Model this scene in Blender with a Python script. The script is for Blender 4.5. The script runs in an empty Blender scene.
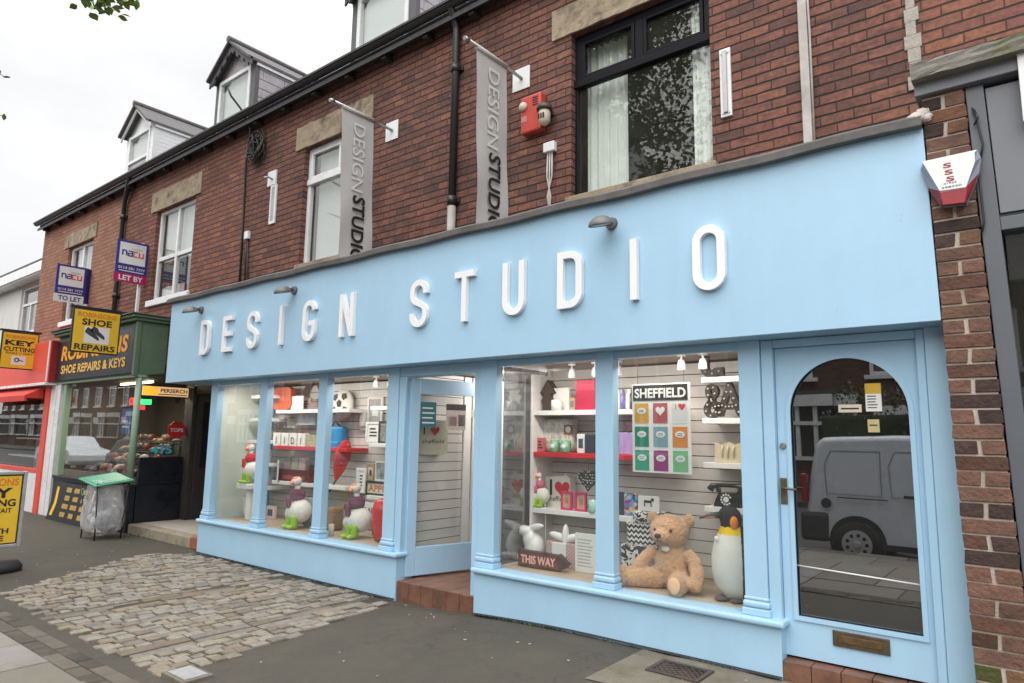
import bpy, bmesh, math, random
from mathutils import Vector, Matrix
random.seed(7)
SC = bpy.context.scene
COL = SC.collection
PI = math.pi

# ------------------------------------------------------------------ camera, sky, sun, exposure
FPX, YAW, PITCH, ROLL = 673.642, 0.675443, 0.140205, 0.015166
CAM = Vector((0.0, -4.6, 1.5))
def cam_axes():
    cy, sy = math.cos(YAW), math.sin(YAW); cp, sp = math.cos(PITCH), math.sin(PITCH)
    F = Vector((-sy*cp, cy*cp, sp)); r = Vector((cy, sy, 0)); u = r.cross(F)
    c, s = math.cos(ROLL), math.sin(ROLL)
    return c*r + s*u, -s*r + c*u, F
RT, UP, FW = cam_axes()
cd = bpy.data.cameras.new('camera'); cd.lens = FPX*36/1024; cd.sensor_width = 36; cd.clip_start = 0.05; cd.clip_end = 1500
cam = bpy.data.objects.new('camera', cd); COL.objects.link(cam)
cam.matrix_world = Matrix(((RT.x, UP.x, -FW.x, CAM.x), (RT.y, UP.y, -FW.y, CAM.y), (RT.z, UP.z, -FW.z, CAM.z), (0, 0, 0, 1)))
SC.camera = cam
SUN_EL, SUN_AZ = math.radians(42), math.radians(168)      # azimuth of the sun, clockwise from +y
W = bpy.data.worlds.new('World'); SC.world = W; W.use_nodes = True
nt = W.node_tree; nt.nodes.clear()
def N(t, typ, **kw):
    n = t.nodes.new(typ)
    for k, v in kw.items():
        if k == 'inp':
            for a, b in v.items(): n.inputs[a].default_value = b
        else: setattr(n, k, v)
    return n
sky = N(nt, 'ShaderNodeTexSky', sky_type='NISHITA', sun_disc=False)
sky.sun_elevation = SUN_EL; sky.sun_rotation = SUN_AZ; sky.air_density = 1.2; sky.dust_density = 3
hs = N(nt, 'ShaderNodeHueSaturation', inp={'Saturation': 0.2, 'Value': 0.3})
tc = N(nt, 'ShaderNodeTexCoord')
mp = N(nt, 'ShaderNodeMapping'); mp.inputs['Scale'].default_value = (1.2, 1.2, 2.6)
nz = N(nt, 'ShaderNodeTexNoise', inp={'Scale': 1.6, 'Detail': 5, 'Roughness': 0.55})
cr = N(nt, 'ShaderNodeValToRGB')
cr.color_ramp.elements[0].position = 0.32; cr.color_ramp.elements[0].color = (4.65, 4.7, 4.8, 1)
cr.color_ramp.elements[1].position = 0.62; cr.color_ramp.elements[1].color = (5.9, 5.9, 5.92, 1)
sp = N(nt, 'ShaderNodeSeparateXYZ')
mr = N(nt, 'ShaderNodeMapRange', inp={'From Min': 0.38, 'From Max': 1.0, 'To Min': 0.80, 'To Max': 2.6}, interpolation_type='SMOOTHSTEP')
mul = N(nt, 'ShaderNodeVectorMath', operation='SCALE')
mx = N(nt, 'ShaderNodeMix', data_type='RGBA', inp={0: 0.85})
bg = N(nt, 'ShaderNodeBackground', inp={'Strength': 0.1}); wo = N(nt, 'ShaderNodeOutputWorld')
L = nt.links.new
L(sky.outputs[0], hs.inputs['Color']); L(tc.outputs['Generated'], mp.inputs[0]); L(mp.outputs[0], nz.inputs['Vector'])
L(nz.outputs['Fac'], cr.inputs[0]); L(tc.outputs['Generated'], sp.inputs[0]); L(sp.outputs['Z'], mr.inputs['Value'])
L(cr.outputs[0], mul.inputs[0]); L(mr.outputs[0], mul.inputs['Scale'])
L(hs.outputs[0], mx.inputs['A']); L(mul.outputs[0], mx.inputs['B']); L(mx.outputs['Result'], bg.inputs['Color']); L(bg.outputs[0], wo.inputs[0])
sd = bpy.data.lights.new('sun', 'SUN'); sd.energy = 0.95; sd.angle = math.radians(75); sd.color = (1, 0.97, 0.93)
so = bpy.data.objects.new('sun', sd); COL.objects.link(so)
sdir = Vector((math.sin(SUN_AZ)*math.cos(SUN_EL), math.cos(SUN_AZ)*math.cos(SUN_EL), math.sin(SUN_EL)))
so.rotation_euler = sdir.to_track_quat('Z', 'Y').to_euler(); so.location = (-8, -12, 25)
SC.view_settings.view_transform = 'Standard'; SC.view_settings.look = 'None'; SC.view_settings.gamma = 1
SC.view_settings.use_curve_mapping = False
SC.view_settings.exposure = 1.34
SC.cycles.max_bounces = 8; SC.cycles.transparent_max_bounces = 16; SC.cycles.glossy_bounces = 3; SC.cycles.diffuse_bounces = 3
SC.cycles.caustics_reflective = False; SC.cycles.caustics_refractive = False; SC.cycles.sample_clamp_indirect = 3

# ------------------------------------------------------------------ helpers
def P(px, py, y):                       # the point of the photographed ray that lies at depth y
    d = RT*((px-512)/FPX) + UP*(-(py-341.5)/FPX) + FW
    return CAM + d*((y-CAM.y)/d.y)
def span(l, r, b, t, y):                # x0, x1, z0, z1 of something seen between those limits at depth y
    m = (b+t)/2; c = (l+r)/2
    return P(l, m, y).x, P(r, m, y).x, P(c, b, y).z, P(c, t, y).z
def gz(x):                              # the pavement falls gently to the left
    t = min(1, max(0, (-2.9-x)/2.3)); t = t*t*(3-2*t)
    return -0.085*t

class B:
    def __init__(s): s.bm = bmesh.new(); s.mi = 0
    def _mat(s, faces):
        for f in faces: f.material_index = s.mi
    def quad(s, *pts):
        f = s.bm.faces.new([s.bm.verts.new(p) for p in pts]); f.material_index = s.mi; return f
    def box(s, x0, x1, y0, y1, z0, z1, bev=0, M=None):
        vs = [s.bm.verts.new((x, y, z)) for x in (min(x0,x1), max(x0,x1)) for y in (min(y0,y1), max(y0,y1)) for z in (min(z0,z1), max(z0,z1))]
        fs = [s.bm.faces.new([vs[i] for i in q]) for q in ((0,1,3,2),(4,6,7,5),(0,4,5,1),(2,3,7,6),(0,2,6,4),(1,5,7,3))]
        s._mat(fs)
        if bev:
            es = list({e for f in fs for e in f.edges})
            r = bmesh.ops.bevel(s.bm, geom=es, offset=bev, segments=2, affect='EDGES', profile=0.5, clamp_overlap=True)
            s._mat(r['faces']); vs = list({v for f in r['faces'] for v in f.verts} | {v for v in vs if v.is_valid})
        if M is not None:
            for v in vs: v.co = M @ v.co
        return s
    def cyl(s, p0, p1, r0, r1=None, n=16, caps=True):
        p0, p1 = Vector(p0), Vector(p1); r1 = r0 if r1 is None else r1
        z = (p1-p0).normalized(); x = z.orthogonal().normalized(); y = z.cross(x)
        a = [[s.bm.verts.new(p + (x*math.cos(2*PI*i/n) + y*math.sin(2*PI*i/n))*r) for i in range(n)] for p, r in ((p0, r0), (p1, r1))]
        fs = [s.bm.faces.new((a[0][i], a[0][(i+1)%n], a[1][(i+1)%n], a[1][i])) for i in range(n)]
        for f in fs: f.smooth = True
        if caps: fs += [s.bm.faces.new(a[0][::-1]), s.bm.faces.new(a[1])]
        s._mat(fs); return s
    def tube(s, pts, r, n=8):
        pts = [Vector(p) for p in pts]; rings = []; x = None
        for i, p in enumerate(pts):
            t = (pts[min(i+1, len(pts)-1)] - pts[max(i-1, 0)]).normalized()
            x = t.orthogonal().normalized() if x is None else (x - t*x.dot(t)).normalized()
            y = t.cross(x); rr = r[i] if isinstance(r, (list, tuple)) else r
            rings.append([s.bm.verts.new(p + (x*math.cos(2*PI*k/n) + y*math.sin(2*PI*k/n))*rr) for k in range(n)])
        fs = []
        for a, b in zip(rings, rings[1:]):
            for k in range(n):
                f = s.bm.faces.new((a[k], a[(k+1)%n], b[(k+1)%n], b[k])); f.smooth = True; fs.append(f)
        fs += [s.bm.faces.new(rings[0][::-1]), s.bm.faces.new(rings[-1])]
        s._mat(fs); return s
    def lathe(s, prof, c, n=24, M=None, sq=(1, 1)):      # prof: (radius, z)
        c = Vector(c); rings = []; fs = []
        for r, z in prof:
            row = []
            for k in range(n):
                v = Vector((r*math.cos(2*PI*k/n)*sq[0], r*math.sin(2*PI*k/n)*sq[1], z))
                if M is not None: v = M @ v
                row.append(s.bm.verts.new(c+v))
            rings.append(row)
        for a, b in zip(rings, rings[1:]):
            for k in range(n):
                f = s.bm.faces.new((a[k], a[(k+1)%n], b[(k+1)%n], b[k])); f.smooth = True; fs.append(f)
        if prof[0][0] > 1e-5: fs.append(s.bm.faces.new(rings[0][::-1]))
        if prof[-1][0] > 1e-5: fs.append(s.bm.faces.new(rings[-1]))
        s._mat(fs); return s
    def ell(s, c, r, n=14, M=None):
        if not isinstance(r, (tuple, list)): r = (r, r, r)
        T = Matrix.Translation(Vector(c)) @ (M.to_4x4() if M is not None else Matrix()) @ Matrix.Diagonal((*r, 1))
        g = bmesh.ops.create_uvsphere(s.bm, u_segments=n, v_segments=max(6, n//2+2), radius=1, matrix=T)
        fs = {f for v in g['verts'] for f in v.link_faces}
        for f in fs: f.smooth = True
        s._mat(fs); return s
    def prism(s, pts, O, U, V, d, holes=()):             # outline (u, v) extruded along -(U x V) by d behind the face
        O, U, V = Vector(O), Vector(U), Vector(V); Nn = U.cross(V).normalized()
        f1 = [s.bm.verts.new(O + U*u + V*v) for u, v in pts]; f2 = [s.bm.verts.new(O + U*u + V*v - Nn*d) for u, v in pts]
        fs = [s.bm.faces.new(f1), s.bm.faces.new(f2[::-1])]
        n = len(pts)
        for i in range(n): fs.append(s.bm.faces.new((f1[i], f2[i], f2[(i+1)%n], f1[(i+1)%n])))
        s._mat(fs); return s
    def stroke(s, path, w, O, U, V, d, closed=False):    # a flat stroke of half width w along path, extruded to depth d
        O, U, V = Vector(O), Vector(U), Vector(V); Nn = U.cross(V).normalized(); n = len(path)
        A, Bv = [], []
        for i, p in enumerate(path):
            q0 = path[(i-1) % n] if closed or i else p; q1 = path[(i+1) % n] if closed or i < n-1 else p
            a = Vector((p[0]-q0[0], p[1]-q0[1])); b = Vector((q1[0]-p[0], q1[1]-p[1]))
            if a.length < 1e-9: a = b
            if b.length < 1e-9: b = a
            a.normalize(); b.normalize(); t = (a+b).normalized(); k = 1/max(0.35, t.dot(a))
            nn = Vector((-t.y, t.x))*w*k
            A.append((p[0]+nn.x, p[1]+nn.y)); Bv.append((p[0]-nn.x, p[1]-nn.y))
        W3 = lambda q, z: s.bm.verts.new(O + U*q[0] + V*q[1] - Nn*z)
        a1 = [W3(q, 0) for q in A]; b1 = [W3(q, 0) for q in Bv]; a2 = [W3(q, d) for q in A]; b2 = [W3(q, d) for q in Bv]
        fs = []
        for i in range(n if closed else n-1):
            j = (i+1) % n
            fs += [s.bm.faces.new((b1[i], b1[j], a1[j], a1[i])), s.bm.faces.new((a2[i], a2[j], b2[j], b2[i])),
                   s.bm.faces.new((a1[i], a1[j], a2[j], a2[i])), s.bm.faces.new((b1[j], b1[i], b2[i], b2[j]))]
        if not closed:
            fs += [s.bm.faces.new((a1[0], a2[0], b2[0], b1[0])), s.bm.faces.new((a1[-1], b1[-1], b2[-1], a2[-1]))]
        s._mat(fs); return s
    def text(s, body, O, U, V, h, width=None, ext=0.002, bold=0.0, align='CENTER', shear=0):
        # writing of cap height h, its baseline's anchor at O, squeezed to width when one is given
        cu = bpy.data.curves.new('t', 'FONT'); cu.body = body; cu.size = 1; cu.extrude = 0; cu.offset = bold; cu.resolution_u = 3; cu.shear = shear
        ob = bpy.data.objects.new('t', cu); me = bpy.data.meshes.new_from_object(ob)
        if not me.vertices: return s
        xs = [v.co.x for v in me.vertices]; ys = [v.co.y for v in me.vertices]
        x0, x1 = min(xs), max(xs); capH = 0.729
        sy = h/capH; sx = sy if width is None else width/max(1e-6, x1-x0)
        off = {'CENTER': (x0+x1)/2, 'LEFT': x0, 'RIGHT': x1}[align]
        O, U, V = Vector(O), Vector(U), Vector(V); Nn = U.cross(V).normalized()
        vm = [s.bm.verts.new(O + U*((v.co.x-off)*sx) + V*(v.co.y*sy) + Nn*ext) for v in me.vertices]
        fs = []
        for p in me.polygons:
            try: fs.append(s.bm.faces.new([vm[i] for i in p.vertices]))
            except ValueError: pass
        if ext > 0.0045:
            r = bmesh.ops.extrude_face_region(s.bm, geom=fs)
            for g in r['geom']:
                if isinstance(g, bmesh.types.BMVert): g.co -= Nn*(ext-0.001)
                if isinstance(g, bmesh.types.BMFace): g.material_index = s.mi
            for v in vm:
                for f in v.link_faces: f.material_index = s.mi
        s._mat(fs)
        bpy.data.meshes.remove(me); bpy.data.objects.remove(ob); bpy.data.curves.remove(cu)
        return s
    def build(s, name, mats, parent=None, smooth=False, fixn=True):
        if fixn: bmesh.ops.recalc_face_normals(s.bm, faces=s.bm.faces)
        me = bpy.data.meshes.new(name)
        o = bpy.data.objects.new(name, me); COL.objects.link(o)
        off = Vector((0, 0, 0))
        p = parent
        while p is not None: off += p.location; p = p.parent
        bmesh.ops.translate(s.bm, verts=s.bm.verts, vec=-off)
        s.bm.to_mesh(me); s.bm.free()
        if not isinstance(mats, (list, tuple)): mats = [mats]
        for m in mats: me.materials.append(m)
        if smooth: me.polygons.foreach_set('use_smooth', [True]*len(me.polygons))
        if parent is not None: o.parent = parent
        return o
FX, FZ = (1, 0, 0), (0, 0, 1)             # writing on a wall that faces the street
SX = (0, 1, 0)                            # writing on a board that faces along the street, to the right

def tag(o, label=None, cat=None, group=None, kind=None):
    if label: o['label'] = label
    if cat: o['category'] = cat
    if group: o['group'] = group
    if kind: o['kind'] = kind
    return o
def root(name, label, cat, loc, group=None):
    o = bpy.data.objects.new(name, None); COL.objects.link(o); o.location = loc; o.empty_display_size = 0.1
    return tag(o, label, cat, group)
def copy_tree(o, parent=None, loc=None):
    c = o.copy(); COL.objects.link(c)
    if parent is not None: c.parent = parent
    if loc is not None: c.location = loc
    for ch in list(o.children): copy_tree(ch, c)
    return c

# ------------------------------------------------------------------ materials
def base(name):
    m = bpy.data.materials.new(name); m.use_nodes = True
    return m, m.node_tree, m.node_tree.nodes['Principled BSDF']
MC = {}
def pm(name, col, rough=0.6, var=0.12, scale=8, bump=0.0, bscale=60, metal=0.0, spec=0.5, dirt=None, dscale=2.5, damt=0.5, attr=None, emit=None, es=1):
    """painted / solid surface with gentle colour and roughness variation; dirt: a second colour in patches; attr: colour attribute that multiplies"""
    if name in MC: return MC[name]
    m, t, b = base(name); Lk = t.links.new
    geo = N(t, 'ShaderNodeNewGeometry'); nz = N(t, 'ShaderNodeTexNoise', inp={'Scale': scale, 'Detail': 6, 'Roughness': 0.6}); Lk(geo.outputs['Position'], nz.inputs['Vector'])
    mrr = N(t, 'ShaderNodeMapRange', inp={'From Min': 0.25, 'From Max': 0.75, 'To Min': 1-var, 'To Max': 1+var}); Lk(nz.outputs['Fac'], mrr.inputs['Value'])
    vm = N(t, 'ShaderNodeVectorMath', operation='SCALE', inp={0: col[:3]}); Lk(mrr.outputs[0], vm.inputs['Scale'])
    out = vm.outputs[0]
    if attr:
        at = N(t, 'ShaderNodeAttribute', attribute_name=attr); v2 = N(t, 'ShaderNodeVectorMath', operation='MULTIPLY'); Lk(out, v2.inputs[0]); Lk(at.outputs['Color'], v2.inputs[1]); out = v2.outputs[0]
    if dirt:
        n2 = N(t, 'ShaderNodeTexNoise', inp={'Scale': dscale, 'Detail': 8, 'Roughness': 0.7}); Lk(geo.outputs['Position'], n2.inputs['Vector'])
        r2 = N(t, 'ShaderNodeMapRange', inp={'From Min': 0.48, 'From Max': 0.72, 'To Min': 0, 'To Max': damt}); Lk(n2.outputs['Fac'], r2.inputs['Value'])
        mm = N(t, 'ShaderNodeMix', data_type='RGBA'); Lk(r2.outputs[0], mm.inputs[0]); Lk(out, mm.inputs['A']); mm.inputs['B'].default_value = (*dirt[:3], 1); out = mm.outputs['Result']
    Lk(out, b.inputs['Base Color'])
    rr = N(t, 'ShaderNodeMapRange', inp={'From Min': 0.2, 'From Max': 0.8, 'To Min': max(0.03, rough-0.08), 'To Max': min(1, rough+0.08)}); Lk(nz.outputs['Fac'], rr.inputs['Value']); Lk(rr.outputs[0], b.inputs['Roughness'])
    b.inputs['Metallic'].default_value = metal; b.inputs['Specular IOR Level'].default_value = spec
    if bump:
        n3 = N(t, 'ShaderNodeTexNoise', inp={'Scale': bscale, 'Detail': 4}); Lk(geo.outputs['Position'], n3.inputs['Vector'])
        bp = N(t, 'ShaderNodeBump', inp={'Strength': bump, 'Distance': 0.01}); Lk(n3.outputs['Fac'], bp.inputs['Height']); Lk(bp.outputs[0], b.inputs['Normal'])
    if emit:
        b.inputs['Emission Color'].default_value = (*emit, 1); b.inputs['Emission Strength'].default_value = es
    MC[name] = m; return m
def glass(name, f0=0.05, tint=(0.96, 0.98, 0.97), rough=0.0, dirt=0.03, dcol=(0.7, 0.68, 0.62)):
    m = bpy.data.materials.new(name); m.use_nodes = True; t = m.node_tree; t.nodes.clear(); Lk = t.links.new
    geo = N(t, 'ShaderNodeNewGeometry'); dt = N(t, 'ShaderNodeVectorMath', operation='DOT_PRODUCT'); Lk(geo.outputs['Normal'], dt.inputs[0]); Lk(geo.outputs['Incoming'], dt.inputs[1])
    ab = N(t, 'ShaderNodeMath', operation='ABSOLUTE'); Lk(dt.outputs['Value'], ab.inputs[0])
    om = N(t, 'ShaderNodeMath', operation='SUBTRACT', inp={0: 1.0}); Lk(ab.outputs[0], om.inputs[1])
    pw = N(t, 'ShaderNodeMath', operation='POWER', inp={1: 5.0}); Lk(om.outputs[0], pw.inputs[0])
    ma = N(t, 'ShaderNodeMath', operation='MULTIPLY_ADD', inp={1: 1-f0, 2: f0}); Lk(pw.outputs[0], ma.inputs[0])
    tr = N(t, 'ShaderNodeBsdfTransparent', inp={'Color': (*tint, 1)}); gl = N(t, 'ShaderNodeBsdfGlossy', inp={'Roughness': rough, 'Color': (1, 1, 1, 1)})
    nz = N(t, 'ShaderNodeTexNoise', inp={'Scale': 0.9, 'Detail': 2}); Lk(geo.outputs['Position'], nz.inputs['Vector'])
    bp = N(t, 'ShaderNodeBump', inp={'Strength': 0.05, 'Distance': 0.02}); Lk(nz.outputs['Fac'], bp.inputs['Height']); Lk(bp.outputs[0], gl.inputs['Normal'])
    ms = N(t, 'ShaderNodeMixShader'); Lk(ma.outputs[0], ms.inputs[0]); Lk(tr.outputs[0], ms.inputs[1]); Lk(gl.outputs[0], ms.inputs[2])
    df = N(t, 'ShaderNodeBsdfDiffuse', inp={'Color': (*dcol, 1)})
    n2 = N(t, 'ShaderNodeTexNoise', inp={'Scale': 5, 'Detail': 6}); Lk(geo.outputs['Position'], n2.inputs['Vector'])
    m2 = N(t, 'ShaderNodeMath', operation='MULTIPLY', inp={1: dirt}); Lk(n2.outputs['Fac'], m2.inputs[0])
    ms2 = N(t, 'ShaderNodeMixShader'); Lk(m2.outputs[0], ms2.inputs[0]); Lk(ms.outputs[0], ms2.inputs[1]); Lk(df.outputs[0], ms2.inputs[2])
    o = N(t, 'ShaderNodeOutputMaterial'); Lk(ms2.outputs[0], o.inputs[0]); return m
def streaky(m, amt=0.10):
    """weathered paint: faint runs down the face and small chips, mixed into the paint's own colour"""
    t = m.node_tree; b = t.nodes['Principled BSDF']; Lk = t.links.new; src = b.inputs['Base Color'].links[0].from_socket
    geo = N(t, 'ShaderNodeNewGeometry'); vm = N(t, 'ShaderNodeVectorMath', operation='MULTIPLY'); vm.inputs[1].default_value = (5, 5, .4); Lk(geo.outputs['Position'], vm.inputs[0])
    nz = N(t, 'ShaderNodeTexNoise', inp={'Scale': 1.0, 'Detail': 7, 'Roughness': .65}); Lk(vm.outputs[0], nz.inputs['Vector'])
    r = N(t, 'ShaderNodeMapRange', inp={'From Min': .45, 'From Max': .8, 'To Min': 0, 'To Max': amt*2.2}); Lk(nz.outputs['Fac'], r.inputs['Value'])
    mx = N(t, 'ShaderNodeMix', data_type='RGBA'); Lk(r.outputs[0], mx.inputs[0]); Lk(src, mx.inputs['A']); mx.inputs['B'].default_value = (.30, .37, .40, 1)
    n2 = N(t, 'ShaderNodeTexNoise', inp={'Scale': 55, 'Detail': 3}); Lk(geo.outputs['Position'], n2.inputs['Vector'])
    n3 = N(t, 'ShaderNodeTexNoise', inp={'Scale': 2.2, 'Detail': 2}); Lk(geo.outputs['Position'], n3.inputs['Vector'])
    ml = N(t, 'ShaderNodeMath', operation='MULTIPLY'); Lk(n2.outputs['Fac'], ml.inputs[0]); Lk(n3.outputs['Fac'], ml.inputs[1])
    g = N(t, 'ShaderNodeMapRange', inp={'From Min': .49, 'From Max': .51, 'To Min': 0, 'To Max': .5}); Lk(ml.outputs[0], g.inputs['Value'])
    m2 = N(t, 'ShaderNodeMix', data_type='RGBA'); Lk(g.outputs[0], m2.inputs[0]); Lk(mx.outputs['Result'], m2.inputs['A']); m2.inputs['B'].default_value = (.22, .21, .18, 1)
    Lk(m2.outputs['Result'], b.inputs['Base Color'])
def brick_mat(name, ramp, mortar, w=0.228, h=0.081, ms=0.009, soot=0.5, seed=0.0, sootcol=(0.035, 0.028, 0.026)):
    m, t, b = base(name); Lk = t.links.new
    Mth = lambda op, a=None, c=None, **k: N(t, 'ShaderNodeMath', operation=op, **k)
    geo = N(t, 'ShaderNodeNewGeometry'); sx = N(t, 'ShaderNodeSeparateXYZ'); Lk(geo.outputs['Position'], sx.inputs[0])
    ad = Mth('ADD'); Lk(sx.outputs['X'], ad.inputs[0]); Lk(sx.outputs['Y'], ad.inputs[1])
    ad2 = Mth('ADD', inp={1: 200*w}); Lk(ad.outputs[0], ad2.inputs[0]); az = Mth('ADD', inp={1: 100*h}); Lk(sx.outputs['Z'], az.inputs[0])
    wob = N(t, 'ShaderNodeTexNoise', inp={'Scale': 9, 'Detail': 3}); Lk(geo.outputs['Position'], wob.inputs['Vector'])
    wm = Mth('MULTIPLY_ADD', inp={1: 0.012, 2: -0.006}); Lk(wob.outputs['Fac'], wm.inputs[0])
    zz = Mth('ADD'); Lk(az.outputs[0], zz.inputs[0]); Lk(wm.outputs[0], zz.inputs[1])
    dv = Mth('DIVIDE', inp={1: h}); Lk(zz.outputs[0], dv.inputs[0]); row = Mth('FLOOR'); Lk(dv.outputs[0], row.inputs[0])
    md = Mth('MODULO', inp={1: 2.0}); Lk(row.outputs[0], md.inputs[0])
    of = Mth('MULTIPLY_ADD', inp={1: -0.5, 2: 0.5}); Lk(md.outputs[0], of.inputs[0])
    dx = Mth('DIVIDE', inp={1: w}); Lk(ad2.outputs[0], dx.inputs[0]); sm = Mth('ADD'); Lk(dx.outputs[0], sm.inputs[0]); Lk(of.outputs[0], sm.inputs[1]); cl = Mth('FLOOR'); Lk(sm.outputs[0], cl.inputs[0])
    cc = N(t, 'ShaderNodeCombineXYZ', inp={2: seed}); Lk(cl.outputs[0], cc.inputs[0]); Lk(row.outputs[0], cc.inputs[1])
    wn = N(t, 'ShaderNodeTexWhiteNoise', noise_dimensions='3D'); Lk(cc.outputs[0], wn.inputs['Vector'])
    rp = N(t, 'ShaderNodeValToRGB'); e = rp.color_ramp.elements
    while len(e) < len(ramp): e.new(0.5)
    for i, c in enumerate(ramp): e[i].position = i/(len(ramp)-1); e[i].color = (*c, 1)
    Lk(wn.outputs['Value'], rp.inputs[0])
    def joint(src, half, soft):
        fr = Mth('FRACT'); Lk(src, fr.inputs[0]); pp = Mth('PINGPONG', inp={1: 0.5}); Lk(fr.outputs[0], pp.inputs[0])
        jm = N(t, 'ShaderNodeMapRange', interpolation_type='SMOOTHSTEP', inp={'From Min': half, 'From Max': half+soft, 'To Min': 1.0, 'To Max': 0.0}); Lk(pp.outputs[0], jm.inputs['Value']); return jm.outputs[0]
    jh = joint(dv.outputs[0], ms*0.55/h, ms*0.5/h); jv = joint(sm.outputs[0], ms*0.32/w, ms*0.3/w)
    jv2 = Mth('MULTIPLY', inp={1: 0.75}); Lk(jv, jv2.inputs[0]); jx = Mth('MAXIMUM'); Lk(jh, jx.inputs[0]); Lk(jv2.outputs[0], jx.inputs[1])
    # smoky streaks that differ from brick to brick
    sv = N(t, 'ShaderNodeCombineXYZ'); s_a = Mth('MULTIPLY', inp={1: 7.0}); Lk(ad2.outputs[0], s_a.inputs[0]); s_b = Mth('MULTIPLY', inp={1: 26.0}); Lk(zz.outputs[0], s_b.inputs[0]); s_c = Mth('MULTIPLY', inp={1: 40.0}); Lk(wn.outputs['Value'], s_c.inputs[0])
    Lk(s_a.outputs[0], sv.inputs[0]); Lk(s_b.outputs[0], sv.inputs[1]); Lk(s_c.outputs[0], sv.inputs[2])
    sn = N(t, 'ShaderNodeTexNoise', inp={'Scale': 1.0, 'Detail': 4, 'Roughness': 0.6}); Lk(sv.outputs[0], sn.inputs['Vector'])
    srm = N(t, 'ShaderNodeMapRange', inp={'From Min': 0.44, 'From Max': 0.68, 'To Min': 0.0, 'To Max': 0.75}); Lk(sn.outputs['Fac'], srm.inputs['Value'])
    smix = N(t, 'ShaderNodeMix', data_type='RGBA'); Lk(srm.outputs[0], smix.inputs[0]); Lk(rp.outputs[0], smix.inputs['A']); smix.inputs['B'].default_value = (ramp[0][0]*.8, ramp[0][1]*.9, ramp[0][2], 1)
    n1 = N(t, 'ShaderNodeTexNoise', inp={'Scale': 26, 'Detail': 7, 'Roughness': 0.65}); Lk(geo.outputs['Position'], n1.inputs['Vector'])
    r1 = N(t, 'ShaderNodeMapRange', inp={'From Min': 0.3, 'From Max': 0.7, 'To Min': 0.7, 'To Max': 1.25}); Lk(n1.outputs['Fac'], r1.inputs['Value'])
    s1 = N(t, 'ShaderNodeVectorMath', operation='SCALE'); Lk(smix.outputs['Result'], s1.inputs[0]); Lk(r1.outputs[0], s1.inputs['Scale'])
    n2 = N(t, 'ShaderNodeTexNoise', inp={'Scale': 1.1, 'Detail': 9, 'Roughness': 0.72, 'Distortion': 0.4}); Lk(geo.outputs['Position'], n2.inputs['Vector'])
    r2 = N(t, 'ShaderNodeMapRange', inp={'From Min': 0.49, 'From Max': 0.66, 'To Min': 0, 'To Max': soot}); Lk(n2.outputs['Fac'], r2.inputs['Value'])
    mo = N(t, 'ShaderNodeMix', data_type='RGBA'); Lk(jx.outputs[0], mo.inputs[0]); Lk(s1.outputs[0], mo.inputs['A']); mo.inputs['B'].default_value = (*mortar, 1)
    mso = N(t, 'ShaderNodeMix', data_type='RGBA'); Lk(r2.outputs[0], mso.inputs[0]); Lk(mo.outputs['Result'], mso.inputs['A']); mso.inputs['B'].default_value = (*sootcol, 1)
    Lk(mso.outputs['Result'], b.inputs['Base Color']); b.inputs['Roughness'].default_value = 0.85; b.inputs['Specular IOR Level'].default_value = 0.25
    inv = Mth('SUBTRACT', inp={0: 1.0}); Lk(jx.outputs[0], inv.inputs[1])
    pb = Mth('MULTIPLY_ADD', inp={1: 0.35}); Lk(n1.outputs['Fac'], pb.inputs[0]); Lk(inv.outputs[0], pb.inputs[2])
    pb2 = Mth('MULTIPLY_ADD', inp={1: 0.25}); Lk(wn.outputs['Value'], pb2.inputs[0]); Lk(pb.outputs[0], pb2.inputs[2])
    bp = N(t, 'ShaderNodeBump', inp={'Strength': 0.8, 'Distance': 0.009}); Lk(pb2.outputs[0], bp.inputs['Height']); Lk(bp.outputs[0], b.inputs['Normal'])
    return m
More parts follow.
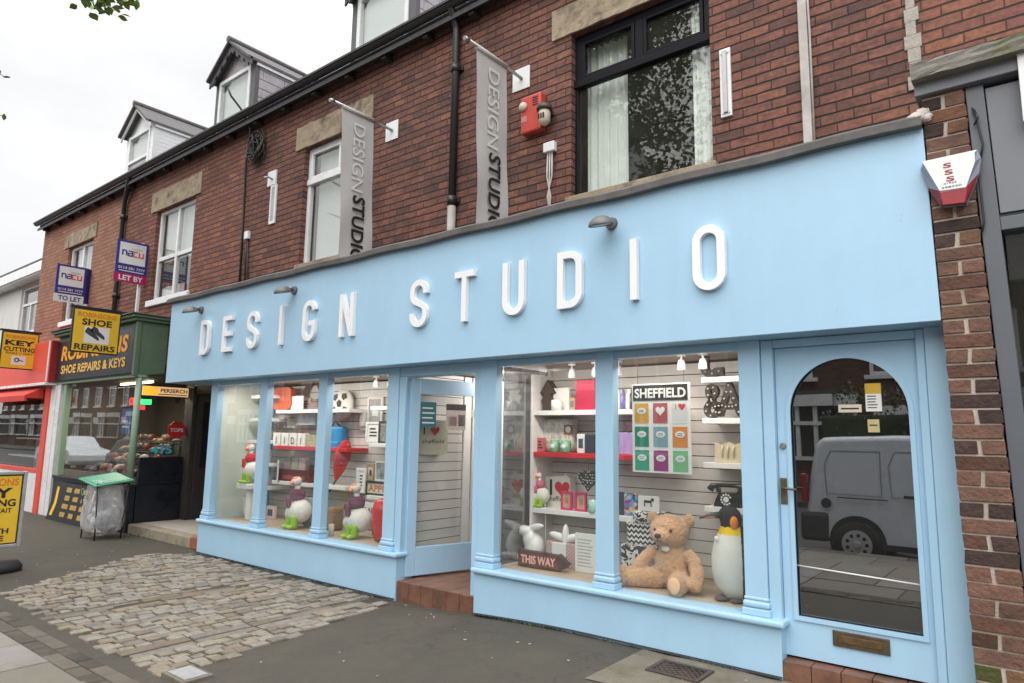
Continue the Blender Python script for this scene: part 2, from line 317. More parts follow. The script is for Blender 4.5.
def pattern_mat(name, kind, c1, c2, scale, thr=0.5, rough=0.7):
    m, t, b = base(name); Lk = t.links.new
    geo = N(t, 'ShaderNodeNewGeometry'); mp_ = N(t, 'ShaderNodeVectorMath', operation='SCALE', inp={'Scale': scale}); Lk(geo.outputs['Position'], mp_.inputs[0])
    sx = N(t, 'ShaderNodeSeparateXYZ'); Lk(mp_.outputs[0], sx.inputs[0])
    if kind == 'dots':
        v = N(t, 'ShaderNodeTexVoronoi', inp={'Scale': 1.0, 'Randomness': 0.55}); Lk(mp_.outputs[0], v.inputs['Vector']); src = v.outputs['Distance']
    elif kind == 'flowers':
        v = N(t, 'ShaderNodeTexNoise', inp={'Scale': 1.0, 'Detail': 3, 'Distortion': 1.6}); Lk(mp_.outputs[0], v.inputs['Vector']); src = v.outputs['Fac']
    elif kind == 'check':
        v = N(t, 'ShaderNodeTexChecker', inp={'Scale': 1.0}); Lk(mp_.outputs[0], v.inputs['Vector']); src = v.outputs['Fac']
    elif kind == 'chevron':
        pp = N(t, 'ShaderNodeMath', operation='PINGPONG', inp={1: 0.5}); Lk(sx.outputs['X'], pp.inputs[0])
        a = N(t, 'ShaderNodeMath', operation='ADD'); Lk(sx.outputs['Z'], a.inputs[0]); Lk(pp.outputs[0], a.inputs[1])
        v = N(t, 'ShaderNodeMath', operation='FRACT'); Lk(a.outputs[0], v.inputs[0]); src = v.outputs[0]
    else:
        v = N(t, 'ShaderNodeTexVoronoi', inp={'Scale': 1.0}); Lk(mp_.outputs[0], v.inputs['Vector']); src = v.outputs['Color']
        hs_ = N(t, 'ShaderNodeHueSaturation', inp={'Saturation': 1.1, 'Value': 0.6}); Lk(src, hs_.inputs['Color']); Lk(hs_.outputs[0], b.inputs['Base Color']); b.inputs['Roughness'].default_value = rough
        return m
    g = N(t, 'ShaderNodeMath', operation='GREATER_THAN', inp={1: thr}); Lk(src, g.inputs[0])
    mm = N(t, 'ShaderNodeMix', data_type='RGBA'); Lk(g.outputs[0], mm.inputs[0]); mm.inputs['A'].default_value = (*c1, 1); mm.inputs['B'].default_value = (*c2, 1)
    Lk(mm.outputs['Result'], b.inputs['Base Color']); b.inputs['Roughness'].default_value = rough; return m

BLUE = pm('pale blue paint', (0.385, 0.60, 0.775), 0.38, 0.03, 3, 0.04, 90, dirt=(0.35, 0.545, 0.70), dscale=1.3, damt=0.3)
streaky(BLUE, 0.055)
WHITE = pm('white paint', (0.80, 0.80, 0.79), 0.4, 0.05, 5)
UPVC = pm('white plastic frame', (0.78, 0.79, 0.79), 0.3, 0.05, 4, dirt=(0.5, 0.5, 0.47), dscale=3, damt=0.3)
DARKB = brick_mat('sooty red brick', [(0.115,0.062,0.054),(0.205,0.092,0.068),(0.245,0.108,0.076),(0.19,0.086,0.066),(0.275,0.125,0.08),(0.15,0.074,0.060),(0.225,0.10,0.075),(0.24,0.11,0.085)], (0.032, 0.025, 0.022), soot=0.55, seed=1.0)
REDB = brick_mat('orange red brick', [(0.30,0.14,0.09),(0.37,0.175,0.115),(0.33,0.155,0.105),(0.41,0.205,0.135),(0.27,0.125,0.085)], (0.15, 0.105, 0.08), soot=0.22, seed=2.0)
MIDB = brick_mat('mid red brick', [(0.20,0.085,0.064),(0.27,0.115,0.078),(0.23,0.10,0.074),(0.33,0.145,0.085),(0.16,0.08,0.066),(0.25,0.105,0.082)], (0.05, 0.038, 0.034), soot=0.35, seed=3.0)
OPPB = brick_mat('far row brick', [(0.10,0.05,0.036),(0.15,0.07,0.05),(0.18,0.09,0.06)], (0.12, 0.1, 0.085), soot=0.4, seed=4.0)
STONE = pm('sooty sandstone', (0.33, 0.265, 0.185), 0.9, 0.25, 6, 0.6, 30, dirt=(0.05, 0.042, 0.036), dscale=4.5, damt=1.0)
SLATE = pm('slate', (0.075, 0.075, 0.085), 0.6, 0.25, 9, 0.3, 30)
BLACK = pm('black metal', (0.02, 0.02, 0.022), 0.4, 0.2, 10)
GUTTER = pm('black gutter', (0.026, 0.025, 0.025), 0.38, 0.25, 5)
LEAD = pm('weathered lead', (0.13, 0.12, 0.115), 0.55, 0.3, 6, 0.3, 30, dirt=(0.05,0.055,0.04), damt=0.6)
TIMB = pm('dark timber', (0.035, 0.03, 0.028), 0.6, 0.3, 12)
GLASS = glass('shop glass', 0.04)
GLASSU = glass('upper window glass', 0.12)
GLASSK = glass('curtained window glass', 0.036)
GLASSU2 = glass('street level shop glass', 0.085)
GLASSD = glass('dark door glass', 0.24, tint=(0.4, 0.42, 0.45))
GREY = pm('dark grey panel', (0.17, 0.178, 0.20), 0.42, 0.06, 3, 0.03, 60)
GREYF = pm('slate grey frame', (0.10, 0.11, 0.125), 0.4, 0.06, 3)
STEEL = pm('brushed steel', (0.42, 0.42, 0.42), 0.35, 0.15, 20, metal=0.9)
BRASS = pm('tarnished brass', (0.15, 0.115, 0.075), 0.45, 0.3, 25, metal=0.7)
NAVYB = pm('near black navy board', (0.012, 0.014, 0.022), 0.3, 0.25, 4)
GREEN = pm('sage green paint', (0.105, 0.175, 0.115), 0.5, 0.08, 4, 0.05, 60, dirt=(0.06, 0.09, 0.055), damt=0.5)
PALEG = pm('pale green paint', (0.27, 0.38, 0.28), 0.5, 0.08, 4)
RED = pm('coral red paint', (0.72, 0.085, 0.06), 0.45, 0.06, 4)
REDD = pm('deep red fabric', (0.36, 0.02, 0.022), 0.7, 0.1, 6)
YEL = pm('sign yellow', (0.80, 0.50, 0.03), 0.45, 0.05, 5)
ORNG = pm('sign orange', (0.70, 0.20, 0.02), 0.5, 0.05, 5)
INK = pm('sign black', (0.015, 0.014, 0.016), 0.5, 0.05, 5)
PAPER = pm('white card', (0.74, 0.73, 0.71), 0.6, 0.04, 7)
CREAM = pm('cream', (0.62, 0.55, 0.42), 0.6, 0.08, 8)
SLAT = pm('white slatwall board', (0.66, 0.63, 0.61), 0.45, 0.04, 4)
GROOVE = pm('slat groove', (0.045, 0.035, 0.035), 0.7, 0.1, 8)
SHELFM = pm('white shelf board', (0.76, 0.74, 0.72), 0.4, 0.03, 5)
SHRED = pm('red shelf edge', (0.55, 0.015, 0.03), 0.35, 0.05, 5)
DWOOD = pm('display floor wood', (0.42, 0.32, 0.22), 0.5, 0.12, 9)
CEILM = pm('shop ceiling', (0.36, 0.29, 0.25), 0.8, 0.08, 3)
PLAST = pm('painted plaster', (0.45, 0.43, 0.40), 0.8, 0.06, 3)
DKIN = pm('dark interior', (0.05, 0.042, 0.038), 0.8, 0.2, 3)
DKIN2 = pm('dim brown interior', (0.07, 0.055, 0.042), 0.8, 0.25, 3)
QUARRY = pm('quarry tile', (0.17, 0.082, 0.052), 0.5, 0.45, 7, 0.3, 40, dirt=(0.075, 0.05, 0.036), dscale=5, damt=0.75)
# ------------------------------------------------------------------ the setting: ground, road, pavement, setts
ASPH = pm('pavement asphalt', (0.067, 0.060, 0.046), 0.85, 0.2, 1.6, 0.6, 260, dirt=(0.094, 0.083, 0.059), dscale=4, damt=0.55)
def speckle(m):
    t = m.node_tree; b = t.nodes['Principled BSDF']; Lk = t.links.new; src = b.inputs['Base Color'].links[0].from_socket
    geo = N(t, 'ShaderNodeNewGeometry')
    for sc_, lo, col, am in ((330, .66, (.20, .18, .15, 1), .8), (160, .70, (.03, .028, .026, 1), .7), (1.1, .60, (.055, .05, .043, 1), .55), (0.7, .62, (.075, .078, .045, 1), .5)):
        nz = N(t, 'ShaderNodeTexNoise', inp={'Scale': sc_, 'Detail': 2 if sc_ > 10 else 8, 'Roughness': .5 if sc_ > 10 else .7}); Lk(geo.outputs['Position'], nz.inputs['Vector'])
        r = N(t, 'ShaderNodeMapRange', inp={'From Min': lo-.06, 'From Max': lo+.06, 'To Min': 0, 'To Max': am}); Lk(nz.outputs['Fac'], r.inputs['Value'])
        mx = N(t, 'ShaderNodeMix', data_type='RGBA'); Lk(r.outputs[0], mx.inputs[0]); Lk(src, mx.inputs['A']); mx.inputs['B'].default_value = col; src = mx.outputs['Result']
    # hairline cracks
    v = N(t, 'ShaderNodeTexVoronoi', feature='DISTANCE_TO_EDGE', inp={'Scale': .75}); nz = N(t, 'ShaderNodeTexNoise', inp={'Scale': 3, 'Detail': 5}); Lk(geo.outputs['Position'], nz.inputs['Vector'])
    ad = N(t, 'ShaderNodeVectorMath', operation='ADD'); sc2 = N(t, 'ShaderNodeVectorMath', operation='SCALE', inp={'Scale': .5}); Lk(nz.outputs['Color'], sc2.inputs[0]); Lk(geo.outputs['Position'], ad.inputs[0]); Lk(sc2.outputs[0], ad.inputs[1]); Lk(ad.outputs[0], v.inputs['Vector'])
    r = N(t, 'ShaderNodeMapRange', inp={'From Min': .0, 'From Max': .006, 'To Min': .55, 'To Max': 0}); Lk(v.outputs['Distance'], r.inputs['Value'])
    mx = N(t, 'ShaderNodeMix', data_type='RGBA'); Lk(r.outputs[0], mx.inputs[0]); Lk(src, mx.inputs['A']); mx.inputs['B'].default_value = (.03, .028, .024, 1); Lk(mx.outputs['Result'], b.inputs['Base Color'])
speckle(ASPH)
ROADM = pm('road asphalt', (0.055, 0.055, 0.056), 0.85, 0.2, 2, 0.5, 200)
SLABM = pm('concrete slab', (0.25, 0.235, 0.215), 0.85, 0.12, 5, 0.25, 120, dirt=(0.16, 0.145, 0.125), dscale=3, damt=0.6, attr='tint')
SETT = pm('granite sett', (0.255, 0.230, 0.195), 0.72, 0.3, 22, 0.7, 70, dirt=(0.15, 0.13, 0.105), dscale=6, damt=0.55, attr='tint')
JOINT = pm('sett joint grit', (0.055, 0.046, 0.032), 0.95, 0.3, 30, 0.5, 120, dirt=(0.07, 0.08, 0.03), dscale=3, damt=0.7)
CONC = pm('mossy concrete', (0.17, 0.15, 0.115), 0.9, 0.2, 9, 0.4, 90, dirt=(0.085, 0.08, 0.042), dscale=5, damt=0.7)
b = B(); b.quad((-400, -400, -0.42), (400, -400, -0.42), (400, 400, -0.42), (-400, 400, -0.42)); tag(b.build('ground', pm('far ground', (0.12, 0.12, 0.1), 0.9)), kind='structure')
b = B(); b.quad((-150, -14.25, -0.24), (60, -14.25, -0.24), (60, -5.6, -0.24), (-150, -5.6, -0.24)); tag(b.build('road', ROADM), kind='structure')
def ground_strip(name, x0, x1, y0, y1, dz, m, nx=80, ny=6):
    b = B(); g = [[b.bm.verts.new((x0+(x1-x0)*i/nx, y0+(y1-y0)*j/ny, gz(x0+(x1-x0)*i/nx)+dz)) for j in range(ny+1)] for i in range(nx+1)]
    for i in range(nx):
        for j in range(ny): b.bm.faces.new((g[i][j], g[i+1][j], g[i+1][j+1], g[i][j+1])).smooth = True
    return tag(b.build(name, m), kind='structure')
ground_strip('pavement', -40, 8, -5.5, 0.6, 0.0, ASPH, 160, 10)
b = B(); b.box(-150, 60, -5.64, -5.5, -0.4, -0.075, 0.012); tag(b.build('kerb', CONC), kind='structure')
b = B(); b.box(-150, 60, -20.2, -14.2, -0.4, -0.10); tag(b.build('far_pavement', ASPH), kind='structure')
def tint_mesh(b, cells, name, mats):
    lay = b.bm.loops.layers.color.new('tint')
    for f in b.bm.faces:
        c = cells.get(f, (1, 1, 1))
        for l in f.loops: l[lay] = (*c, 1)
    return b.build(name, mats)
def lump(b, pts, z0, z1, bev, tint, cells, jit=0.0):
    """a stone: a four cornered top with a rounded edge"""
    cx = sum(p[0] for p in pts)/4; cy = sum(p[1] for p in pts)/4
    top = []; rim = []; low = []
    for x, y in pts:
        dx, dy = cx-x, cy-y; d = math.hypot(dx, dy)
        top.append(b.bm.verts.new((x+dx/d*bev*1.5, y+dy/d*bev*1.5, z1+random.uniform(-jit, jit))))
        rim.append(b.bm.verts.new((x+dx/d*bev*0.4, y+dy/d*bev*0.4, z1-bev*0.6))); low.append(b.bm.verts.new((x, y, z0)))
    fs = [b.bm.faces.new(top)]
    for i in range(4):
        j = (i+1) % 4
        fs.append(b.bm.faces.new((rim[i], rim[j], top[j], top[i]))); fs.append(b.bm.faces.new((low[i], low[j], rim[j], rim[i])))
    for f in fs: cells[f] = tint
# setts: courses run parallel to the shop, with two smooth wheel tracks of long stones
b = B(); cells = {}
def setts_in(x, y):
    left = -8.10-(y+2.36)*0.66
    if y > -0.45: left = -9.36+(y+.45)*1.8
    right = -4.64-(y+1.95)*0.20 + .03*math.sin(y*9)
    if x < left or x > right or y < -2.40 or y > -0.03: return False
    return True
x = -9.3
while x < -4.5:
    wd = random.uniform(0.09, 0.118); y = -2.44 + random.uniform(0, 0.12)
    track = abs(x+6.78) < .10 or abs(x+5.32) < .10
    if track: wd = .115
    while y < -0.02:
        ln = random.uniform(0.35, 0.55) if track else random.uniform(0.095, 0.165)
        if setts_in(x+wd/2, y+ln/2) and y+ln < 0.0:
            g = 0.0055; j = lambda: random.uniform(-0.0045, 0.0045)
            pts = [(x+g+j(), y+g+j()), (x+wd-g+j(), y+g+j()), (x+wd-g+j(), y+ln-g+j()), (x+g+j(), y+ln-g+j())]
            k = random.uniform(0.80, 1.16); hz = random.choice([(1, 0.985, 0.96), (1.01, 0.975, 0.93), (0.98, 0.985, 1.0), (1.03, 0.965, 0.90)]); k *= .85 if track else 1
            zc = gz(x)
            lump(b, pts, zc-0.02, zc+0.017+random.uniform(-0.009, 0.008)-(.004 if track else 0), 0.009, tuple(k*c for c in hz), cells, 0.004)
        y += ln
    x += wd
tag(tint_mesh(b, cells, 'cobbled_path', SETT), kind='structure')
b = B(); nx = 40
out = [(-9.2, -0.02), (-9.2, -0.55), (-8.2, -2.44), (-4.5, -2.44), (-4.9, -0.02)]
for k in range(24):
    y0, y1 = -2.44+k*2.42/24, -2.44+(k+1)*2.42/24
    for i in range(nx):
        xa, xb = -9.3+i*4.9/nx, -9.3+(i+1)*4.9/nx; xm, ym = (xa+xb)/2, (y0+y1)/2
        lf = (-8.10-(ym+2.36)*0.66 if ym < -.45 else -9.36+(ym+.45)*1.8)+.10; rg = -4.64-(ym+1.95)*0.20-.07
        if lf < xm < rg and ym > -2.36: b.quad((xa, y0, gz(xa)+0.005), (xb, y0, gz(xb)+0.005), (xb, y1, gz(xb)+0.005), (xa, y1, gz(xa)+0.005))
tag(b.build('grit_bed', JOINT), kind='structure')
# slabs beside the kerb, with a course of small blocks along their edge
b = B(); cells = {}
for r, (ya, yb) in enumerate(((-3.26, -2.75), (-3.92, -3.28), (-4.58, -3.94), (-5.24, -4.60), (-5.48, -5.26))):
    x = -16 + (r % 2)*0.3
    while x < 5:
        wd = random.choice((0.6, 0.6, 0.9)); k = random.uniform(0.75, 1.12); zc = gz(x+0.3)
        lump(b, [(x+.005, ya), (x+wd-.005, ya), (x+wd-.005, yb), (x+.005, yb)], zc-0.02, zc+0.012+random.uniform(-.003, .003), 0.006, (k, k*random.uniform(.97, 1.0), k*random.uniform(.92, .99)), cells, 0.001)
        x += wd
for r in range(2):
    x = -16+r*.11
    while x < 5:
        k = random.uniform(0.45, 0.75); zc = gz(x)
        lump(b, [(x+.004, -2.745+.11*r), (x+.21, -2.745+.11*r), (x+.21, -2.64+.11*r), (x+.004, -2.64+.11*r)], zc-.02, zc+.010+random.uniform(-.003, .003), 0.006, (k, k*.95, k*.88), cells, 0.001)
        x += 0.215
tag(tint_mesh(b, cells, 'paving', SLABM), kind='structure')
ground_strip('paving_joint_bed', -16, 5, -5.5, -2.53, 0.004, JOINT, 100, 1)
# a strip of old concrete below the right hand shop window
b = B(); g = []
for i in range(13):
    xx = -2.42 + i*0.2
    g.append((xx, -0.16-0.02*math.sin(i*2.1) - (0.0 if i > 0 else -0.06), -0.80+0.015*math.sin(i*1.3)))
for a, c in zip(g, g[1:]): b.quad((a[0], a[2], gz(a[0])+0.006), (c[0], c[2], gz(c[0])+0.006), (c[0], -0.004, gz(c[0])+0.006), (a[0], -0.004, gz(a[0])+0.006))
tag(b.build('concrete_strip', CONC), kind='structure')

# ------------------------------------------------------------------ houses
WY, EAVE = 0.5, 6.22        # front face of the upper walls; top of the walls
def wall_panel(b, x0, x1, z0, z1, y, holes, reveal=0.12):
    xs = sorted({x0, x1, *[h[0] for h in holes], *[h[1] for h in holes]}); zs = sorted({z0, z1, *[h[2] for h in holes], *[h[3] for h in holes]})
    for xa, xb in zip(xs, xs[1:]):
        for za, zb in zip(zs, zs[1:]):
            if any(h[0] <= (xa+xb)/2 <= h[1] and h[2] <= (za+zb)/2 <= h[3] for h in holes): continue
            b.quad((xa, y, za), (xb, y, za), (xb, y, zb), (xa, y, zb))
    for a, c, d, e in holes:
        Y = y+reveal
        b.quad((a, y, d), (a, Y, d), (a, Y, e), (a, y, e)); b.quad((c, y, d), (c, y, e), (c, Y, e), (c, Y, d))
        b.quad((a, y, d), (c, y, d), (c, Y, d), (a, Y, d)); b.quad((a, y, e), (a, Y, e), (c, Y, e), (c, y, e))
def stone(b, x0, x1, y0, y1, z0, z1, rough=0.006):
    """rough-hewn lintel: subdivided front, pushed about"""
    nx = max(4, int((x1-x0)/0.07)); nz = 5; yy = []
    for i in range(nx+1):
        yy.append([b.bm.verts.new((x0+(x1-x0)*i/nx, y0+random.uniform(-rough, rough)*(0 if i in (0, nx) else 1), z0+(z1-z0)*k/nz + random.uniform(-.004, .004))) for k in range(nz+1)])
    for i in range(nx):
        for k in range(nz): b.bm.faces.new((yy[i][k], yy[i+1][k], yy[i+1][k+1], yy[i][k+1]))
    b.quad((x0, y0, z0), (x0, y1, z0), (x1, y1, z0), (x1, y0, z0)); b.quad((x0, y0, z1), (x1, y0, z1), (x1, y1, z1), (x0, y1, z1))
    b.quad((x0, y0, z0), (x0, y0, z1), (x0, y1, z1), (x0, y1, z0)); b.quad((x1, y0, z0), (x1, y1, z0), (x1, y1, z1), (x1, y0, z1))
def frame_rect(b, x0, x1, z0, z1, y0, y1, w, bev=0.006, sides='lrtb'):
    if 'l' in sides: b.box(x0, x0+w, y0, y1, z0, z1, bev)
    if 'r' in sides: b.box(x1-w, x1, y0, y1, z0, z1, bev)
    if 't' in sides: b.box(x0+w+.001, x1-w-.001, y0+.001, y1-.001, z1-w, z1, bev)
    if 'b' in sides: b.box(x0+w+.001, x1-w-.001, y0+.001, y1-.001, z0, z0+w, bev)
def pane(x0, x1, z0, z1, y, name, m, parent, t=0.006):
    b = B(); b.box(x0, x1, y, y+t, z0, z1); return b.build(name, m, parent)
def curtain(x0, x1, z0, z1, y, m, parent, name='curtain', folds=7, amp=0.02):
    b = B(); n = folds*8; rows = []
    for i in range(n+1):
        x = x0+(x1-x0)*i/n; yy = y+amp*math.sin(i/8*2*PI+0.7*math.sin(i*.3))
        rows.append((b.bm.verts.new((x, yy, z0)), b.bm.verts.new((x, yy+0.01*math.sin(i*.2), z1))))
    for a, c in zip(rows, rows[1:]): b.bm.faces.new((a[0], c[0], c[1], a[1])).smooth = True
    return b.build(name, m, parent)
CURT = pm('net curtain', (0.75, 0.77, 0.73), 0.9, 0.06, 6)
BLIND = pm('white blind', (0.70, 0.71, 0.71), 0.8, 0.03, 3)
def room_box(b, x0, x1, y0, y1, z0, z1):
    b.quad((x0, y1, z0), (x1, y1, z0), (x1, y1, z1), (x0, y1, z1)); b.quad((x0, y0, z0), (x0, y1, z0), (x0, y1, z1), (x0, y0, z1)); b.quad((x1, y0, z0), (x1, y0, z1), (x1, y1, z1), (x1, y1, z0))
    b.quad((x0, y0, z0), (x1, y0, z0), (x1, y1, z0), (x0, y1, z0)); b.quad((x0, y0, z1), (x0, y1, z1), (x1, y1, z1), (x1, y0, z1))
def terrace(name, label, x0, x1, mat, win=None, lint=None, style=None, dormer=None, zlow=2.6):
    r = root(name, label, 'house', ((x0+x1)/2, WY, 0), 'brick terraced houses of the row')
    holes = [win] if win else []
    b = B(); wall_panel(b, x0, x1, zlow, EAVE, WY, holes)
    b.quad((x0, WY, zlow), (x0, WY, EAVE), (x0, 9, EAVE), (x0, 9, zlow)); b.quad((x1, WY, zlow), (x1, 9, zlow), (x1, 9, EAVE), (x1, WY, EAVE)); b.quad((x0, 9, zlow), (x0, 9, EAVE), (x1, 9, EAVE), (x1, 9, zlow))
    # gables
    rid = EAVE+4.0*0.68
    for xx in (x0, x1): b.bm.faces.new([b.bm.verts.new(p) for p in ((xx, WY, EAVE), (xx, 9, EAVE), (xx, 4.75, EAVE+0.02+4.25*0.68))])
    b.build('wall', mat, r, fixn=False)
    b = B(); sl = 0.68
    def rp(y): return EAVE+0.03+(y-WY)*sl
    g = 0.0
    for ya, yb in ((WY-0.16, 4.75),):
        b.quad((x0, ya, rp(ya)), (x1, ya, rp(ya)), (x1, yb, rp(yb)), (x0, yb, rp(yb))); b.quad((x0, ya, rp(ya)-.06), (x0, yb, rp(yb)-.06), (x1, yb, rp(yb)-.06), (x1, ya, rp(ya)-.06))
        b.quad((x0, ya, rp(ya)), (x0, ya, rp(ya)-.06), (x1, ya, rp(ya)-.06), (x1, ya, rp(ya))); b.quad((x0, ya, rp(ya)), (x0, yb, rp(yb)), (x0, yb, rp(yb)-.06), (x0, ya, rp(ya)-.06)); b.quad((x1, ya, rp(ya)), (x1, ya, rp(ya)-.06), (x1, yb, rp(yb)-.06), (x1, yb, rp(yb)))
        b.quad((x0, 9.2, rp(4.75)-4.45*sl), (x0, 4.75, rp(4.75)), (x1, 4.75, rp(4.75)), (x1, 9.2, rp(4.75)-4.45*sl))
    b.build('roof', SLATE, r, fixn=False)
    # gutter on a timber board, carried on brackets
    b = B(); n = 10; gy, gzz, gr = WY-0.19, EAVE+0.025, 0.058
    ring = [(gy+gr*math.cos(PI+PI*i/n), gzz+gr*math.sin(PI+PI*i/n)) for i in range(n+1)]
    ring2 = [(gy+gr*.85*math.cos(PI+PI*i/n), gzz+gr*.85*math.sin(PI+PI*i/n)) for i in range(n, -1, -1)]
    b.prism([(y-gy, z-gzz) for y, z in ring+ring2], (x0+.002, gy, gzz), (0, 1, 0), (0, 0, 1), x0-x1+.004)
    b.box(x0+.002, x1-.002, gy-gr-.012, gy-gr+.004, gzz-.012, gzz+.016)
    b.build('gutter', GUTTER, r)
    b = B(); b.box(x0+.001, x1-.001, WY-0.12, WY-0.09, EAVE-0.07, EAVE+0.01); b.box(x0+.001, x1-.001, WY-0.09, WY-0.001, EAVE-0.075, EAVE-0.045); b.build('eaves_board', TIMB, r)
    k = x0+0.3
    while k < x1-0.1:
        b = B(); b.box(k-.04, k+.04, WY-0.13, WY-0.002, EAVE-0.17, EAVE-0.076, 0.01); b.build('bracket', TIMB, r); k += 0.72
    if win:
        b = B(); stone(b, lint[0], lint[1], WY-0.02, WY+0.1, lint[2], lint[3]); b.build('lintel', STONE, r)
        x0w, x1w, z0w, z1w = win; Y = WY+0.07
        fm = TIMBK if style == 'dark' else UPVC
        f = B()
        if style == 'pair':
            mid = (x0w+x1w)/2; tr = z0w+(z1w-z0w)*0.46
            frame_rect(f, x0w, x1w, z0w, z1w, Y, Y+.06, 0.065); f.box(mid-.035, mid+.035, Y-.004, Y+.064, z0w+.066, z1w-.066, .006)
            f.box(x0w+.066, mid-.036, Y-.002, Y+.06, tr-.035, tr+.035, .006); f.box(mid+.036, x1w-.066, Y-.002, Y+.06, tr-.035, tr+.035, .006)
            cells_ = [(x0w+.066, mid-.036, z0w+.066, tr-.036), (mid+.036, x1w-.066, z0w+.066, tr-.036), (x0w+.066, mid-.036, tr+.036, z1w-.066), (mid+.036, x1w-.066, tr+.036, z1w-.066)]
        else:
            tr = z0w+(z1w-z0w)*(0.69 if style == 'dark' else 0.70); mid = x0w+(x1w-x0w)*(0.5 if style == 'dark' else 0.56); bw = 0.075 if style == 'dark' else 0.06
            frame_rect(f, x0w, x1w, tr, z1w, Y, Y+.06, bw); f.box(x0w, x1w, Y-.02, Y+.058, tr-.03, tr+.05, .008)
            f.box(mid-.04, mid+.04, Y-.004, Y+.064, tr+.052, z1w-bw-.001, .006)
            frame_rect(f, x0w+bw+.004, mid-.044, tr+.054, z1w-bw-.004, Y-.008, Y+.03, .035); frame_rect(f, mid+.044, x1w-bw-.004, tr+.054, z1w-bw-.004, Y-.008, Y+.03, .035)
            lw = 0.03 if style == 'dark' else 0.06
            f.box(x0w, x0w+lw, Y, Y+.06, z0w, tr-.031, .005); f.box(x1w-lw, x1w, Y, Y+.06, z0w, tr-.031, .005); f.box(x0w+lw+.001, x1w-lw-.001, Y, Y+.06, z0w, z0w+.05, .005)
            cells_ = [(x0w+lw, x1w-lw, z0w+.05, tr-.031), (x0w+bw+.04, mid-.08, tr+.09, z1w-bw-.04), (mid+.08, x1w-bw-.04, tr+.09, z1w-bw-.04)]
        fo = f.build('window', fm, r)
        for c in cells_: pane(c[0], c[1], c[2], c[3], Y+.03, 'pane', GLASSK if style == 'dark' else GLASSU, fo)
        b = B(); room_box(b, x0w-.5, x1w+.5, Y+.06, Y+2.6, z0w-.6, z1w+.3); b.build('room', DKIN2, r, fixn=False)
        b = B(); b.box(x0w-.04, x1w+.04, WY-.05, WY+.066, z0w-.11, z0w-.001, .01); b.build('window_sill', UPVC if style == 'pair' else STONE, r)
        if style == 'dark':
            curtain(x0w+.02, x0w+.46, z0w, z1w-.05, Y+.2, CURT, fo, folds=6); curtain(x1w-.24, x1w-.02, z0w, z1w-.05, Y+.13, CURT, fo, folds=3)
        elif style == 'single':
            b = B(); b.box(x0w+.1, x1w-.04, Y+.12, Y+.128, z0w, z1w); b.build('blind', BLIND, fo)
        else:
            b = B(); b.box(x0w, x1w, Y+.12, Y+.128, z1w-.92, z1w); b.box(x0w, (x0w+x1w)/2+.1, Y+.14, Y+.148, z0w, z0w+.28); b.build('blind', BLIND, fo)
    if dormer: make_dormer(r, *dormer)
    return r
TIMBK = pm('black window frame', (0.006, 0.006, 0.009), 0.5, 0.1, 5, spec=.15)
CLAD = pm('grey purple slate cladding', (0.42, 0.39, 0.415), 0.6, 0.2, 7, 0.3, 40, dirt=(0.28, 0.25, 0.27), damt=0.6)
WCLAD = pm('white board cladding', (0.8, 0.81, 0.82), 0.5, 0.05, 5)
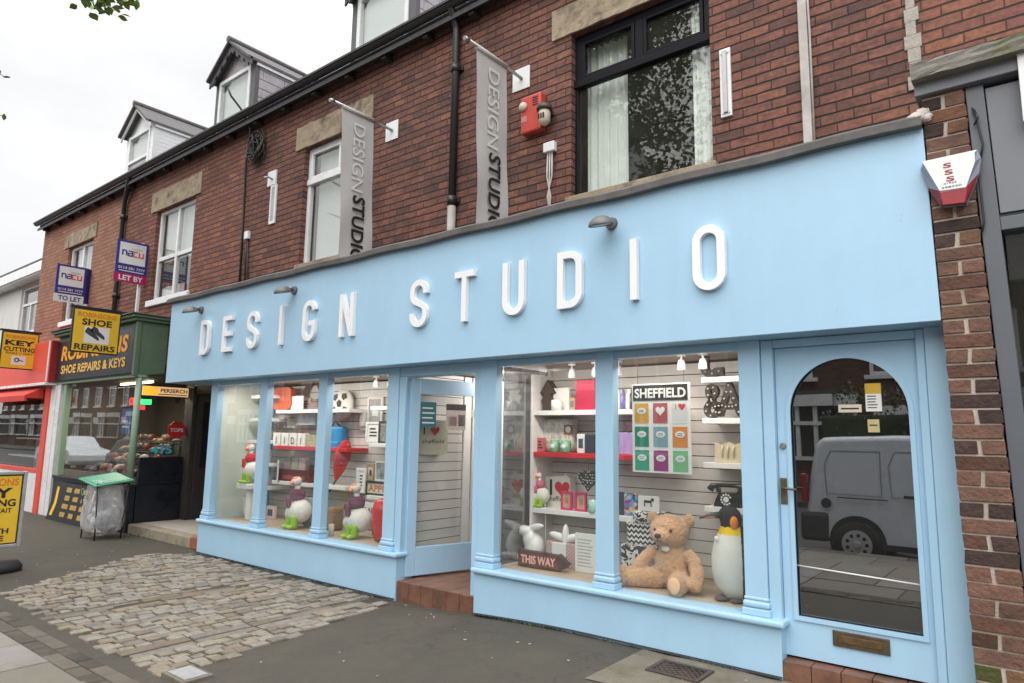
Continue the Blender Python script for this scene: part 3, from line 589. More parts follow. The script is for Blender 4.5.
def make_dormer(r, x0, x1, kind):
    y0, z0, ze, za = 1.2, 6.5, 8.0, 8.5; xm = (x0+x1)/2; m = WCLAD if kind == 'white' else CLAD
    ys = 3.4
    d = B()
    d.quad((x0, y0, z0), (x0, ys, z0), (x0, ys, ze), (x0, y0, ze)); d.quad((x1, y0, z0), (x1, y0, ze), (x1, ys, ze), (x1, ys, z0))
    d.bm.faces.new([d.bm.verts.new(p) for p in ((x0, y0, ze), (x1, y0, ze), (xm, y0, za))])
    d.quad((x0, y0, z0), (x1, y0, z0), (x1, y0, z0+.5), (x0, y0, z0+.5))
    do = d.build('dormer', m, r, fixn=False)
    c = B(); c2 = B()                                  # courses of slates or boards on both cheeks
    hh = 0.085 if kind == 'white' else 0.17; k = 0; z = z0
    while z < ze-.01:
        zt = min(z+hh-(.004 if kind == 'white' else .014), ze); lx = y0 + (-.3 if k % 2 else 0)*(kind != 'white'); k += 1
        while lx < ys:
            l2 = ys if kind == 'white' else min(lx+.42, ys)
            a = max(lx+.006, y0)
            if l2-a > .03: c.box(x1+.002, x1+.016, a, l2-.003, z, zt); c2.box(x0-.016, x0-.002, a, l2-.003, z, zt)
            lx = l2
        z += hh
    c.build('cheek_cladding', m, do); c2.build('cheek_cladding', m, do)
    f = B(); fx0, fx1, fz0, fz1 = x0+.12, x1-.12, 6.65, ze-.04
    frame_rect(f, fx0, fx1, fz0, fz1, y0-.05, y0+.02, .075)
    tr = fz0+(fz1-fz0)*(.52 if kind == 'white' else .36); f.box(fx0+.076, fx1-.076, y0-.052, y0+.02, tr-.035, tr+.035, .005)
    f.build('window_frame', UPVC, do)
    p = B(); p.box(fx0+.07, fx1-.07, y0-.02, y0-.014, fz0+.07, fz1-.07); p.build('pane', GLASSU, do)
    q = B(); q.box(fx0+.05, fx1-.05, y0+.05, y0+.06, fz0, fz1); q.build('blind', BLIND, do)
    for xa, xb in ((x0-.02, fx0-.001), (fx1+.001, x1+.02)):
        q = B(); q.box(xa, xb, y0-.03, y0+.05, z0, ze, .004); q.build('corner_post', UPVC if kind == 'white' else TIMB2, do)
    rf = B(); s = (za-ze)/(xm-x0); ov = .06
    for sg, xe in ((-1, x0-ov), (1, x1+ov)):
        zo = ze-ov*s
        A_, B_, C_, D_ = (xe, y0-.22, zo), (xm, y0-.22, za), (xm, ys+.6, za), (xe, ys+.6, zo)
        up = lambda p, h=.05: (p[0], p[1], p[2]+h)
        rf.quad(*map(up, (A_, B_, C_, D_))); rf.quad(A_, D_, C_, B_); rf.quad(A_, B_, up(B_), up(A_)); rf.quad(A_, up(A_), up(D_), D_)
    rf.tube([(xm, y0-.23, za+.06), (xm, ys+.6, za+.06)], .06, 8)
    rf.build('dormer_roof', pm('dormer slates', (0.11, 0.105, 0.105), .8, .3, 9, .4, 40), do)
    bb = B()
    for sg, xe in ((-1, x0-ov), (1, x1+ov)):
        zo = ze-ov*s; n = 8
        for i in range(n):
            t0, t1 = i/n, (i+1)/n; xa, xb = xe+(xm-xe)*t0, xe+(xm-xe)*t1; zA, zB = zo+(za-zo)*t0, zo+(za-zo)*t1
            dip = .09 if kind == 'white' else .10+.06*(i % 2)
            q4 = [(xa, zA-dip), (xb, zB-dip), (xb, zB+.045), (xa, zA+.045)]
            if sg > 0: q4 = q4[::-1]
            bb.prism(q4, (0, y0-.155, 0), FX, FZ, .03)
    bb.build('bargeboard', UPVC if kind == 'white' else TIMB2, do)
    for xa in (x1+.017, x0-.05):
        sb = B(); sb.box(xa, xa+.033, y0-.02, ys, ze-.10, ze-.03, .004); sb.build('eaves_trim', UPVC, do)
TIMB2 = pm('grey painted timber', (0.10, 0.095, 0.105), 0.6, 0.15, 10)
WA = (-16.52, -15.16, 3.78, 5.43); WB = (-12.29, -10.86, 3.76, 5.40); WC = (-7.79, -6.45, 3.74, 5.40); WD = (-3.40, -2.01, 3.74, 5.40)
terrace('brick_house', 'light red brick house at the left end of the row with a white dormer', -18.22, -13.64, REDB, WA, (-16.75, -15.0, 5.432, 5.74), 'pair', (-15.75, -14.45, 'white'))
terrace('brick_house', 'mid red brick house with a white four pane window, second from the left end', -13.64, -9.25, MIDB, WB, (-12.5, -10.69, 5.402, 5.77), 'pair', (-11.82, -10.5, 'slate'))
terrace('brick_house', 'sooty brick house with a white framed window half behind the left banner', -9.25, -4.93, DARKB, WC, (-8.0, -6.36, 5.402, 5.74), 'single', (-7.78, -6.42, 'slate'))
terrace('brick_house', 'sooty brick house with a black framed window and net curtains', -4.93, -0.56, DARKB, WD, (-3.62, -1.9, 5.402, 5.72), 'dark')
terrace('brick_house', 'red brick house above the dark grey shop at the right edge', -0.56, 4.2, MIDB, None, None, None, None, 3.55)
# white rendered house past the end of the row
r = root('white_house', 'white rendered house with a grey window beyond the left end of the brick row', 'house', (-23, 1.2, 0))
RENDER = pm('white render', (0.62, 0.61, 0.59), 0.85, 0.05, 3, dirt=(0.42, 0.4, 0.36), dscale=1, damt=0.4)
x0, x1 = -30, -19.0; wy = 1.2
EV = P(20, 275, .9).z; wh = (P(22, 310, 1.25).x, P(39, 310, 1.25).x, P(30, 333, 1.25).z, P(30, 287, 1.25).z)
b = B(); wall_panel(b, x0, x1, -0.2, EV+.1, wy, [wh]); b.quad((x1, wy, -.2), (x1, 9, -.2), (x1, 9, EV+.1), (x1, wy, EV+.1)); b.quad((x0, wy, -.2), (x0, wy, EV+.1), (x0, 9, EV+.1), (x0, 9, -.2)); b.build('wall', RENDER, r, fixn=False)
b = B(); b.prism([(0, 0), (0.25, 0), (0.25, .1), (4.4, 2.2), (4.4, 2.3), (0, .16)], (x0-.1, wy-.3, EV+.06), (0, 1, 0), FZ, x0-x1-.2); b.build('roof', SLATE, r)
b = B(); b.box(x0-.1, x1+.1, wy-.34, wy-.302, EV-.12, EV+.13, .008); b.box(x0-.1, x1+.1, wy-.30, wy-.004, EV-.15, EV-.11, .004); b.build('eaves_board', UPVC, r)
f = B(); frame_rect(f, *wh, wy+.05, wy+.11, .07); zm_ = wh[2]+.6*(wh[3]-wh[2]); xm_ = (wh[0]+wh[1])/2; f.box(wh[0]+.07, wh[1]-.07, wy+.048, wy+.11, zm_, zm_+.07, .004); f.box(xm_-.03, xm_+.03, wy+.046, wy+.11, wh[2]+.07, zm_, .004); fo = f.build('window', UPVC, r)
pane(wh[0]+.06, wh[1]-.06, wh[2]+.06, wh[3]-.06, wy+.08, 'pane', GLASSU, fo)
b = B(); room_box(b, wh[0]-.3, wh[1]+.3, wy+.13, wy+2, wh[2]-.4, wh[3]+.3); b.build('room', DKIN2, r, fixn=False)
# ------------------------------------------------------------------ the row across the road (seen in the shop glass)
def far_house(label, cx, wmat):
    r = root('terraced_house', label, 'house', (cx, -18.5, 0.7), 'terraced houses across the road')
    w = 2.75; y = -18.5
    b = B(); b.box(cx-w, cx+w, y-7, y, -1.2, 5.9); b.build('wall', wmat, r)
    b = B(); b.prism([(0.25, 0), (0.25, .08), (-3.5, 2.9), (-7.2, .08), (-7.2, 0)], (cx+w, y, 5.9), (0, 1, 0), FZ, 2*w); ro = b.build('roof', SLATE, r)
    b = B(); b.box(cx+w-.9, cx+w-.25, y-3.9, y-3.2, 8.3, 9.7, .02); b.build('chimney', OPPB, ro)
    for xx in (-1.35, 1.35):
        f = B(); frame_rect(f, cx+xx-.5, cx+xx+.5, 3.55, 5.2, y+.005, y+.08, .1); f.box(cx+xx-.4, cx+xx+.4, y+.006, y+.082, 4.35, 4.43); f.box(cx+xx-.65, cx+xx+.65, y+.005, y+.14, 3.42, 3.548); fo = f.build('window', UPVC, r); pane(cx+xx-.4, cx+xx+.4, 3.65, 5.1, y+.02, 'pane', GLASSU, fo)
    by = B(); by.prism([(-1.25, 0), (1.25, 0), (.8, -.75), (-.8, -.75)], (cx-.9, y+.005, -1.1), FX, (0, -1, 0), 2.0); by.build('bay', wmat, r)
    by = B(); bx = cx-.9
    for a, c in (((-1.25, 0.005), (-.8, .755)), ((-.8, .755), (.8, .755)), ((.8, .755), (1.25, .005))):
        dxx, dyy = c[0]-a[0], c[1]-a[1]; ln = math.hypot(dxx, dyy); n = 3 if ln > 1 else 1
        for i in range(n+1):
            px_, py_ = bx+a[0]+dxx*i/n, y+a[1]+dyy*i/n; by.box(px_-.06, px_+.06, py_-.06, py_+.06, .91, 2.6)
        by.prism([(0, 0), (ln, 0), (ln, .12), (0, .12)], (bx+a[0], y+a[1], .9), (dxx/ln, dyy/ln, 0), FZ, .14); by.prism([(0, 0), (ln, 0), (ln, .12), (0, .12)], (bx+a[0], y+a[1], 2.0), (dxx/ln, dyy/ln, 0), FZ, .1); by.prism([(0, 0), (ln, 0), (ln, .35), (0, .35)], (bx+a[0], y+a[1], 2.6), (dxx/ln, dyy/ln, 0), FZ, .16)
    bo = by.build('bay_window', UPVC, r)
    by = B(); by.prism([(-1.2, 0), (1.2, 0), (.76, -.7), (-.76, -.7)], (bx, y+.01, .95), FX, (0, -1, 0), 1.7); by.build('pane', GLASSD2, bo)
    by = B(); by.prism([(-1.4, 0), (1.4, 0), (.9, -.9), (-.9, -.9)], (bx, y+.005, 2.955), FX, (0, -1, 0), .12); by.build('bay_roof', SLATE, r)
    d = B(); d.box(cx+1.0, cx+1.95, y+.005, y+.07, -.1, 2.05, .01); dr = d.build('door', random.choice([REDD, pm('door navy', (.03, .05, .13), .4), pm('door green', (.03, .1, .05), .4)]), r)
    d = B(); d.box(cx+.9, cx+2.05, y+.005, y+.1, 2.06, 2.6, .01); d.build('door_head', UPVC, r)
    return r
GLASSD2 = pm('dark window glass', (0.02, 0.022, 0.025), 0.06, 0.05, 2, spec=0.8)
hs_ = [far_house('brick house across the road with a white bay window', .3, OPPB), far_house('brick house across the road with a white bay window', -5.2, OPPB)]
for i in range(15):
    copy_tree(hs_[i % 2], loc=(-10.7-5.5*i, -18.5, 0.7))
# ------------------------------------------------------------------ the blue gift shop front
S = root('shopfront', 'pale blue shopfront with white DESIGN STUDIO letters, big display windows and an arched door', 'shopfront', (-5, 0, 0))
XL, XR = -8.97, -0.43
b = B(); b.box(-9.9, -0.505, -0.17, 0.44, 2.185, 3.345, 0.004)
for v in b.bm.verts:
    if v.co.x > -2: v.co.x += .053-.017*(v.co.z-2.185)
fas = b.build('fascia', BLUE, S)
b = B()
n = 60                                            # lead capping, a little uneven
for i in range(n):
    xa, xb = -9.93+i*(9.46/n), -9.93+(i+1)*(9.46/n); za, zb = 3.35+.006*math.sin(i*.9), 3.35+.006*math.sin((i+1)*.9)
    if i == 0: prev = None
    ring = lambda x, z: [(x, -0.235, z-.012), (x, -0.24, z+.035), (x, -.2, z+.062), (x, .49, z+.14), (x, .49, z)]
    A_, B_ = ring(xa, za), ring(xb, zb)
    for k in range(5): b.quad(A_[k], B_[k], B_[(k+1) % 5], A_[(k+1) % 5])
b.build('capping', LEAD, S)
# letters
def arc(cx, cy, rx, ry, a0, a1, n=10): return [(cx+rx*math.cos(a0+(a1-a0)*i/n), cy+ry*math.sin(a0+(a1-a0)*i/n)) for i in range(n+1)]
LH, LW, SW = 0.465, 0.235, 0.0285
def letter(ch, x0, z0):
    b = B(); O = (x0, -0.215, z0); D = 0.042; w, h, s = LW, LH, SW; r = w/2-s
    def st(path, closed=False): b.stroke(path, s, O, FX, FZ, D, closed)
    if ch == 'O': st(arc(w/2, h-s-r, r, r, 0, PI)+arc(w/2, s+r, r, r, PI, 2*PI), True)
    elif ch == 'U': st([(s, h)]+arc(w/2, s+r, r, r, PI, 2*PI)+[(w-s, h)])
    elif ch == 'D': st([(s, s), (w-s-r, s)]+arc(w-s-r, s+r, r, r, -PI/2, 0, 7)+arc(w-s-r, h-s-r, r, r, 0, PI/2, 7)+[(s, h-s)], True)
    elif ch == 'I': st([(w/2, 0), (w/2, h)])
    elif ch == 'T': st([(w/2, 0), (w/2, h-2*s)]); st([(0, h-s), (w, h-s)])
    elif ch == 'E':
        st([(w*.93, s), (s, s), (s, h-s), (w*.93, h-s)]); st([(2*s, h/2), (w*.85, h/2)])
    elif ch == 'N':
        b.stroke([(s, 0), (s, h)], s, O, FX, FZ, D); b.stroke([(w-s, 0), (w-s, h)], s, O, FX, FZ, D)
        b.prism([(2*s+.001, h), (2*s+.001, h-.16), (w-2*s-.001, 0), (w-2*s-.001, .16)], (O[0], O[1]+.001, O[2]), FX, FZ, D-.001)
    elif ch == 'G': st(arc(w/2, h-s-r, r, r, 0.05, PI)+arc(w/2, s+r, r, r, PI, 2*PI)+[(w-s, h*.5-s), (w*.5, h*.5-s)])
    elif ch == 'S':
        q = h*.5; p = [(w-s, h*.70)]+arc(w/2, h-s-r, r, r, 0, PI)+[(s, h*.66), (s+.012, h*.60), (s+.04, h*.545), (w-s-.04, h*.455), (w-s-.012, h*.40), (w-s, h*.34)]+arc(w/2, s+r, r, r, 0, -PI)+[(s, h*.30)]
        st(p)
    b.build('letter', LETW, fas)
LETW = pm('white acrylic letter', (0.86, 0.86, 0.87), 0.35, 0.03, 4)
for ch, x in zip('DESIGNSTUDIO', (-8.9, -8.32, -7.73, -7.115, -6.56, -5.89, -4.79, -4.2, -3.63, -3.056, -2.4825, -1.90)): letter(ch, x, 2.52)
# stall risers and sills
for xa, xb in ((XL, -5.085), (-4.075, -1.455)):
    b = B(); b.box(xa, xb, 0.0, 0.10, -0.22, 0.318, 0.005); b.build('stall_riser', BLUE, S)
    b = B(); b.box(xa-.012, xb+.03, -0.04, 0.16, 0.32, 0.362, 0.014); b.build('sill', BLUE, S)
# pilasters with moulded bases
def pilaster(xa, xb, y0=.03, y1=.125, z0=.362, z1=2.1842, basem=True):
    b = B(); b.box(xa, xb, y0, y1, z0, z1, .006)
    if basem:
        b.box(xa-.018, xb+.018, y0-.022, y1+.002, z0+.001, z0+.045, .005); b.box(xa-.014, xb+.014, y0-.017, y1+.001, z0+.05, z0+.092, .014); b.box(xa-.006, xb+.006, y0-.008, y1+.0005, z0+.096, z0+.115, .006)
    b.build('pilaster', BLUE, S)
for xa, xb in ((-8.955, -8.79), (-7.745, -7.585), (-6.525, -6.37), (-5.345, -5.18), (-4.075, -3.885), (-2.85, -2.69), (-1.69, -1.54)): pilaster(xa, xb)
pilaster(-0.565, -0.432, z0=0.0, basem=False)
# lintel over windows and doors
b = B(); b.box(-8.78, -5.347, .05, .14, 2.125, 2.18, .004); b.box(-3.883, -1.692, .05, .14, 2.125, 2.18, .004); b.box(-8.95, -0.44, .0325, .44, 2.181, 2.1845); b.build('lintel', BLUE, S)
b = B()
for xa, xb in ((-5.178, -5.09), (-4.155, -4.077)): b.box(xa, xb, .045, .22, 0.09, 2.0, .006)
b.box(-5.178, -4.077, .045, .22, 2.085, 2.18, .006); b.box(-5.178, -5.09, .046, .219, 1.998, 2.084); b.box(-4.155, -4.077, .046, .219, 1.998, 2.084)
b.build('door_frame', BLUE, S)
b = B()
b.box(-1.538, -1.46, .05, .2, 0.12, 2.178, .006); b.box(-.615, -.568, .05, .2, 0.12, 2.178, .006); b.box(-1.459, -.616, .055, .2, 2.125, 2.177, .004); b.build('door_frame', BLUE, S)
# glazing
for xa, xb in ((-8.789, -7.746), (-7.584, -6.526), (-6.369, -5.346), (-3.884, -2.851), (-2.689, -1.691)):
    pane(xa, xb, .363, 2.124, .11, 'window_pane', GLASS, S)
pb = B(); pb.box(XL+.01, XL+.016, .13, .95, .36, 2.15); pb.build('side_pane', pm('pale green frosted pane', (.62, .68, .62), .15, .05, 3), S)
pb = B(); pb.box(-3.96, -3.954, .23, .92, .36, 2.15); pb.build('side_pane', GLASSD, S)
pb = B(); pb.box(XL, XL+.06, .126, 3.2, -.2, .358); pb.box(XL, XL+.05, .95, 1.0, .36, 2.15); pb.box(XL, XL+.05, .126, 1, 2.151, 2.183); pb.build('side_wall', BLUE, S)
pb = B(); pb.box(-3.985, -3.93, .22, .98, 0.12, .358); pb.box(-3.985, -3.93, .93, .98, .36, 2.17, .004); pb.build('lobby_post', WHITE, S)
# entrance steps in quarry tiles
b = B(); n = 6
for i in range(n):
    xa, xb = -5.075+i*(.99/n), -5.075+(i+1)*(.99/n); b.box(xa+.002, xb-.002, .01, .06, -.2, .105, .004)
for r_ in range(11):
    for i in range(n): b.box(-5.075+i*(.99/n)+.002, -5.075+(i+1)*(.99/n)-.002, .062+r_*.165, .062+(r_+1)*.165-.004, 0, .103+random.uniform(-.001, .001), .002)
b.build('doorstep', QUARRY, S)
b = B()
for i in range(5): b.box(-1.454+i*.17+.002, -1.454+(i+1)*.17-.002, .0, .2, -.05, .125, .004)
b.build('doorstep', QUARRY, S)
# open shop door, hinged on the left
hx, hy = -5.085, .11; ang = math.radians(74); W_ = .92
Md = Matrix.Translation((hx, hy, 0)) @ Matrix.Rotation(ang, 4, 'Z')
b = B(); fw = .105
b.box(0, fw, -.022, .022, .125, 2.075, .005, Md); b.box(W_-fw, W_, -.022, .022, .125, 2.075, .005, Md)
b.box(fw+.001, W_-fw-.001, -.021, .021, .125, .40, .005, Md); b.box(fw+.001, W_-fw-.001, -.021, .021, 1.92, 2.075, .005, Md)
dr = b.build('shop_door', BLUE, S)
b = B(); b.box(fw-.005, W_-fw+.005, -.004, .004, .39, 1.93, 0, Md); b.build('door_glass', GLASS, dr)
b = B(); p = lambda u, v, z: Md @ Vector((u, v, z))
b.tube([p(.80, -.004, 1.60), p(.80, -.05, 1.58), p(.775, -.06, 1.42), p(.80, -.05, 1.20), p(.775, -.004, 1.10)], .012, 8); b.build('handle', STEEL, dr)
# notices stuck inside the glass of the open door
NOTT = pm('teal notice', (.03, .16, .19), .5, .1, 20); NOTW = PAPER
def on_door(u0, u1, z0, z1, m, name, writing=()):
    b = B(); yk = -.0085 if name == 'notice_print' else -.0065; b.box(u0, u1, yk, yk+.0015, z0, z1, 0, Md); b.mi = 1
    for body, uu, zz, hh, ww in writing:
        ux = Md.to_3x3() @ Vector((1, 0, 0)); b.text(body, Md @ Vector((uu, -.0066, zz)), ux, FZ, hh, ww, .0008, .02)
    b.build(name, [m, INK if m is not NOTT else WHITE], dr)
on_door(.12, .30, 1.58, 1.84, NOTT, 'notice')
for k in range(4): on_door(.14, .28-.02*(k % 2), 1.62+k*.05, 1.635+k*.05, PAPER, 'notice_print')
on_door(.42, .66, 1.56, 1.83, pm('pale notice', (.5, .46, .44), .5, .15, 30), 'notice'); on_door(.42, .66, 1.765, 1.83, INK, 'notice')
on_door(.45, .55, 1.60, 1.70, pm('peach notice', (.6, .3, .2), .5, .2, 40), 'notice'); on_door(.57, .65, 1.60, 1.72, INK, 'notice')
on_door(.72, .87, 1.70, 1.77, PAPER, 'notice')
# arched private door
b = B(); y0d, y1d = .095, .14
ax0, ax1, az0, azt = -1.382, -.664, .378, 2.045; rr = (ax1-ax0)/2; acx = (ax0+ax1)/2; asp = azt-rr*1.0
arch = [(ax0, az0), (ax1, az0)]+[(acx+rr*math.cos(a), asp+rr*math.sin(a)) for a in [PI*i/24 for i in range(25)]]
lx0, lx1, lz0, lz1 = -1.457, -.618, .14, 2.122
def ringfill(b, inner, outer, y, m=0):
    vi = [b.bm.verts.new((x, y, z)) for x, z in inner]; vo = [b.bm.verts.new((x, y, z)) for x, z in outer]
    n = len(inner); fs = []
    for i in range(n): fs.append(b.bm.faces.new((vo[i], vo[(i+1) % n], vi[(i+1) % n], vi[i])))
    return vi, vo
outer = []
for x, z in arch:
    if z <= az0+1e-6: outer.append((lx0 if x < acx else lx1, lz0))
    else:
        a = math.atan2(z-asp, x-acx); c, s_ = math.cos(a), math.sin(a); t = min((((lx1-acx) if c > 0 else (acx-lx0))/abs(c)) if abs(c) > 1e-6 else 9, ((lz1-asp)/s_) if s_ > 1e-6 else 9); outer.append((acx+c*t, asp+s_*t))
# put exact corners on the nearest outline points
for cx_, cz_ in ((lx0, lz1), (lx1, lz1)):
    k = min(range(len(outer)), key=lambda i: (outer[i][0]-cx_)**2+(outer[i][1]-cz_)**2); outer[k] = (cx_, cz_)
f_, o_ = ringfill(b, arch, outer, y0d); g_, p_ = ringfill(b, arch, outer, y1d)
for A_, B_ in ((f_, g_), (o_, p_)):
    for i in range(len(A_)): b.bm.faces.new((A_[i], A_[(i+1) % len(A_)], B_[(i+1) % len(A_)], B_[i]))
ad = b.build('arched_door', BLUE, S)
b = B(); b.stroke(arch, .014, (0, y0d-.012, 0), FX, FZ, .012, True); b.build('glazing_bead', BLUE, ad)
b = B(); inner_ = arch; b.prism(inner_, (0, .118, 0), FX, FZ, .006); b.build('door_glass', GLASSD, ad)
b = B(); b.box(-1.17, -.855, .082, .094, .25, .342, .003); b.mi = 1; b.box(-1.135, -.89, .076, .0815, .275, .318, .002); b.build('letter_slot', [BRASS, pm('old brass flap', (.16, .10, .05), .5, .3, 30, metal=.6)], ad)
b = B(); b.box(-1.452, -1.408, .088, .0945, 1.085, 1.255, .003); b.cyl((-1.43, .09, 1.19), (-1.43, .05, 1.19), .009); b.tube([(-1.43, .05, 1.19), (-1.40, .045, 1.19), (-1.335, .045, 1.185)], .008); b.build('handle', BRASS, ad)
b = B(); b.cyl((-1.425, .0945, 1.465), (-1.425, .078, 1.465), .022, .017); b.build('lock', STEEL, ad)
b = B(); b.cyl((ax0+.01, .112, .70), (ax1-.01, .112, .675), .0045, n=8); b.build('rail', WHITE, ad)
NY = pm('yellow notice', (.55, .36, .03), .5, .1, 20)
b = B(); b.box(-.915, -.825, .112, .1165, 1.80, 1.865); b.mi = 1; b.box(-.915, -.825, .1125, .1165, 1.69, 1.7995); b.mi = 2
for k in range(5): b.box(-.905, -.84+random.uniform(-.02, 0), .1115, .1122, 1.71+k*.018, 1.716+k*.018)
b.build('notice', [NY, PAPER, INK], ad)
b = B(); b.box(-1.075, -.94, .112, .1165, 1.685, 1.735); b.mi = 1; b.box(-1.06, -.955, .1112, .1118, 1.704, 1.714); b.build('notice', [CREAM, INK], ad)
b = B(); b.box(-.91, -.845, .112, .1165, 1.56, 1.64); b.mi = 1; b.box(-.90, -.855, .1115, .1118, 1.60, 1.608); b.build('notice', [pm('buff notice', (.5, .42, .2), .6, .1, 20), INK], ad)
b = B(); room_box(b, -1.455, -.60, .16, 3.2, .12, 2.17); b.build('stair_passage', DKIN, S, fixn=False)

# shop interior: floor, ceiling, walls of slotted boards
IX0, IX1, IY1 = -8.9, -1.47, 3.2
b = B(); b.quad((IX0, .15, 2.178), (IX0, IY1, 2.178), (IX1, IY1, 2.178), (IX1, .15, 2.178)); b.build('ceiling', CEILM, S)
b = B(); b.quad((IX0, IY1, -.1), (IX1, IY1, -.1), (IX1, IY1, 2.18), (IX0, IY1, 2.18)); b.quad((IX1, .15, -.1), (IX1, IY1, -.1), (IX1, IY1, 2.18), (IX1, .15, 2.18)); b.quad((IX0, 1.0, -.1), (IX0, 1.0, 2.18), (IX0, IY1, 2.18), (IX0, IY1, -.1)); b.build('inner_wall', PLAST, S)
b = B(); b.quad((-5.08, 1.8, .1), (-4.0, 1.8, .1), (-4.0, IY1, .1), (-5.08, IY1, .1)); b.build('inner_floor', DWOOD, S)
for xa, xb in ((IX0, -5.2), (-3.93, IX1)):
    b = B(); b.box(xa, xb, .13, .98, .335, .36); b.build('display_floor', DWOOD, S)
def slats(xa, xb, y, z0, z1, pitch=.1, M=None):
    b = B(); b.box(xa, xb, y+.012, y+.03, z0, z1, 0, M); b.mi = 1; z = z0
    while z < z1-.01:
        b.box(xa, xb, y, y+.0115, z+.004, min(z+pitch-.004, z1), 0, M); z += pitch
    return b.build('slatwall', [GROOVE, SLAT], S)
slats(-8.85, -5.3, .95, .36, 2.16); slats(-3.92, -1.5, .95, .36, 2.16)
b = B(); b.box(-5.21, -5.19, .25, 2.3, .1, 2.17); b.mi = 1; z = .12
while z < 2.15: b.box(-5.189, -5.178, .25, 1.0, z+.004, min(z+.096, 2.16)); z += .1
b.build('slatwall', [GROOVE, SLAT], S)
for ya, yb, xx in ((1.01, 1.13, -5.165), (1.14, 1.30, -5.15), (1.31, 1.46, -5.17), (1.47, 1.70, -5.145), (1.71, 2.3, -5.16)):
    b = B(); b.box(-5.189, xx, ya, yb, .11, 2.16, .008); b.build('white_panel', WHITE, S)
slats(-5.5, -3.4, 2.3, .12, 2.16)
# white panels and posts behind the entrance
# shelves (white boards, one edged in red)
def shelf(xa, xb, ztop, y0=.62, y1=.948, m=SHELFM, t=.045, yb=None):
    b = B(); b.box(xa, xb, y0, y1, ztop-t, ztop, .004)
    b.build('shelf', m, S)
for z in (1.75, 1.36, .84): shelf(-3.90, -2.46, z, m=SHRED if z == 1.36 else SHELFM)
b = B(); b.box(-3.925, -3.902, .60, .948, .362, 2.1, .003); b.build('shelf_side', SHELFM, S)
for z in (2.0, 1.67, 1.32, .98): shelf(-2.21, -1.62, z)
for z in (2.02, 1.70, 1.40, 1.09, .78): shelf(-8.84, -8.35, z, .55, .948)
for z in (1.81, 1.33, .87): shelf(-8.30, -6.72, z, m=SHRED if z == 1.33 else SHELFM)
for z in (1.83, 1.40, .80): shelf(-6.32, -5.5, z)
# small ceiling spotlights in the windows
SPOTE = pm('lit bulb', (1, .9, .7), .5, 0, 1, emit=(1.0, .85, .6), es=12)
spots = [(-8.45, .5), (-8.25, .5), (-6.15, .55), (-5.9, .55), (-3.45, .6), (-3.2, .6), (-2.96, .6), (-2.30, .45), (-2.12, .45)]
where = ['behind the leftmost window pane, nearest its left side', 'behind the leftmost window pane, nearest its right side', 'behind the third pane above the football cushion', 'behind the third pane above the white picture frames',
 'above the brown tree ornament, leftmost of three', 'above the white canvas, middle of three', 'above the crimson box, rightmost of three', 'above the SHEFFIELD poster, left of the pair', 'above the SHEFFIELD poster, right of the pair']
for (x, y), wh_ in zip(spots, where):
    r = root('spotlight', 'lit white ceiling spotlight '+wh_, 'spotlight', (x, y, 2.178), 'spotlights in the shop windows')
    b = B(); b.cyl((x, y, 2.177), (x, y, 2.16), .035); b.cyl((x, y, 2.16), (x, y, 2.13), .007, n=8); b.lathe([(.022, .03), (.03, 0), (.036, -.05), (.034, -.05), (.026, 0), (.0, .012)], (x, y, 2.10), 16); b.build('lamp_body', WHITE, r)
    b = B(); b.cyl((x, y, 2.062), (x, y, 2.058), .027); b.build('bulb', SPOTE, r)
for x, wd_, e in ((-8.2, 1.0, 4.4), (-7.05, .95, 3.7), (-5.9, .9, 3.7), (-3.35, .9, 3.9), (-2.2, .9, 4.0)):
    ld = bpy.data.lights.new('spot_glow', 'AREA'); ld.shape = 'RECTANGLE'; ld.size = wd_; ld.size_y = .08; ld.energy = e; ld.color = (1, .90, .82)
    lo = bpy.data.objects.new('spot_glow', ld); COL.objects.link(lo); lo.location = (x, .24, 2.12); lo.rotation_euler = (math.radians(20), 0, 0)
for x, y, z, e in ((-4.5, 1.7, 2.05, 13), (-4.5, 1.0, 2.1, 5)):
    ld = bpy.data.lights.new('shop_glow', 'POINT'); ld.energy = e; ld.color = (1, .90, .82); ld.shadow_soft_size = .1
    lo = bpy.data.objects.new('shop_glow', ld); COL.objects.link(lo); lo.location = (x, y, z)

# swan neck lamps on the fascia
LAMPM = pm('grey lamp metal', (.15, .15, .145), .5, .2, 12, metal=.3)
for x, lb in ((-9.0, 'above the first letter D'), (-6.81, 'between the letters I and G'), (-2.57, 'above the last letter I')):
    r = root('fascia_lamp', 'small grey swan neck lamp on the blue fascia '+lb, 'lamp', (x, -.17, 3.15), 'lamps on the blue fascia')
    b = B(); b.cyl((x, -.171, 3.15), (x, -.20, 3.15), .052, .045); b.build('base_plate', LAMPM, r)
    b = B(); b.tube([(x, -.19, 3.15), (x, -.26, 3.16), (x, -.29, 3.168), (x, -.315, 3.155)], .016); b.build('arm', LAMPM, r)
    Mx = Matrix.Rotation(math.radians(14), 3, 'X') @ Matrix.Diagonal((.92, .92, .85))
    b = B(); b.lathe([(.0, .055), (.03, .052), (.06, .04), (.095, .008), (.108, -.02), (.108, -.034), (.1, -.034), (.1, -.022), (.088, .0), (.05, .03), (0, .04)], (x, -.335, 3.125), 24, Mx); b.build('lamp_shade', LAMPM, r)
    b = B(); b.lathe([(0, 0), (.085, 0), (.085, -.006), (0, -.01)], (x, -.335, 3.105), 20, Mx); b.build('lamp_glass', pm('frosted lens', (.6, .6, .58), .3), r)

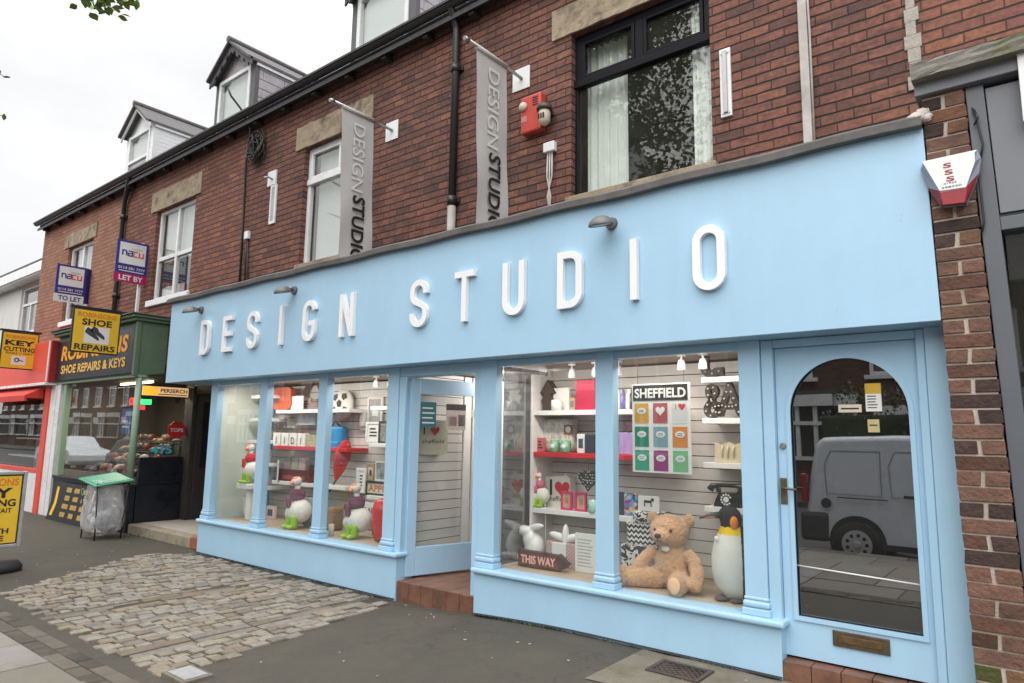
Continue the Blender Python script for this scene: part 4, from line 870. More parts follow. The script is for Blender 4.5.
# brick pier on the right: single bricks, alternately a stretcher and two headers
PIER = pm('pier brick', (0.165, 0.086, 0.060), 0.9, 0.4, 24, 1.0, 45, dirt=(0.055, 0.038, 0.031), dscale=6, damt=0.85, attr='tint')
PMORT = pm('lime mortar', (0.50, 0.44, 0.37), .95, .15, 20, .5, 90, dirt=(.22, .18, .13), damt=.7)
pr = root('brick_pier', 'weathered brick pier between the blue shop and the dark grey shop', 'pier', (-.35, 0, 0))
b = B(); cells = {}; zz = -.22; k = 0; hz = .083; PY = -.165
pl = lambda z: -.416-.0155*z
prr = lambda z: -.163-.0268*z
while zz < 3.66:
    bw0, bw1 = pl(zz), prr(zz)
    cols = [(bw0, bw1)] if k % 2 else [(bw0, (bw0+bw1)/2-.008), ((bw0+bw1)/2+.008, bw1)]
    for a, c in cols:
        f0 = set(b.bm.faces); j = random.uniform(-.004, .004)
        b.box(a+random.uniform(0, .004), c-random.uniform(0, .006), PY+j*.6, .36, zz+.004, zz+hz-.007+random.uniform(-.003, .002), .0035)
        t = random.choice([(1, 1, 1), (.75, .72, .72), (1.35, 1.25, 1.1), (1.55, 1.5, 1.2), (.6, .62, .68), (1.15, 1.0, .9)]); q = random.uniform(.85, 1.2)
        if zz < .35: t = (t[0]*.95, t[1]*1.35, t[2]*.8)
        for f in set(b.bm.faces)-f0: cells[f] = tuple(v*q for v in t)
    zz += hz; k += 1
b.bm.verts.ensure_lookup_table()
for v in b.bm.verts:
    v.co.y += random.uniform(-.0015, .0015)+.003*math.sin(v.co.z*61+v.co.x*37)*math.sin(v.co.x*53+1); v.co.x += .003*math.sin(v.co.z*47+v.co.y*29)
lay = b.bm.loops.layers.color.new('tint')
for f in b.bm.faces:
    for l in f.loops: l[lay] = (*cells.get(f, (1, 1, 1)), 1)
b.build('bricks', PIER, pr)
b = B(); n = 40; my = PY+.0105
for i in range(n):
    za, zb = -.22+i*3.87/n, -.22+(i+1)*3.87/n; la, lb_, ra, rb = pl(za)+.005, pl(zb)+.005, prr(za)-.008, prr(zb)-.008
    b.quad((la, my, za), (ra, my, za), (rb, my, zb), (lb_, my, zb)); b.quad((la, my, za), (lb_, my, zb), (lb_, .36, zb), (la, .36, za)); b.quad((ra, my, za), (ra, .36, za), (rb, .36, zb), (rb, my, zb))
b.build('mortar', PMORT, pr, fixn=False)
# ------------------------------------------------------------------ things fixed to the upper wall
GALV = pm('galvanised steel', (.45, .45, .45), .5, .15, 15, metal=.5, dirt=(.25, .22, .2), damt=.4)
BANN = pm('grey banner cloth', (.50, .495, .485), .85, .06, 5, .15, 30)
BLET = pm('pale grey lettering', (.68, .68, .675), .8, .03, 5)
for x, zc, yo, lb in ((-5.98, 5.14, 0.0, 'half over the white framed window'), (-4.0, 5.14, 0.04, 'between the downpipe and the red alarm box')):
    r = root('hanging_banner', 'grey DESIGN STUDIO banner, '+lb, 'banner', (x, .5, zc), 'DESIGN STUDIO banners')
    b = B(); b.box(x-.12, x+.10, .485, .499, zc-.12, zc+.12, .004)
    for dx in (-.1, .08):
        for dz in (-.09, .09): b.cyl((x+dx, .486, zc+dz), (x+dx, .481, zc+dz), .009, n=8)
    b.build('wall_plate', UPVC, r)
    b = B(); b.tube([(x, .486, zc), (x, .1, zc+.02), (x, -.36+yo, zc+.02)], .017); b.tube([(x, -.36+yo, zc+.02), (x, -.42+yo, zc+.015)], .022); b.build('pole', STEEL, r)
    b = B(); ya, yb, zt, zb = -.25+yo, .20+yo, zc-.0, 3.42; n, m_ = 24, 6; G = []
    for i in range(n+1):
        z = zt+(zb-zt)*i/n
        G.append([b.bm.verts.new((x+.012*math.sin(i*.45+j*.9)*(i/n), ya+(yb-ya)*j/m_+.1*(i/n)*.6, z)) for j in range(m_+1)])
    for i in range(n):
        for j in range(m_): b.bm.faces.new((G[i][j], G[i][j+1], G[i+1][j+1], G[i+1][j])).smooth = True
    b.tube([(x, ya, zt+.012), (x, yb, zt+.012)], .026)
    cl = b.build('cloth', BANN, r)
    # DESIGN STUDIO reads downwards: letters turned a quarter turn clockwise
    b = B(); b.mi = 0
    b.text('DESIGN', (x+.016, ya+.165, zt-.12), (0, 0, -1), (0, 1, 0), .17, .80, .001, 0.0, 'LEFT'); b.mi = 1
    b.text('STUDIO', (x+.016, ya+.20, zt-.97), (0, 0, -1), (0, 1, 0), .17, .78, .001, .025, 'LEFT')
    b.build('lettering', [BLET, INK], cl, fixn=False)
# downpipes
for x, lb, bend in ((-13.62, 'at the joint between the pale and the darker brick houses', True), (-4.9, 'between the two grey banners', False)):
    r = root('downpipe', 'black rainwater downpipe '+lb, 'downpipe', (x, .44, 2.7), 'downpipes on the brick row')
    b = B()
    if bend: b.tube([(x+.42, .32, 6.30), (x+.40, .33, 6.2), (x+.1, .42, 5.96), (x, .44, 5.86), (x, .44, 4.4), (x, .44, 2.7)], .042, 12)
    else: b.tube([(x+.02, .30, 6.3), (x+.02, .33, 6.2), (x, .43, 6.05), (x, .44, 5.98), (x, .44, 3.95)], .042, 12)
    b.build('pipe', GUTTER, r)
    if not bend:
        b = B(); b.cyl((x, .44, 3.95), (x, .44, 2.7), .046, n=14); b.build('lower_pipe', pm('grey weathered pipe', (.38, .36, .34), .6, .25, 8), r)
    for z in (5.5, 3.97):
        b = B(); b.cyl((x, .44, z), (x, .44, z+.09), .054, n=14); b.box(x-.075, x+.075, .47, .499, z+.02, z+.07, .004); b.build('pipe_collar', GUTTER, r)
# red alarm box, floodlight, junction box
r = root('alarm_box', 'red burglar alarm box with a round white lens on the brick wall', 'alarm box', (-3.83, .5, 4.67))
ARED = pm('faded red plastic', (.5, .065, .05), .4, .12, 8)
b = B(); b.box(-3.94, -3.69, .40, .499, 4.48, 4.87, .02); ab_ = b.build('housing', ARED, r)
b = B(); b.lathe([(.048, 0), (.045, .025), (.03, .04), (0, .045)], (-3.9, .40, 4.76), 20, Matrix.Rotation(PI/2, 3, 'X')); b.build('lens', CREAM, r)
b = B()
for k in range(4): b.box(-3.79, -3.73, .396, .402, 4.745+k*.025, 4.755+k*.025)
b.build('vent', INK, ab_)
b = B(); b.box(-3.93, -3.86, .397, .4005, 4.60, 4.66); b.build('faded_badge', pm('faded pink', (.5, .2, .18), .5), ab_)
r = root('security_sensor', 'small brown and white security lamp beside the red alarm box', 'security lamp', (-3.64, .5, 4.55))
b = B(); b.lathe([(.07, 0), (.078, -.03), (.078, -.05), (.07, -.055), (.0, -.05)], (-3.63, .38, 4.69), 20); b.box(-3.66, -3.6, .40, .499, 4.62, 4.67, .006); b.build('hood', pm('brown plastic', (.07, .05, .04), .5), r)
b = B(); b.lathe([(.05, 0), (.06, -.03), (.058, -.12), (.03, -.15), (0, -.155)], (-3.63, .38, 4.64), 20); b.build('body', CREAM, r)
b = B()
for k in range(3): b.box(-3.665+k*.027, -3.647+k*.027, .318, .326, 4.535, 4.59, .003)
b.build('lens', INK, r)
r = root('junction_box', 'white junction box with loose wires below the security lamp', 'junction box', (-3.62, .5, 4.3))
b = B(); b.box(-3.69, -3.56, .44, .499, 4.24, 4.34, .01); b.build('housing', UPVC, r)
b = B()
for k in range(3): b.tube([(-3.65+k*.025, .47, 4.24), (-3.66+k*.03, .47, 4.0), (-3.62-.02*k, .48, 3.8), (-3.64+.02*k, .48, 3.5)], .008, 6)
b.build('wires', pm('grey cable', (.5, .48, .45), .6), r)
# old lamp brackets: white plates and strips
r = root('wall_bracket', 'white metal strip with a screw plate at its top, left of the white framed window', 'bracket', (-8.5, .5, 4.8))
b = B(); b.box(-8.66, -8.45, .47, .499, 5.03, 5.25, .004); b.build('plate', UPVC, r)
b = B(); b.box(-8.57, -8.42, .475, .499, 4.45, 5.028, .003); b.mi = 1; b.box(-8.53, -8.46, .470, .4745, 4.5, 5.0); b.build('strip', [UPVC, GALV], r)
b = B(); b.tube([(-8.53, .47, 5.12), (-8.53, .40, 5.13), (-8.53, .34, 5.10)], .016); b.build('hook', GALV, r)
r = root('wall_bracket', 'white metal strip right of the black framed window', 'bracket', (-1.88, .5, 4.38))
b = B(); b.box(-1.925, -1.835, .475, .499, 4.09, 4.68, .003); b.build('strip', UPVC, r)
b = B(); b.box(-1.897, -1.863, .455, .4745, 4.12, 4.655, .003); b.build('slot', GALV, r)
b = B()
for z in (4.12, 4.64): b.cyl((-1.905, .475, z), (-1.905, .468, z), .009, n=8); b.cyl((-1.855, .475, z), (-1.855, .468, z), .009, n=8)
b.build('screw', STEEL, r)
r = root('conduit', 'pale cable conduit running down the brick right of the black framed window', 'conduit', (-1.25, .5, 4))
b = B(); b.box(-1.30, -1.235, .462, .499, 3.4, 6.05, .006); b.tube([(-1.24, .47, 6.0), (-1.22, .47, 4.6), (-1.225, .47, 3.5)], .009, 6); b.build('cover', pm('dirty white conduit', (.47, .44, .41), .6, .2, 9, dirt=(.2, .17, .15), damt=.6), r)
# roughly pointed joint between the last two houses
b = B(); zz = 3.9
while zz < 6.1:
    b.box(-.60+random.uniform(-.015, .015), -.525+random.uniform(-.02, .02), .486, .499, zz, zz+.1, .004); zz += .1
tag(b.build('mortar_patch', pm('pale cement', (.38, .35, .31), .95, .2, 20, .6, 60)), 'pale cement filling in the joint of the brick houses above the pier', 'mortar')
r = root('cable_bundle', 'coil of black cable hanging on the bricks below the gutter', 'cable', (-9.05, .45, 5.75))
b = B()
for k in range(13):
    a0 = random.uniform(0, 6.28); cx_, cz_ = -8.98+random.uniform(-.1, .1), 5.72+random.uniform(-.1, .1); rx, rz = random.uniform(.09, .17), random.uniform(.10, .19); yy = .42+random.uniform(-.06, .05)
    b.tube([(cx_+rx*math.cos(a0+i*.42), yy+.02*math.sin(i), cz_+rz*math.sin(a0+i*.42)) for i in range(16)], .011, 6)
b.build('coil', TIMB, r)
b = B(); b.tube([(-9.3, .1, 6.62), (-9.28, .15, 6.5), (-9.25, .3, 6.35), (-9.15, .42, 6.05), (-9.2, .45, 5.8), (-9.3, .47, 5.55), (-9.28, .485, 4.6), (-9.25, .485, 3.4)], .016, 8); b.build('cable', BLACK, r)
r = root('cable_box', 'small white cable box on the bricks above the blue fascia', 'cable box', (-9.1, .5, 4.2))
b = B(); b.box(-9.17, -9.06, .45, .499, 4.33, 4.45, .008); b.build('housing', UPVC, r)
b = B(); b.tube([(-9.12, .48, 4.33), (-9.14, .48, 4.0), (-9.1, .485, 3.5)], .012, 6); b.tube([(-9.10, .48, 4.33), (-9.06, .48, 3.9), (-9.0, .485, 3.5)], .01, 6); b.build('cable', TIMB, r)
r = root('tv_aerial', 'thin grey aerial rod on the slate clad dormer', 'aerial', (-10.9, 1.3, 8.7))
b = B(); b.tube([P(251, 57, 2.2), P(241, 39, 2.2)], .016, 6); b.build('rod', GALV, r)
# burglar alarm bell box on the pier
r = root('bell_box', 'white and red SSS alarm bell box on the brick pier', 'alarm box', (-.36, 0, 3.05))
Q = lambda px, py, y=-.075: P(px, py, y)
SSSW = pm('white bell plastic', (.78, .78, .77), .3, .04, 6); SSSR = pm('dark red bell plastic', (.28, .012, .022), .25, .1, 6)
pq = lambda px, py, y: (P(px, py, y).x, y, P(px, py, y).z)
fw = [(923.4, 163.8), (974.6, 152.3), (975.2, 161), (966, 187), (939.7, 190.8)]
ot = [(920.5, 170), (922.5, 161.5), (977, 149.5), (981, 157.5), (979, 173), (966.5, 203.5), (941, 206.5), (928, 188)]
red_ = [(940.2, 193), (967.2, 188.5), (964.6, 202.3), (943, 204.8)]
b = B(); V_ = lambda L_, y: [b.bm.verts.new(pq(*p, y)) for p in L_]
b.bm.faces.new(V_(fw, -.262)); 
yo = -.205; o1 = V_(ot, yo); o2 = [b.bm.verts.new((v.co.x, -.155, v.co.z)) for v in o1]; fv = V_(fw, -.2615)
def cap(vs, m):
    f = b.bm.faces.new(vs); f.material_index = m; return f
n_ = len(ot)
for i in range(n_): cap((o1[i], o2[i], o2[(i+1) % n_], o1[(i+1) % n_]), 2)
cap((o1[0], o1[1], fv[0]), 2); cap((o1[1], o1[2], fv[1], fv[0]), 0); cap((o1[2], o1[3], fv[2], fv[1]), 2); cap((o1[3], o1[4], fv[3], fv[2]), 2); cap((o1[0], fv[0], fv[4], o1[7]), 2)
rv = V_(red_, -.255)
cap((o1[4], o1[5], rv[2], rv[1]), 1); cap((o1[5], o1[6], rv[3], rv[2]), 1); cap((o1[6], o1[7], rv[0], rv[3]), 1); cap((o1[4], rv[1], fv[3]), 1); cap((o1[7], fv[4], rv[0]), 1); cap((rv[0], rv[1], rv[2], rv[3]), 1); cap((fv[3], rv[1], rv[0], fv[4]), 3)
bo = b.build('cover', [SSSW, SSSR, pm('grey bell side', (.30, .33, .40), .35), pm('pink stripe', (.6, .3, .3), .4)], r)
b = B()
for px_, py_ in ((947.6, 166.2), (949.2, 172.8), (950.8, 179.4)): p = P(px_-.5, py_-.6, -.263); b.text('S', (p.x, p.y, p.z-.012), FX, FZ, .028, .04, .0005, .03)
b.mi = 1
for t_, px_, py_, w_ in (('01924', 950, 183.0, .06), ('298350', 951.5, 186.6, .095)): p = P(px_, py_, -.263); b.text(t_, (p.x, p.y, p.z-.004), FX, FZ, .011, w_, .0005, .005)
b.build('lettering', [SSSR, INK], bo)
b = B(); yy = -.17; b.tube([P(980, 160, yy), P(983, 145, yy), P(978, 125, yy), P(972, 108, yy)], .006, 6); b.tube([P(979, 172, yy), P(981, 195, yy), P(984, 222, yy), P(982, 232, yy)], .006, 6); b.tube([P(974, 110, yy), P(978, 118, yy-.02), P(974, 125, yy)], .006, 6); b.build('cable', BLACK, r)
# rag stuffed in the end of the capping
b = B(); b.ell((-.50, -.17, 3.40), (.06, .05, .035)); b.ell((-.47, -.16, 3.43), (.04, .04, .03)); b.ell((-.45, -.17, 3.395), (.035, .03, .028))
for v in b.bm.verts: v.co += Vector((random.uniform(-1, 1), random.uniform(-1, 1), random.uniform(-1, 1)))*.006
tag(b.build('mortar_lump', pm('pale mortar lump', (.55, .5, .45), .9, .1, 20)), 'pale lump of mortar at the right end of the lead capping', 'mortar')
# ------------------------------------------------------------------ the dark grey shop at the right edge
r = root('grey_shopfront', 'dark grey shopfront under a mossy stone cornice at the right edge', 'shopfront', (2, 0, 0))
MOSS = pm('mossy stone', (.20, .19, .165), .9, .2, 8, .6, 40, dirt=(.10, .115, .035), dscale=5, damt=.85)
czt, czb = P(910, 64, -.27).z, P(911, 80, -.27).z; cx0 = P(910, 70, -.27).x
b = B(); stone(b, cx0, 4.2, -.27, .49, czb, czt, .006)
b.build('cornice', MOSS, r, fixn=True)
GSH = lambda b: [setattr(v.co, 'x', v.co.x-.0268*v.co.z) for v in b.bm.verts if v.co.x < .2]
gz0, gz1 = P(914, 97, -.2).z, P(914, 83.5, -.2).z; gxl = P(914, 90, -.2).x
b = B(); b.box(gxl, 4.2, -.2, .45, gz0, gz1, .004); b.build('fascia_board', GREY, r)
b = B(); b.box(gxl+.02, 4.2, -.19, .48, gz1+.001, czb-.001); b.build('shadow_gap', BLACK, r)
b = B(); b.box(-.068, 4.2, -.135, .0, 2.76, gz0-.03, .003); GSH(b); b.build('fascia', GREY, r)
b = B(); b.box(-.16, -.073, -.15, .05, -.2, gz0-.002, .004); b.box(-.0725, 4.2, -.148, .0, 2.66, 2.735, .004); b.box(-.0725, 4.2, -.148, .0, .10, .17, .004); GSH(b); b.box(1.6, 1.68, -.148, 0, .18, 2.62); b.build('frame', GREYF, r)
b = B(); b.box(-.0725, 4.2, -.12, .0, 2.7355, 2.7595); GSH(b); b.build('shadow_gap', BLACK, r)
pane(-.13, 1.6, .171, 2.659, -.08, 'window_pane', GLASS, r); pane(1.68, 4.2, .18, 2.63, -.08, 'window_pane', GLASS, r)
b = B(); b.box(-.15, 4.2, -.12, .3, -.22, .098); b.build('stall_riser', GREYF, r)
b = B(); b.box(-.26, 4.2, .051, .3, 2.66, gz0-.002); b.build('bulkhead', DKIN, r)
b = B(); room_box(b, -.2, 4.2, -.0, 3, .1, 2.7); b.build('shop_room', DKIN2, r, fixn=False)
r = root('white_sign', 'white sign board at the right edge on the dark grey fascia', 'sign', (.3, 0, 3.4))
b = B(); b.box(-.005, .8, -.23, -.2005, 3.22, 3.68, .004); b.build('board', UPVC, r)
b = B(); b.cyl((.01, -.23, 3.65), (.01, -.236, 3.65), .006, n=8); b.cyl((.01, -.23, 3.26), (.01, -.236, 3.26), .006, n=8); b.build('screw', STEEL, r)
# ------------------------------------------------------------------ shoe repair shop (green)
r = root('repair_shopfront', 'green shoe repair shopfront with a black ROBINSONS sign and a recessed doorway', 'shopfront', (-13, 0, 0))
gx0, gx1, gy = -14.95, -11.42, .0
b = B(); b.box(gx0, gx1, gy+.03, .49, 2.40, 3.26, .006); b.box(gx1-.05, gx1+.02, gy-.01, .06, 2.37, 3.26, .006)
b.box(gx0-.05, gx1+.05, gy-.06, .492, 3.262, 3.31, .01); b.box(gx0-.08, gx1+.08, gy-.10, .494, 3.312, 3.36, .012); b.box(gx1+.021, -9.9, .55, 1.6, 2.40, 2.46)
b.build('fascia', GREEN, r)
b = B(); b.box(gx0-.1, gx1+.1, gy-.13, .495, 3.362, 3.385, .005); b.build('cornice_capping', LEAD, r)
b = B(); b.box(gx0+.06, gx1-.055, gy, gy+.028, 2.42, 3.17, .003); sb_ = b.build('sign_panel', NAVYB, r)
OYEL = pm('orange yellow letter', (.85, .36, .03), .45, .12, 3); CREAMY = pm('pale yellow letter', (.80, .48, .12), .5)
b = B(); b.text('ROBINSONS', ((gx0+gx1)/2, gy-.001, 2.80), FX, FZ, .27, 2.95, .004, .035, shear=.08); b.mi = 1; b.text('SHOE REPAIRS & KEYS', ((gx0+gx1)/2, gy-.001, 2.545), FX, FZ, .155, 2.85, .004, .03)
b.build('lettering', [OYEL, CREAMY], sb_)
b = B(); b.box(gx0+.02, gx1, gy+.05, .49, 2.36, 2.399); b.build('window_head', PALEG, r)
# window, its posts, the splayed side toward the doorway
b = B()
b.cyl((-11.47, .12, .66), (-11.47, .12, 2.36), .05, n=12); b.build('window_post', PALEG, r)
b = B(); b.box(-14.62, -14.5, .08, .18, .66, 2.36, .01); b.build('window_post', PALEG, r)
b = B(); b.box(-14.9, -14.72, .06, .2, -.2, 2.36, .005); b.build('end_pilaster', UPVC, r)
pane(-14.5, -11.52, .67, 2.36, .13, 'window_pane', GLASSU2, r)
b = B(); b.box(-14.72, -11.44, .10, .2, -.22, .62, .004); b.box(-14.74, -11.42, .07, .22, .621, .665, .008); b.build('stall_riser', NAVYB, r)
b = B(); b.box(-11.56, -11.46, .221, .94, -.05, .66, .004); b.box(-11.58, -11.44, .222, .94, .661, .70, .006); b.box(-11.545, -11.47, .24, .93, .701, 1.08, .004); b.build('side_riser', NAVYB, r)
b = B(); b.box(-11.515, -11.509, .2, .94, 1.08, 2.34); b.build('side_pane', GLASS, r)
b = B(); b.box(-11.58, -11.30, .941, 1.03, -.05, 2.40, .006); b.build('door_post', TIMB, r)
b = B(); b.box(-11.299, -9.1, .97, 1.03, 2.13, 2.40, .004); b.build('door_transom', TIMB, r)
b = B(); b.box(-11.29, -9.1, .94, .969, 2.26, 2.38, .004); b.build('door_head', PALEG, r)
b = B(); b.box(-11.31, -11.27, 1.03, 1.75, .06, 2.12, .004); b.mi = 1; b.box(-11.269, -11.262, 1.12, 1.65, .9, 2.0); b.build('door', [TIMB, GLASSD2], r)
b = B(); b.box(-11.56, -9.0, .14, .34, -.25, .055, .012); b.build('doorstep', pm('mossy step edge', (.30, .26, .19), .9, .2, 10, .5, 60, dirt=(.1, .11, .05), dscale=6, damt=.7), r)
b = B(); b.box(-11.56, -9.0, .341, 1.6, -.25, .057, .004); b.build('door_landing', pm('worn stone landing', (.42, .38, .33), .8, .15, 7, .3, 60), r)
b = B()
for k in range(3): b.box(-9.42+k*.145, -9.28+k*.145, .128, .34, -.2, .062, .004)
b.build('tile_step', pm('red step tile', (.32, .10, .06), .6, .25, 9), r)
b = B(); b.quad((-14.7, 1.9, -.1), (-11.5, 1.9, -.1), (-11.5, 1.9, 2.4), (-14.7, 1.9, 2.4)); b.quad((-14.7, .2, -.1), (-14.7, 1.9, -.1), (-14.7, 1.9, 2.4), (-14.7, .2, 2.4)); b.quad((-14.7, .2, .62), (-11.5, .2, .62), (-11.5, 1.9, .62), (-14.7, 1.9, .62)); b.quad((-14.7, .14, 2.355), (-14.7, 1.9, 2.355), (-11.5, 1.9, 2.355), (-11.5, .14, 2.355))
b.quad((-11.4, 3.4, 0), (-9.05, 3.4, 0), (-9.05, 3.4, 2.4), (-11.4, 3.4, 2.4)); b.quad((-9.03, 1.6, 0), (-9.03, 1.6, 2.4), (-9.03, 3.4, 2.4), (-9.03, 3.4, 0)); b.quad((-11.4, 1.04, 0), (-11.4, 1.04, 2.4), (-11.4, 3.4, 2.4), (-11.4, 3.4, 0)); b.quad((-11.5, .2, 2.395), (-11.5, 3.4, 2.395), (-9.0, 3.4, 2.395), (-9.0, .2, 2.395))
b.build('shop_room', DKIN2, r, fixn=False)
LIT = pm('lit tube', (1, .9, .6), .5, 0, 1, emit=(1, .85, .5), es=3)
b = B(); b.cyl((-13.0, .45, 2.32), (-11.75, .45, 2.32), .02, n=8); b.build('strip_light', LIT, r)
ld = bpy.data.lights.new('strip_glow', 'AREA'); ld.shape = 'RECTANGLE'; ld.size = 2.4; ld.size_y = .1; ld.energy = 14; ld.color = (1, .85, .62); lo = bpy.data.objects.new('strip_glow', ld); COL.objects.link(lo); lo.location = (-13, .7, 2.3)
ld = bpy.data.lights.new('door_glow', 'POINT'); ld.energy = 3; ld.color = (1, .85, .62); ld.shadow_soft_size = .1; lo = bpy.data.objects.new('door_glow', ld); COL.objects.link(lo); lo.location = (-10.3, 2.4, 2.2)
# lit sign, neon, TOPS roundel, numerals behind the side pane
def sidebox(y0, y1, z0, z1, x, t=.01): b = B(); b.box(x-t, x, y0, y1, z0, z1, .002); return b
r = root('lit_sign', 'lit yellow shop sign above the side window of the repair shop doorway', 'sign', (-11.44, .6, 2.2))
b = sidebox(.14, .93, 2.06, 2.24, -11.43, .06); b.build('case', TIMB, r)
b = B(); b.quad((-11.428, .16, 2.075), (-11.428, .91, 2.075), (-11.428, .91, 2.225), (-11.428, .16, 2.225)); b.mi = 1; b.text('PERSERCH', (-11.426, .67, 2.135), SX, FZ, .062, .44, .001, .03); b.box(-11.4275, -11.4262, .42, .89, 2.095, 2.11); b.mi = 2; b.box(-11.4278, -11.4268, .17, .42, 2.08, 2.22)
b.build('face', [pm('lit cream face', (.85, .62, .38), .4, .1, 3, emit=(1, .6, .3), es=.25), pm('dark red print', (.16, .03, .02), .5), pm('lit yellow face', (.9, .5, .04), .4, .1, 3, emit=(1, .5, .04), es=.3)], r)
for yy in (.36, .74):
    b = B(); b.prism([(-.06, 0), (.06, 0), (0, -.11)][::-1], (-11.44, yy, 2.055), SX, FZ, .006); b.build('pennant', TIMB, r)
r = root('stop_roundel', 'red eight sided TOPS sticker on the side window of the repair shop', 'sticker', (-11.505, .95, 1.5))
b = B(); o8 = [(.155*math.cos(PI/8+i*PI/4), .155*math.sin(PI/8+i*PI/4)) for i in range(8)]; b.prism(o8, (-11.500, .80, 1.52), SX, FZ, .006); b.mi = 1; b.text('TOPS', (-11.499, .80, 1.495), SX, FZ, .06, .22, .001, .02); b.build('roundel', [pm('sticker red', (.5, .03, .03), .4), PAPER], r)
r = root('neon_open_sign', 'green and red neon sign in the corner of the repair shop window', 'neon sign', (-11.54, .4, 2.05))
NG = pm('green neon', (.05, .8, .1), .5, 0, 1, emit=(.03, 1, .12), es=1.6); NR = pm('red neon', (.9, .05, .05), .5, 0, 1, emit=(1, .03, .04), es=.9)
b = sidebox(.13, .36, 1.93, 2.01, -11.52); b.build('green_panel', NG, r); b = sidebox(.13, .27, 1.84, 1.91, -11.52); b.build('red_panel', NR, r)
r = root('neon_open_sign', 'red neon OPEN sign hanging behind the front window of the repair shop', 'neon sign', (-12, .3, 2.0))
b = B(); b.text('OPEN', (-11.98, .3, 1.93), FX, FZ, .13, .42, .012, .01); b.build('tube_letters', NR, r)
r = root('window_numerals', 'turquoise numerals 415 stuck low on the side window of the repair shop', 'sticker', (-11.5, .7, 1.2))
b = B(); b.text('415', (-11.503, .58, 1.14), SX, FZ, .12, .34, .002, .03); b.build('numerals', pm('turquoise vinyl', (.05, .5, .6), .4), r)
r = root('blue_poster', 'blue poster in the front window of the repair shop', 'poster', (-12, .2, 1.6))
b = B(); b.box(-12.08, -11.76, .16, .165, 1.46, 1.86); b.mi = 1; b.box(-12.04, -11.8, .157, .1595, 1.55, 1.58); b.box(-12.04, -11.86, .157, .1595, 1.64, 1.67); b.build('sheet', [pm('poster blue', (.03, .09, .32), .5), PAPER], r)
# shoes heaped on steps behind the front window
SHOEM = [pm('brown shoe leather', (.10, .04, .022), .4, .3, 10), pm('black shoe leather', (.02, .018, .017), .35, .3, 10), pm('tan shoe leather', (.26, .14, .07), .45, .3, 10), pm('dark red shoe leather', (.14, .02, .02), .4, .3, 10), pm('pale shoe leather', (.5, .45, .4), .45, .2, 10)]
def shoe(m, lb, grp):
    r = root('shoe', lb, 'shoe', (0, 0, 0), grp)
    b = B(); b.lathe([(0, 0), (.9, .0), (1, .25), (.8, .6), (.4, .8), (0, .85)], (0, 0, 0), 14, Matrix.Diagonal((.055, .13, .09))); b.ell((0, .06, .06), (.042, .07, .065), 12); b.build('upper', m, r)
    b = B(); b.lathe([(0, -.012), (1.04, -.012), (1.04, .01), (0, .01)], (0, 0, 0), 14, Matrix.Diagonal((.055, .135, 1))); b.box(-.035, .035, .07, .125, -.035, -.012, .004); b.build('sole', SHOEM[1], r)
    return r
b = B()
for k, (ya, z) in enumerate(((.3, .74), (.52, .92), (.74, 1.10), (.96, 1.26))): b.box(-13.6, -11.7, ya, ya+.26, .63, z, .004)
tag(b.build('display_steps', DKIN2), 'dark stepped stand under the shoes in the repair shop window', 'display stand')
protos = [shoe(m, f'{n} shoe among those heaped in the repair shop window', f'{n} shoes in the repair shop window') for m, n in zip(SHOEM, ('brown', 'black', 'tan', 'dark red', 'pale'))]
cnt = [0]*5
for k, (ya, z) in enumerate(((.42, .74), (.64, .92), (.86, 1.10), (1.08, 1.26))):
    for i in range(9):
        q = random.choice((0, 0, 1, 1, 2, 3, 4)) if i > 4 or k > 0 else i % 5
        o = protos[q] if cnt[q] == 0 else copy_tree(protos[q]); cnt[q] += 1
        o.location = (-13.5+i*.2+random.uniform(-.04, .04), ya, z+.036); o.scale = (1.25, 1.25, 1.25); o.rotation_euler = (0, 0, random.uniform(-.7, .7)+(PI if random.random() < .5 else 0))
# ------------------------------------------------------------------ red shop
r = root('red_shopfront', 'red shopfront with a short red awning at the left edge', 'shopfront', (-16.5, 0, 0))
b = B(); b.box(-19.6, -14.98, -.10, .49, 2.40, 3.20, .005); b.build('fascia', RED, r)
b = B(); b.box(-19.65, -14.97, -.13, .3, 2.345, 2.398, .006); b.box(-15.04, -14.985, -.115, -.101, 2.42, 3.2); b.build('trim', UPVC, r)
b = B(); b.box(-14.978, -14.952, -.09, .49, 2.4, 3.2); b.build('end_panel', REDD, r)
b = B(); b.box(-15.42, -15.18, .02, .14, -.22, 2.34, .006); b.box(-19.6, -15.42, .03, .13, .66, .74, .006); b.build('window_frame', RED, r)
b = B(); b.box(-15.179, -14.91, .05, .16, -.22, 2.34, .004); b.box(-19.6, -15.421, .04, .12, -.22, .659); b.build('stall_riser', UPVC, r)
pane(-19.6, -15.42, .74, 2.2, .08, 'window_pane', GLASSU2, r)
b = B(); b.prism([(-.30, -.16), (-.30, -.05), (0, .12), (.1, .12), (.1, .09), (-.26, -.08), (-.26, -.16)], (-15.45, .0, 2.2), (0, 1, 0), FZ, 4.1); b.prism([(-.30, -.1), (0, .1), (0, -.1)], (-15.44, .0, 2.2), (0, 1, 0), FZ, .012); b.build('awning', pm('red awning cloth', (.55, .05, .035), .7, .1, 5), r)
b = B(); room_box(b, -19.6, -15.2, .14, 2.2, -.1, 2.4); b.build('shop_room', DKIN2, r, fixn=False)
for k in range(3): 
    b = B(); b.box(-19, -15.5, .5+k*.12, .7+k*.12, .9+k*.38, .93+k*.38); b.build('shelf', SHELFM, r)
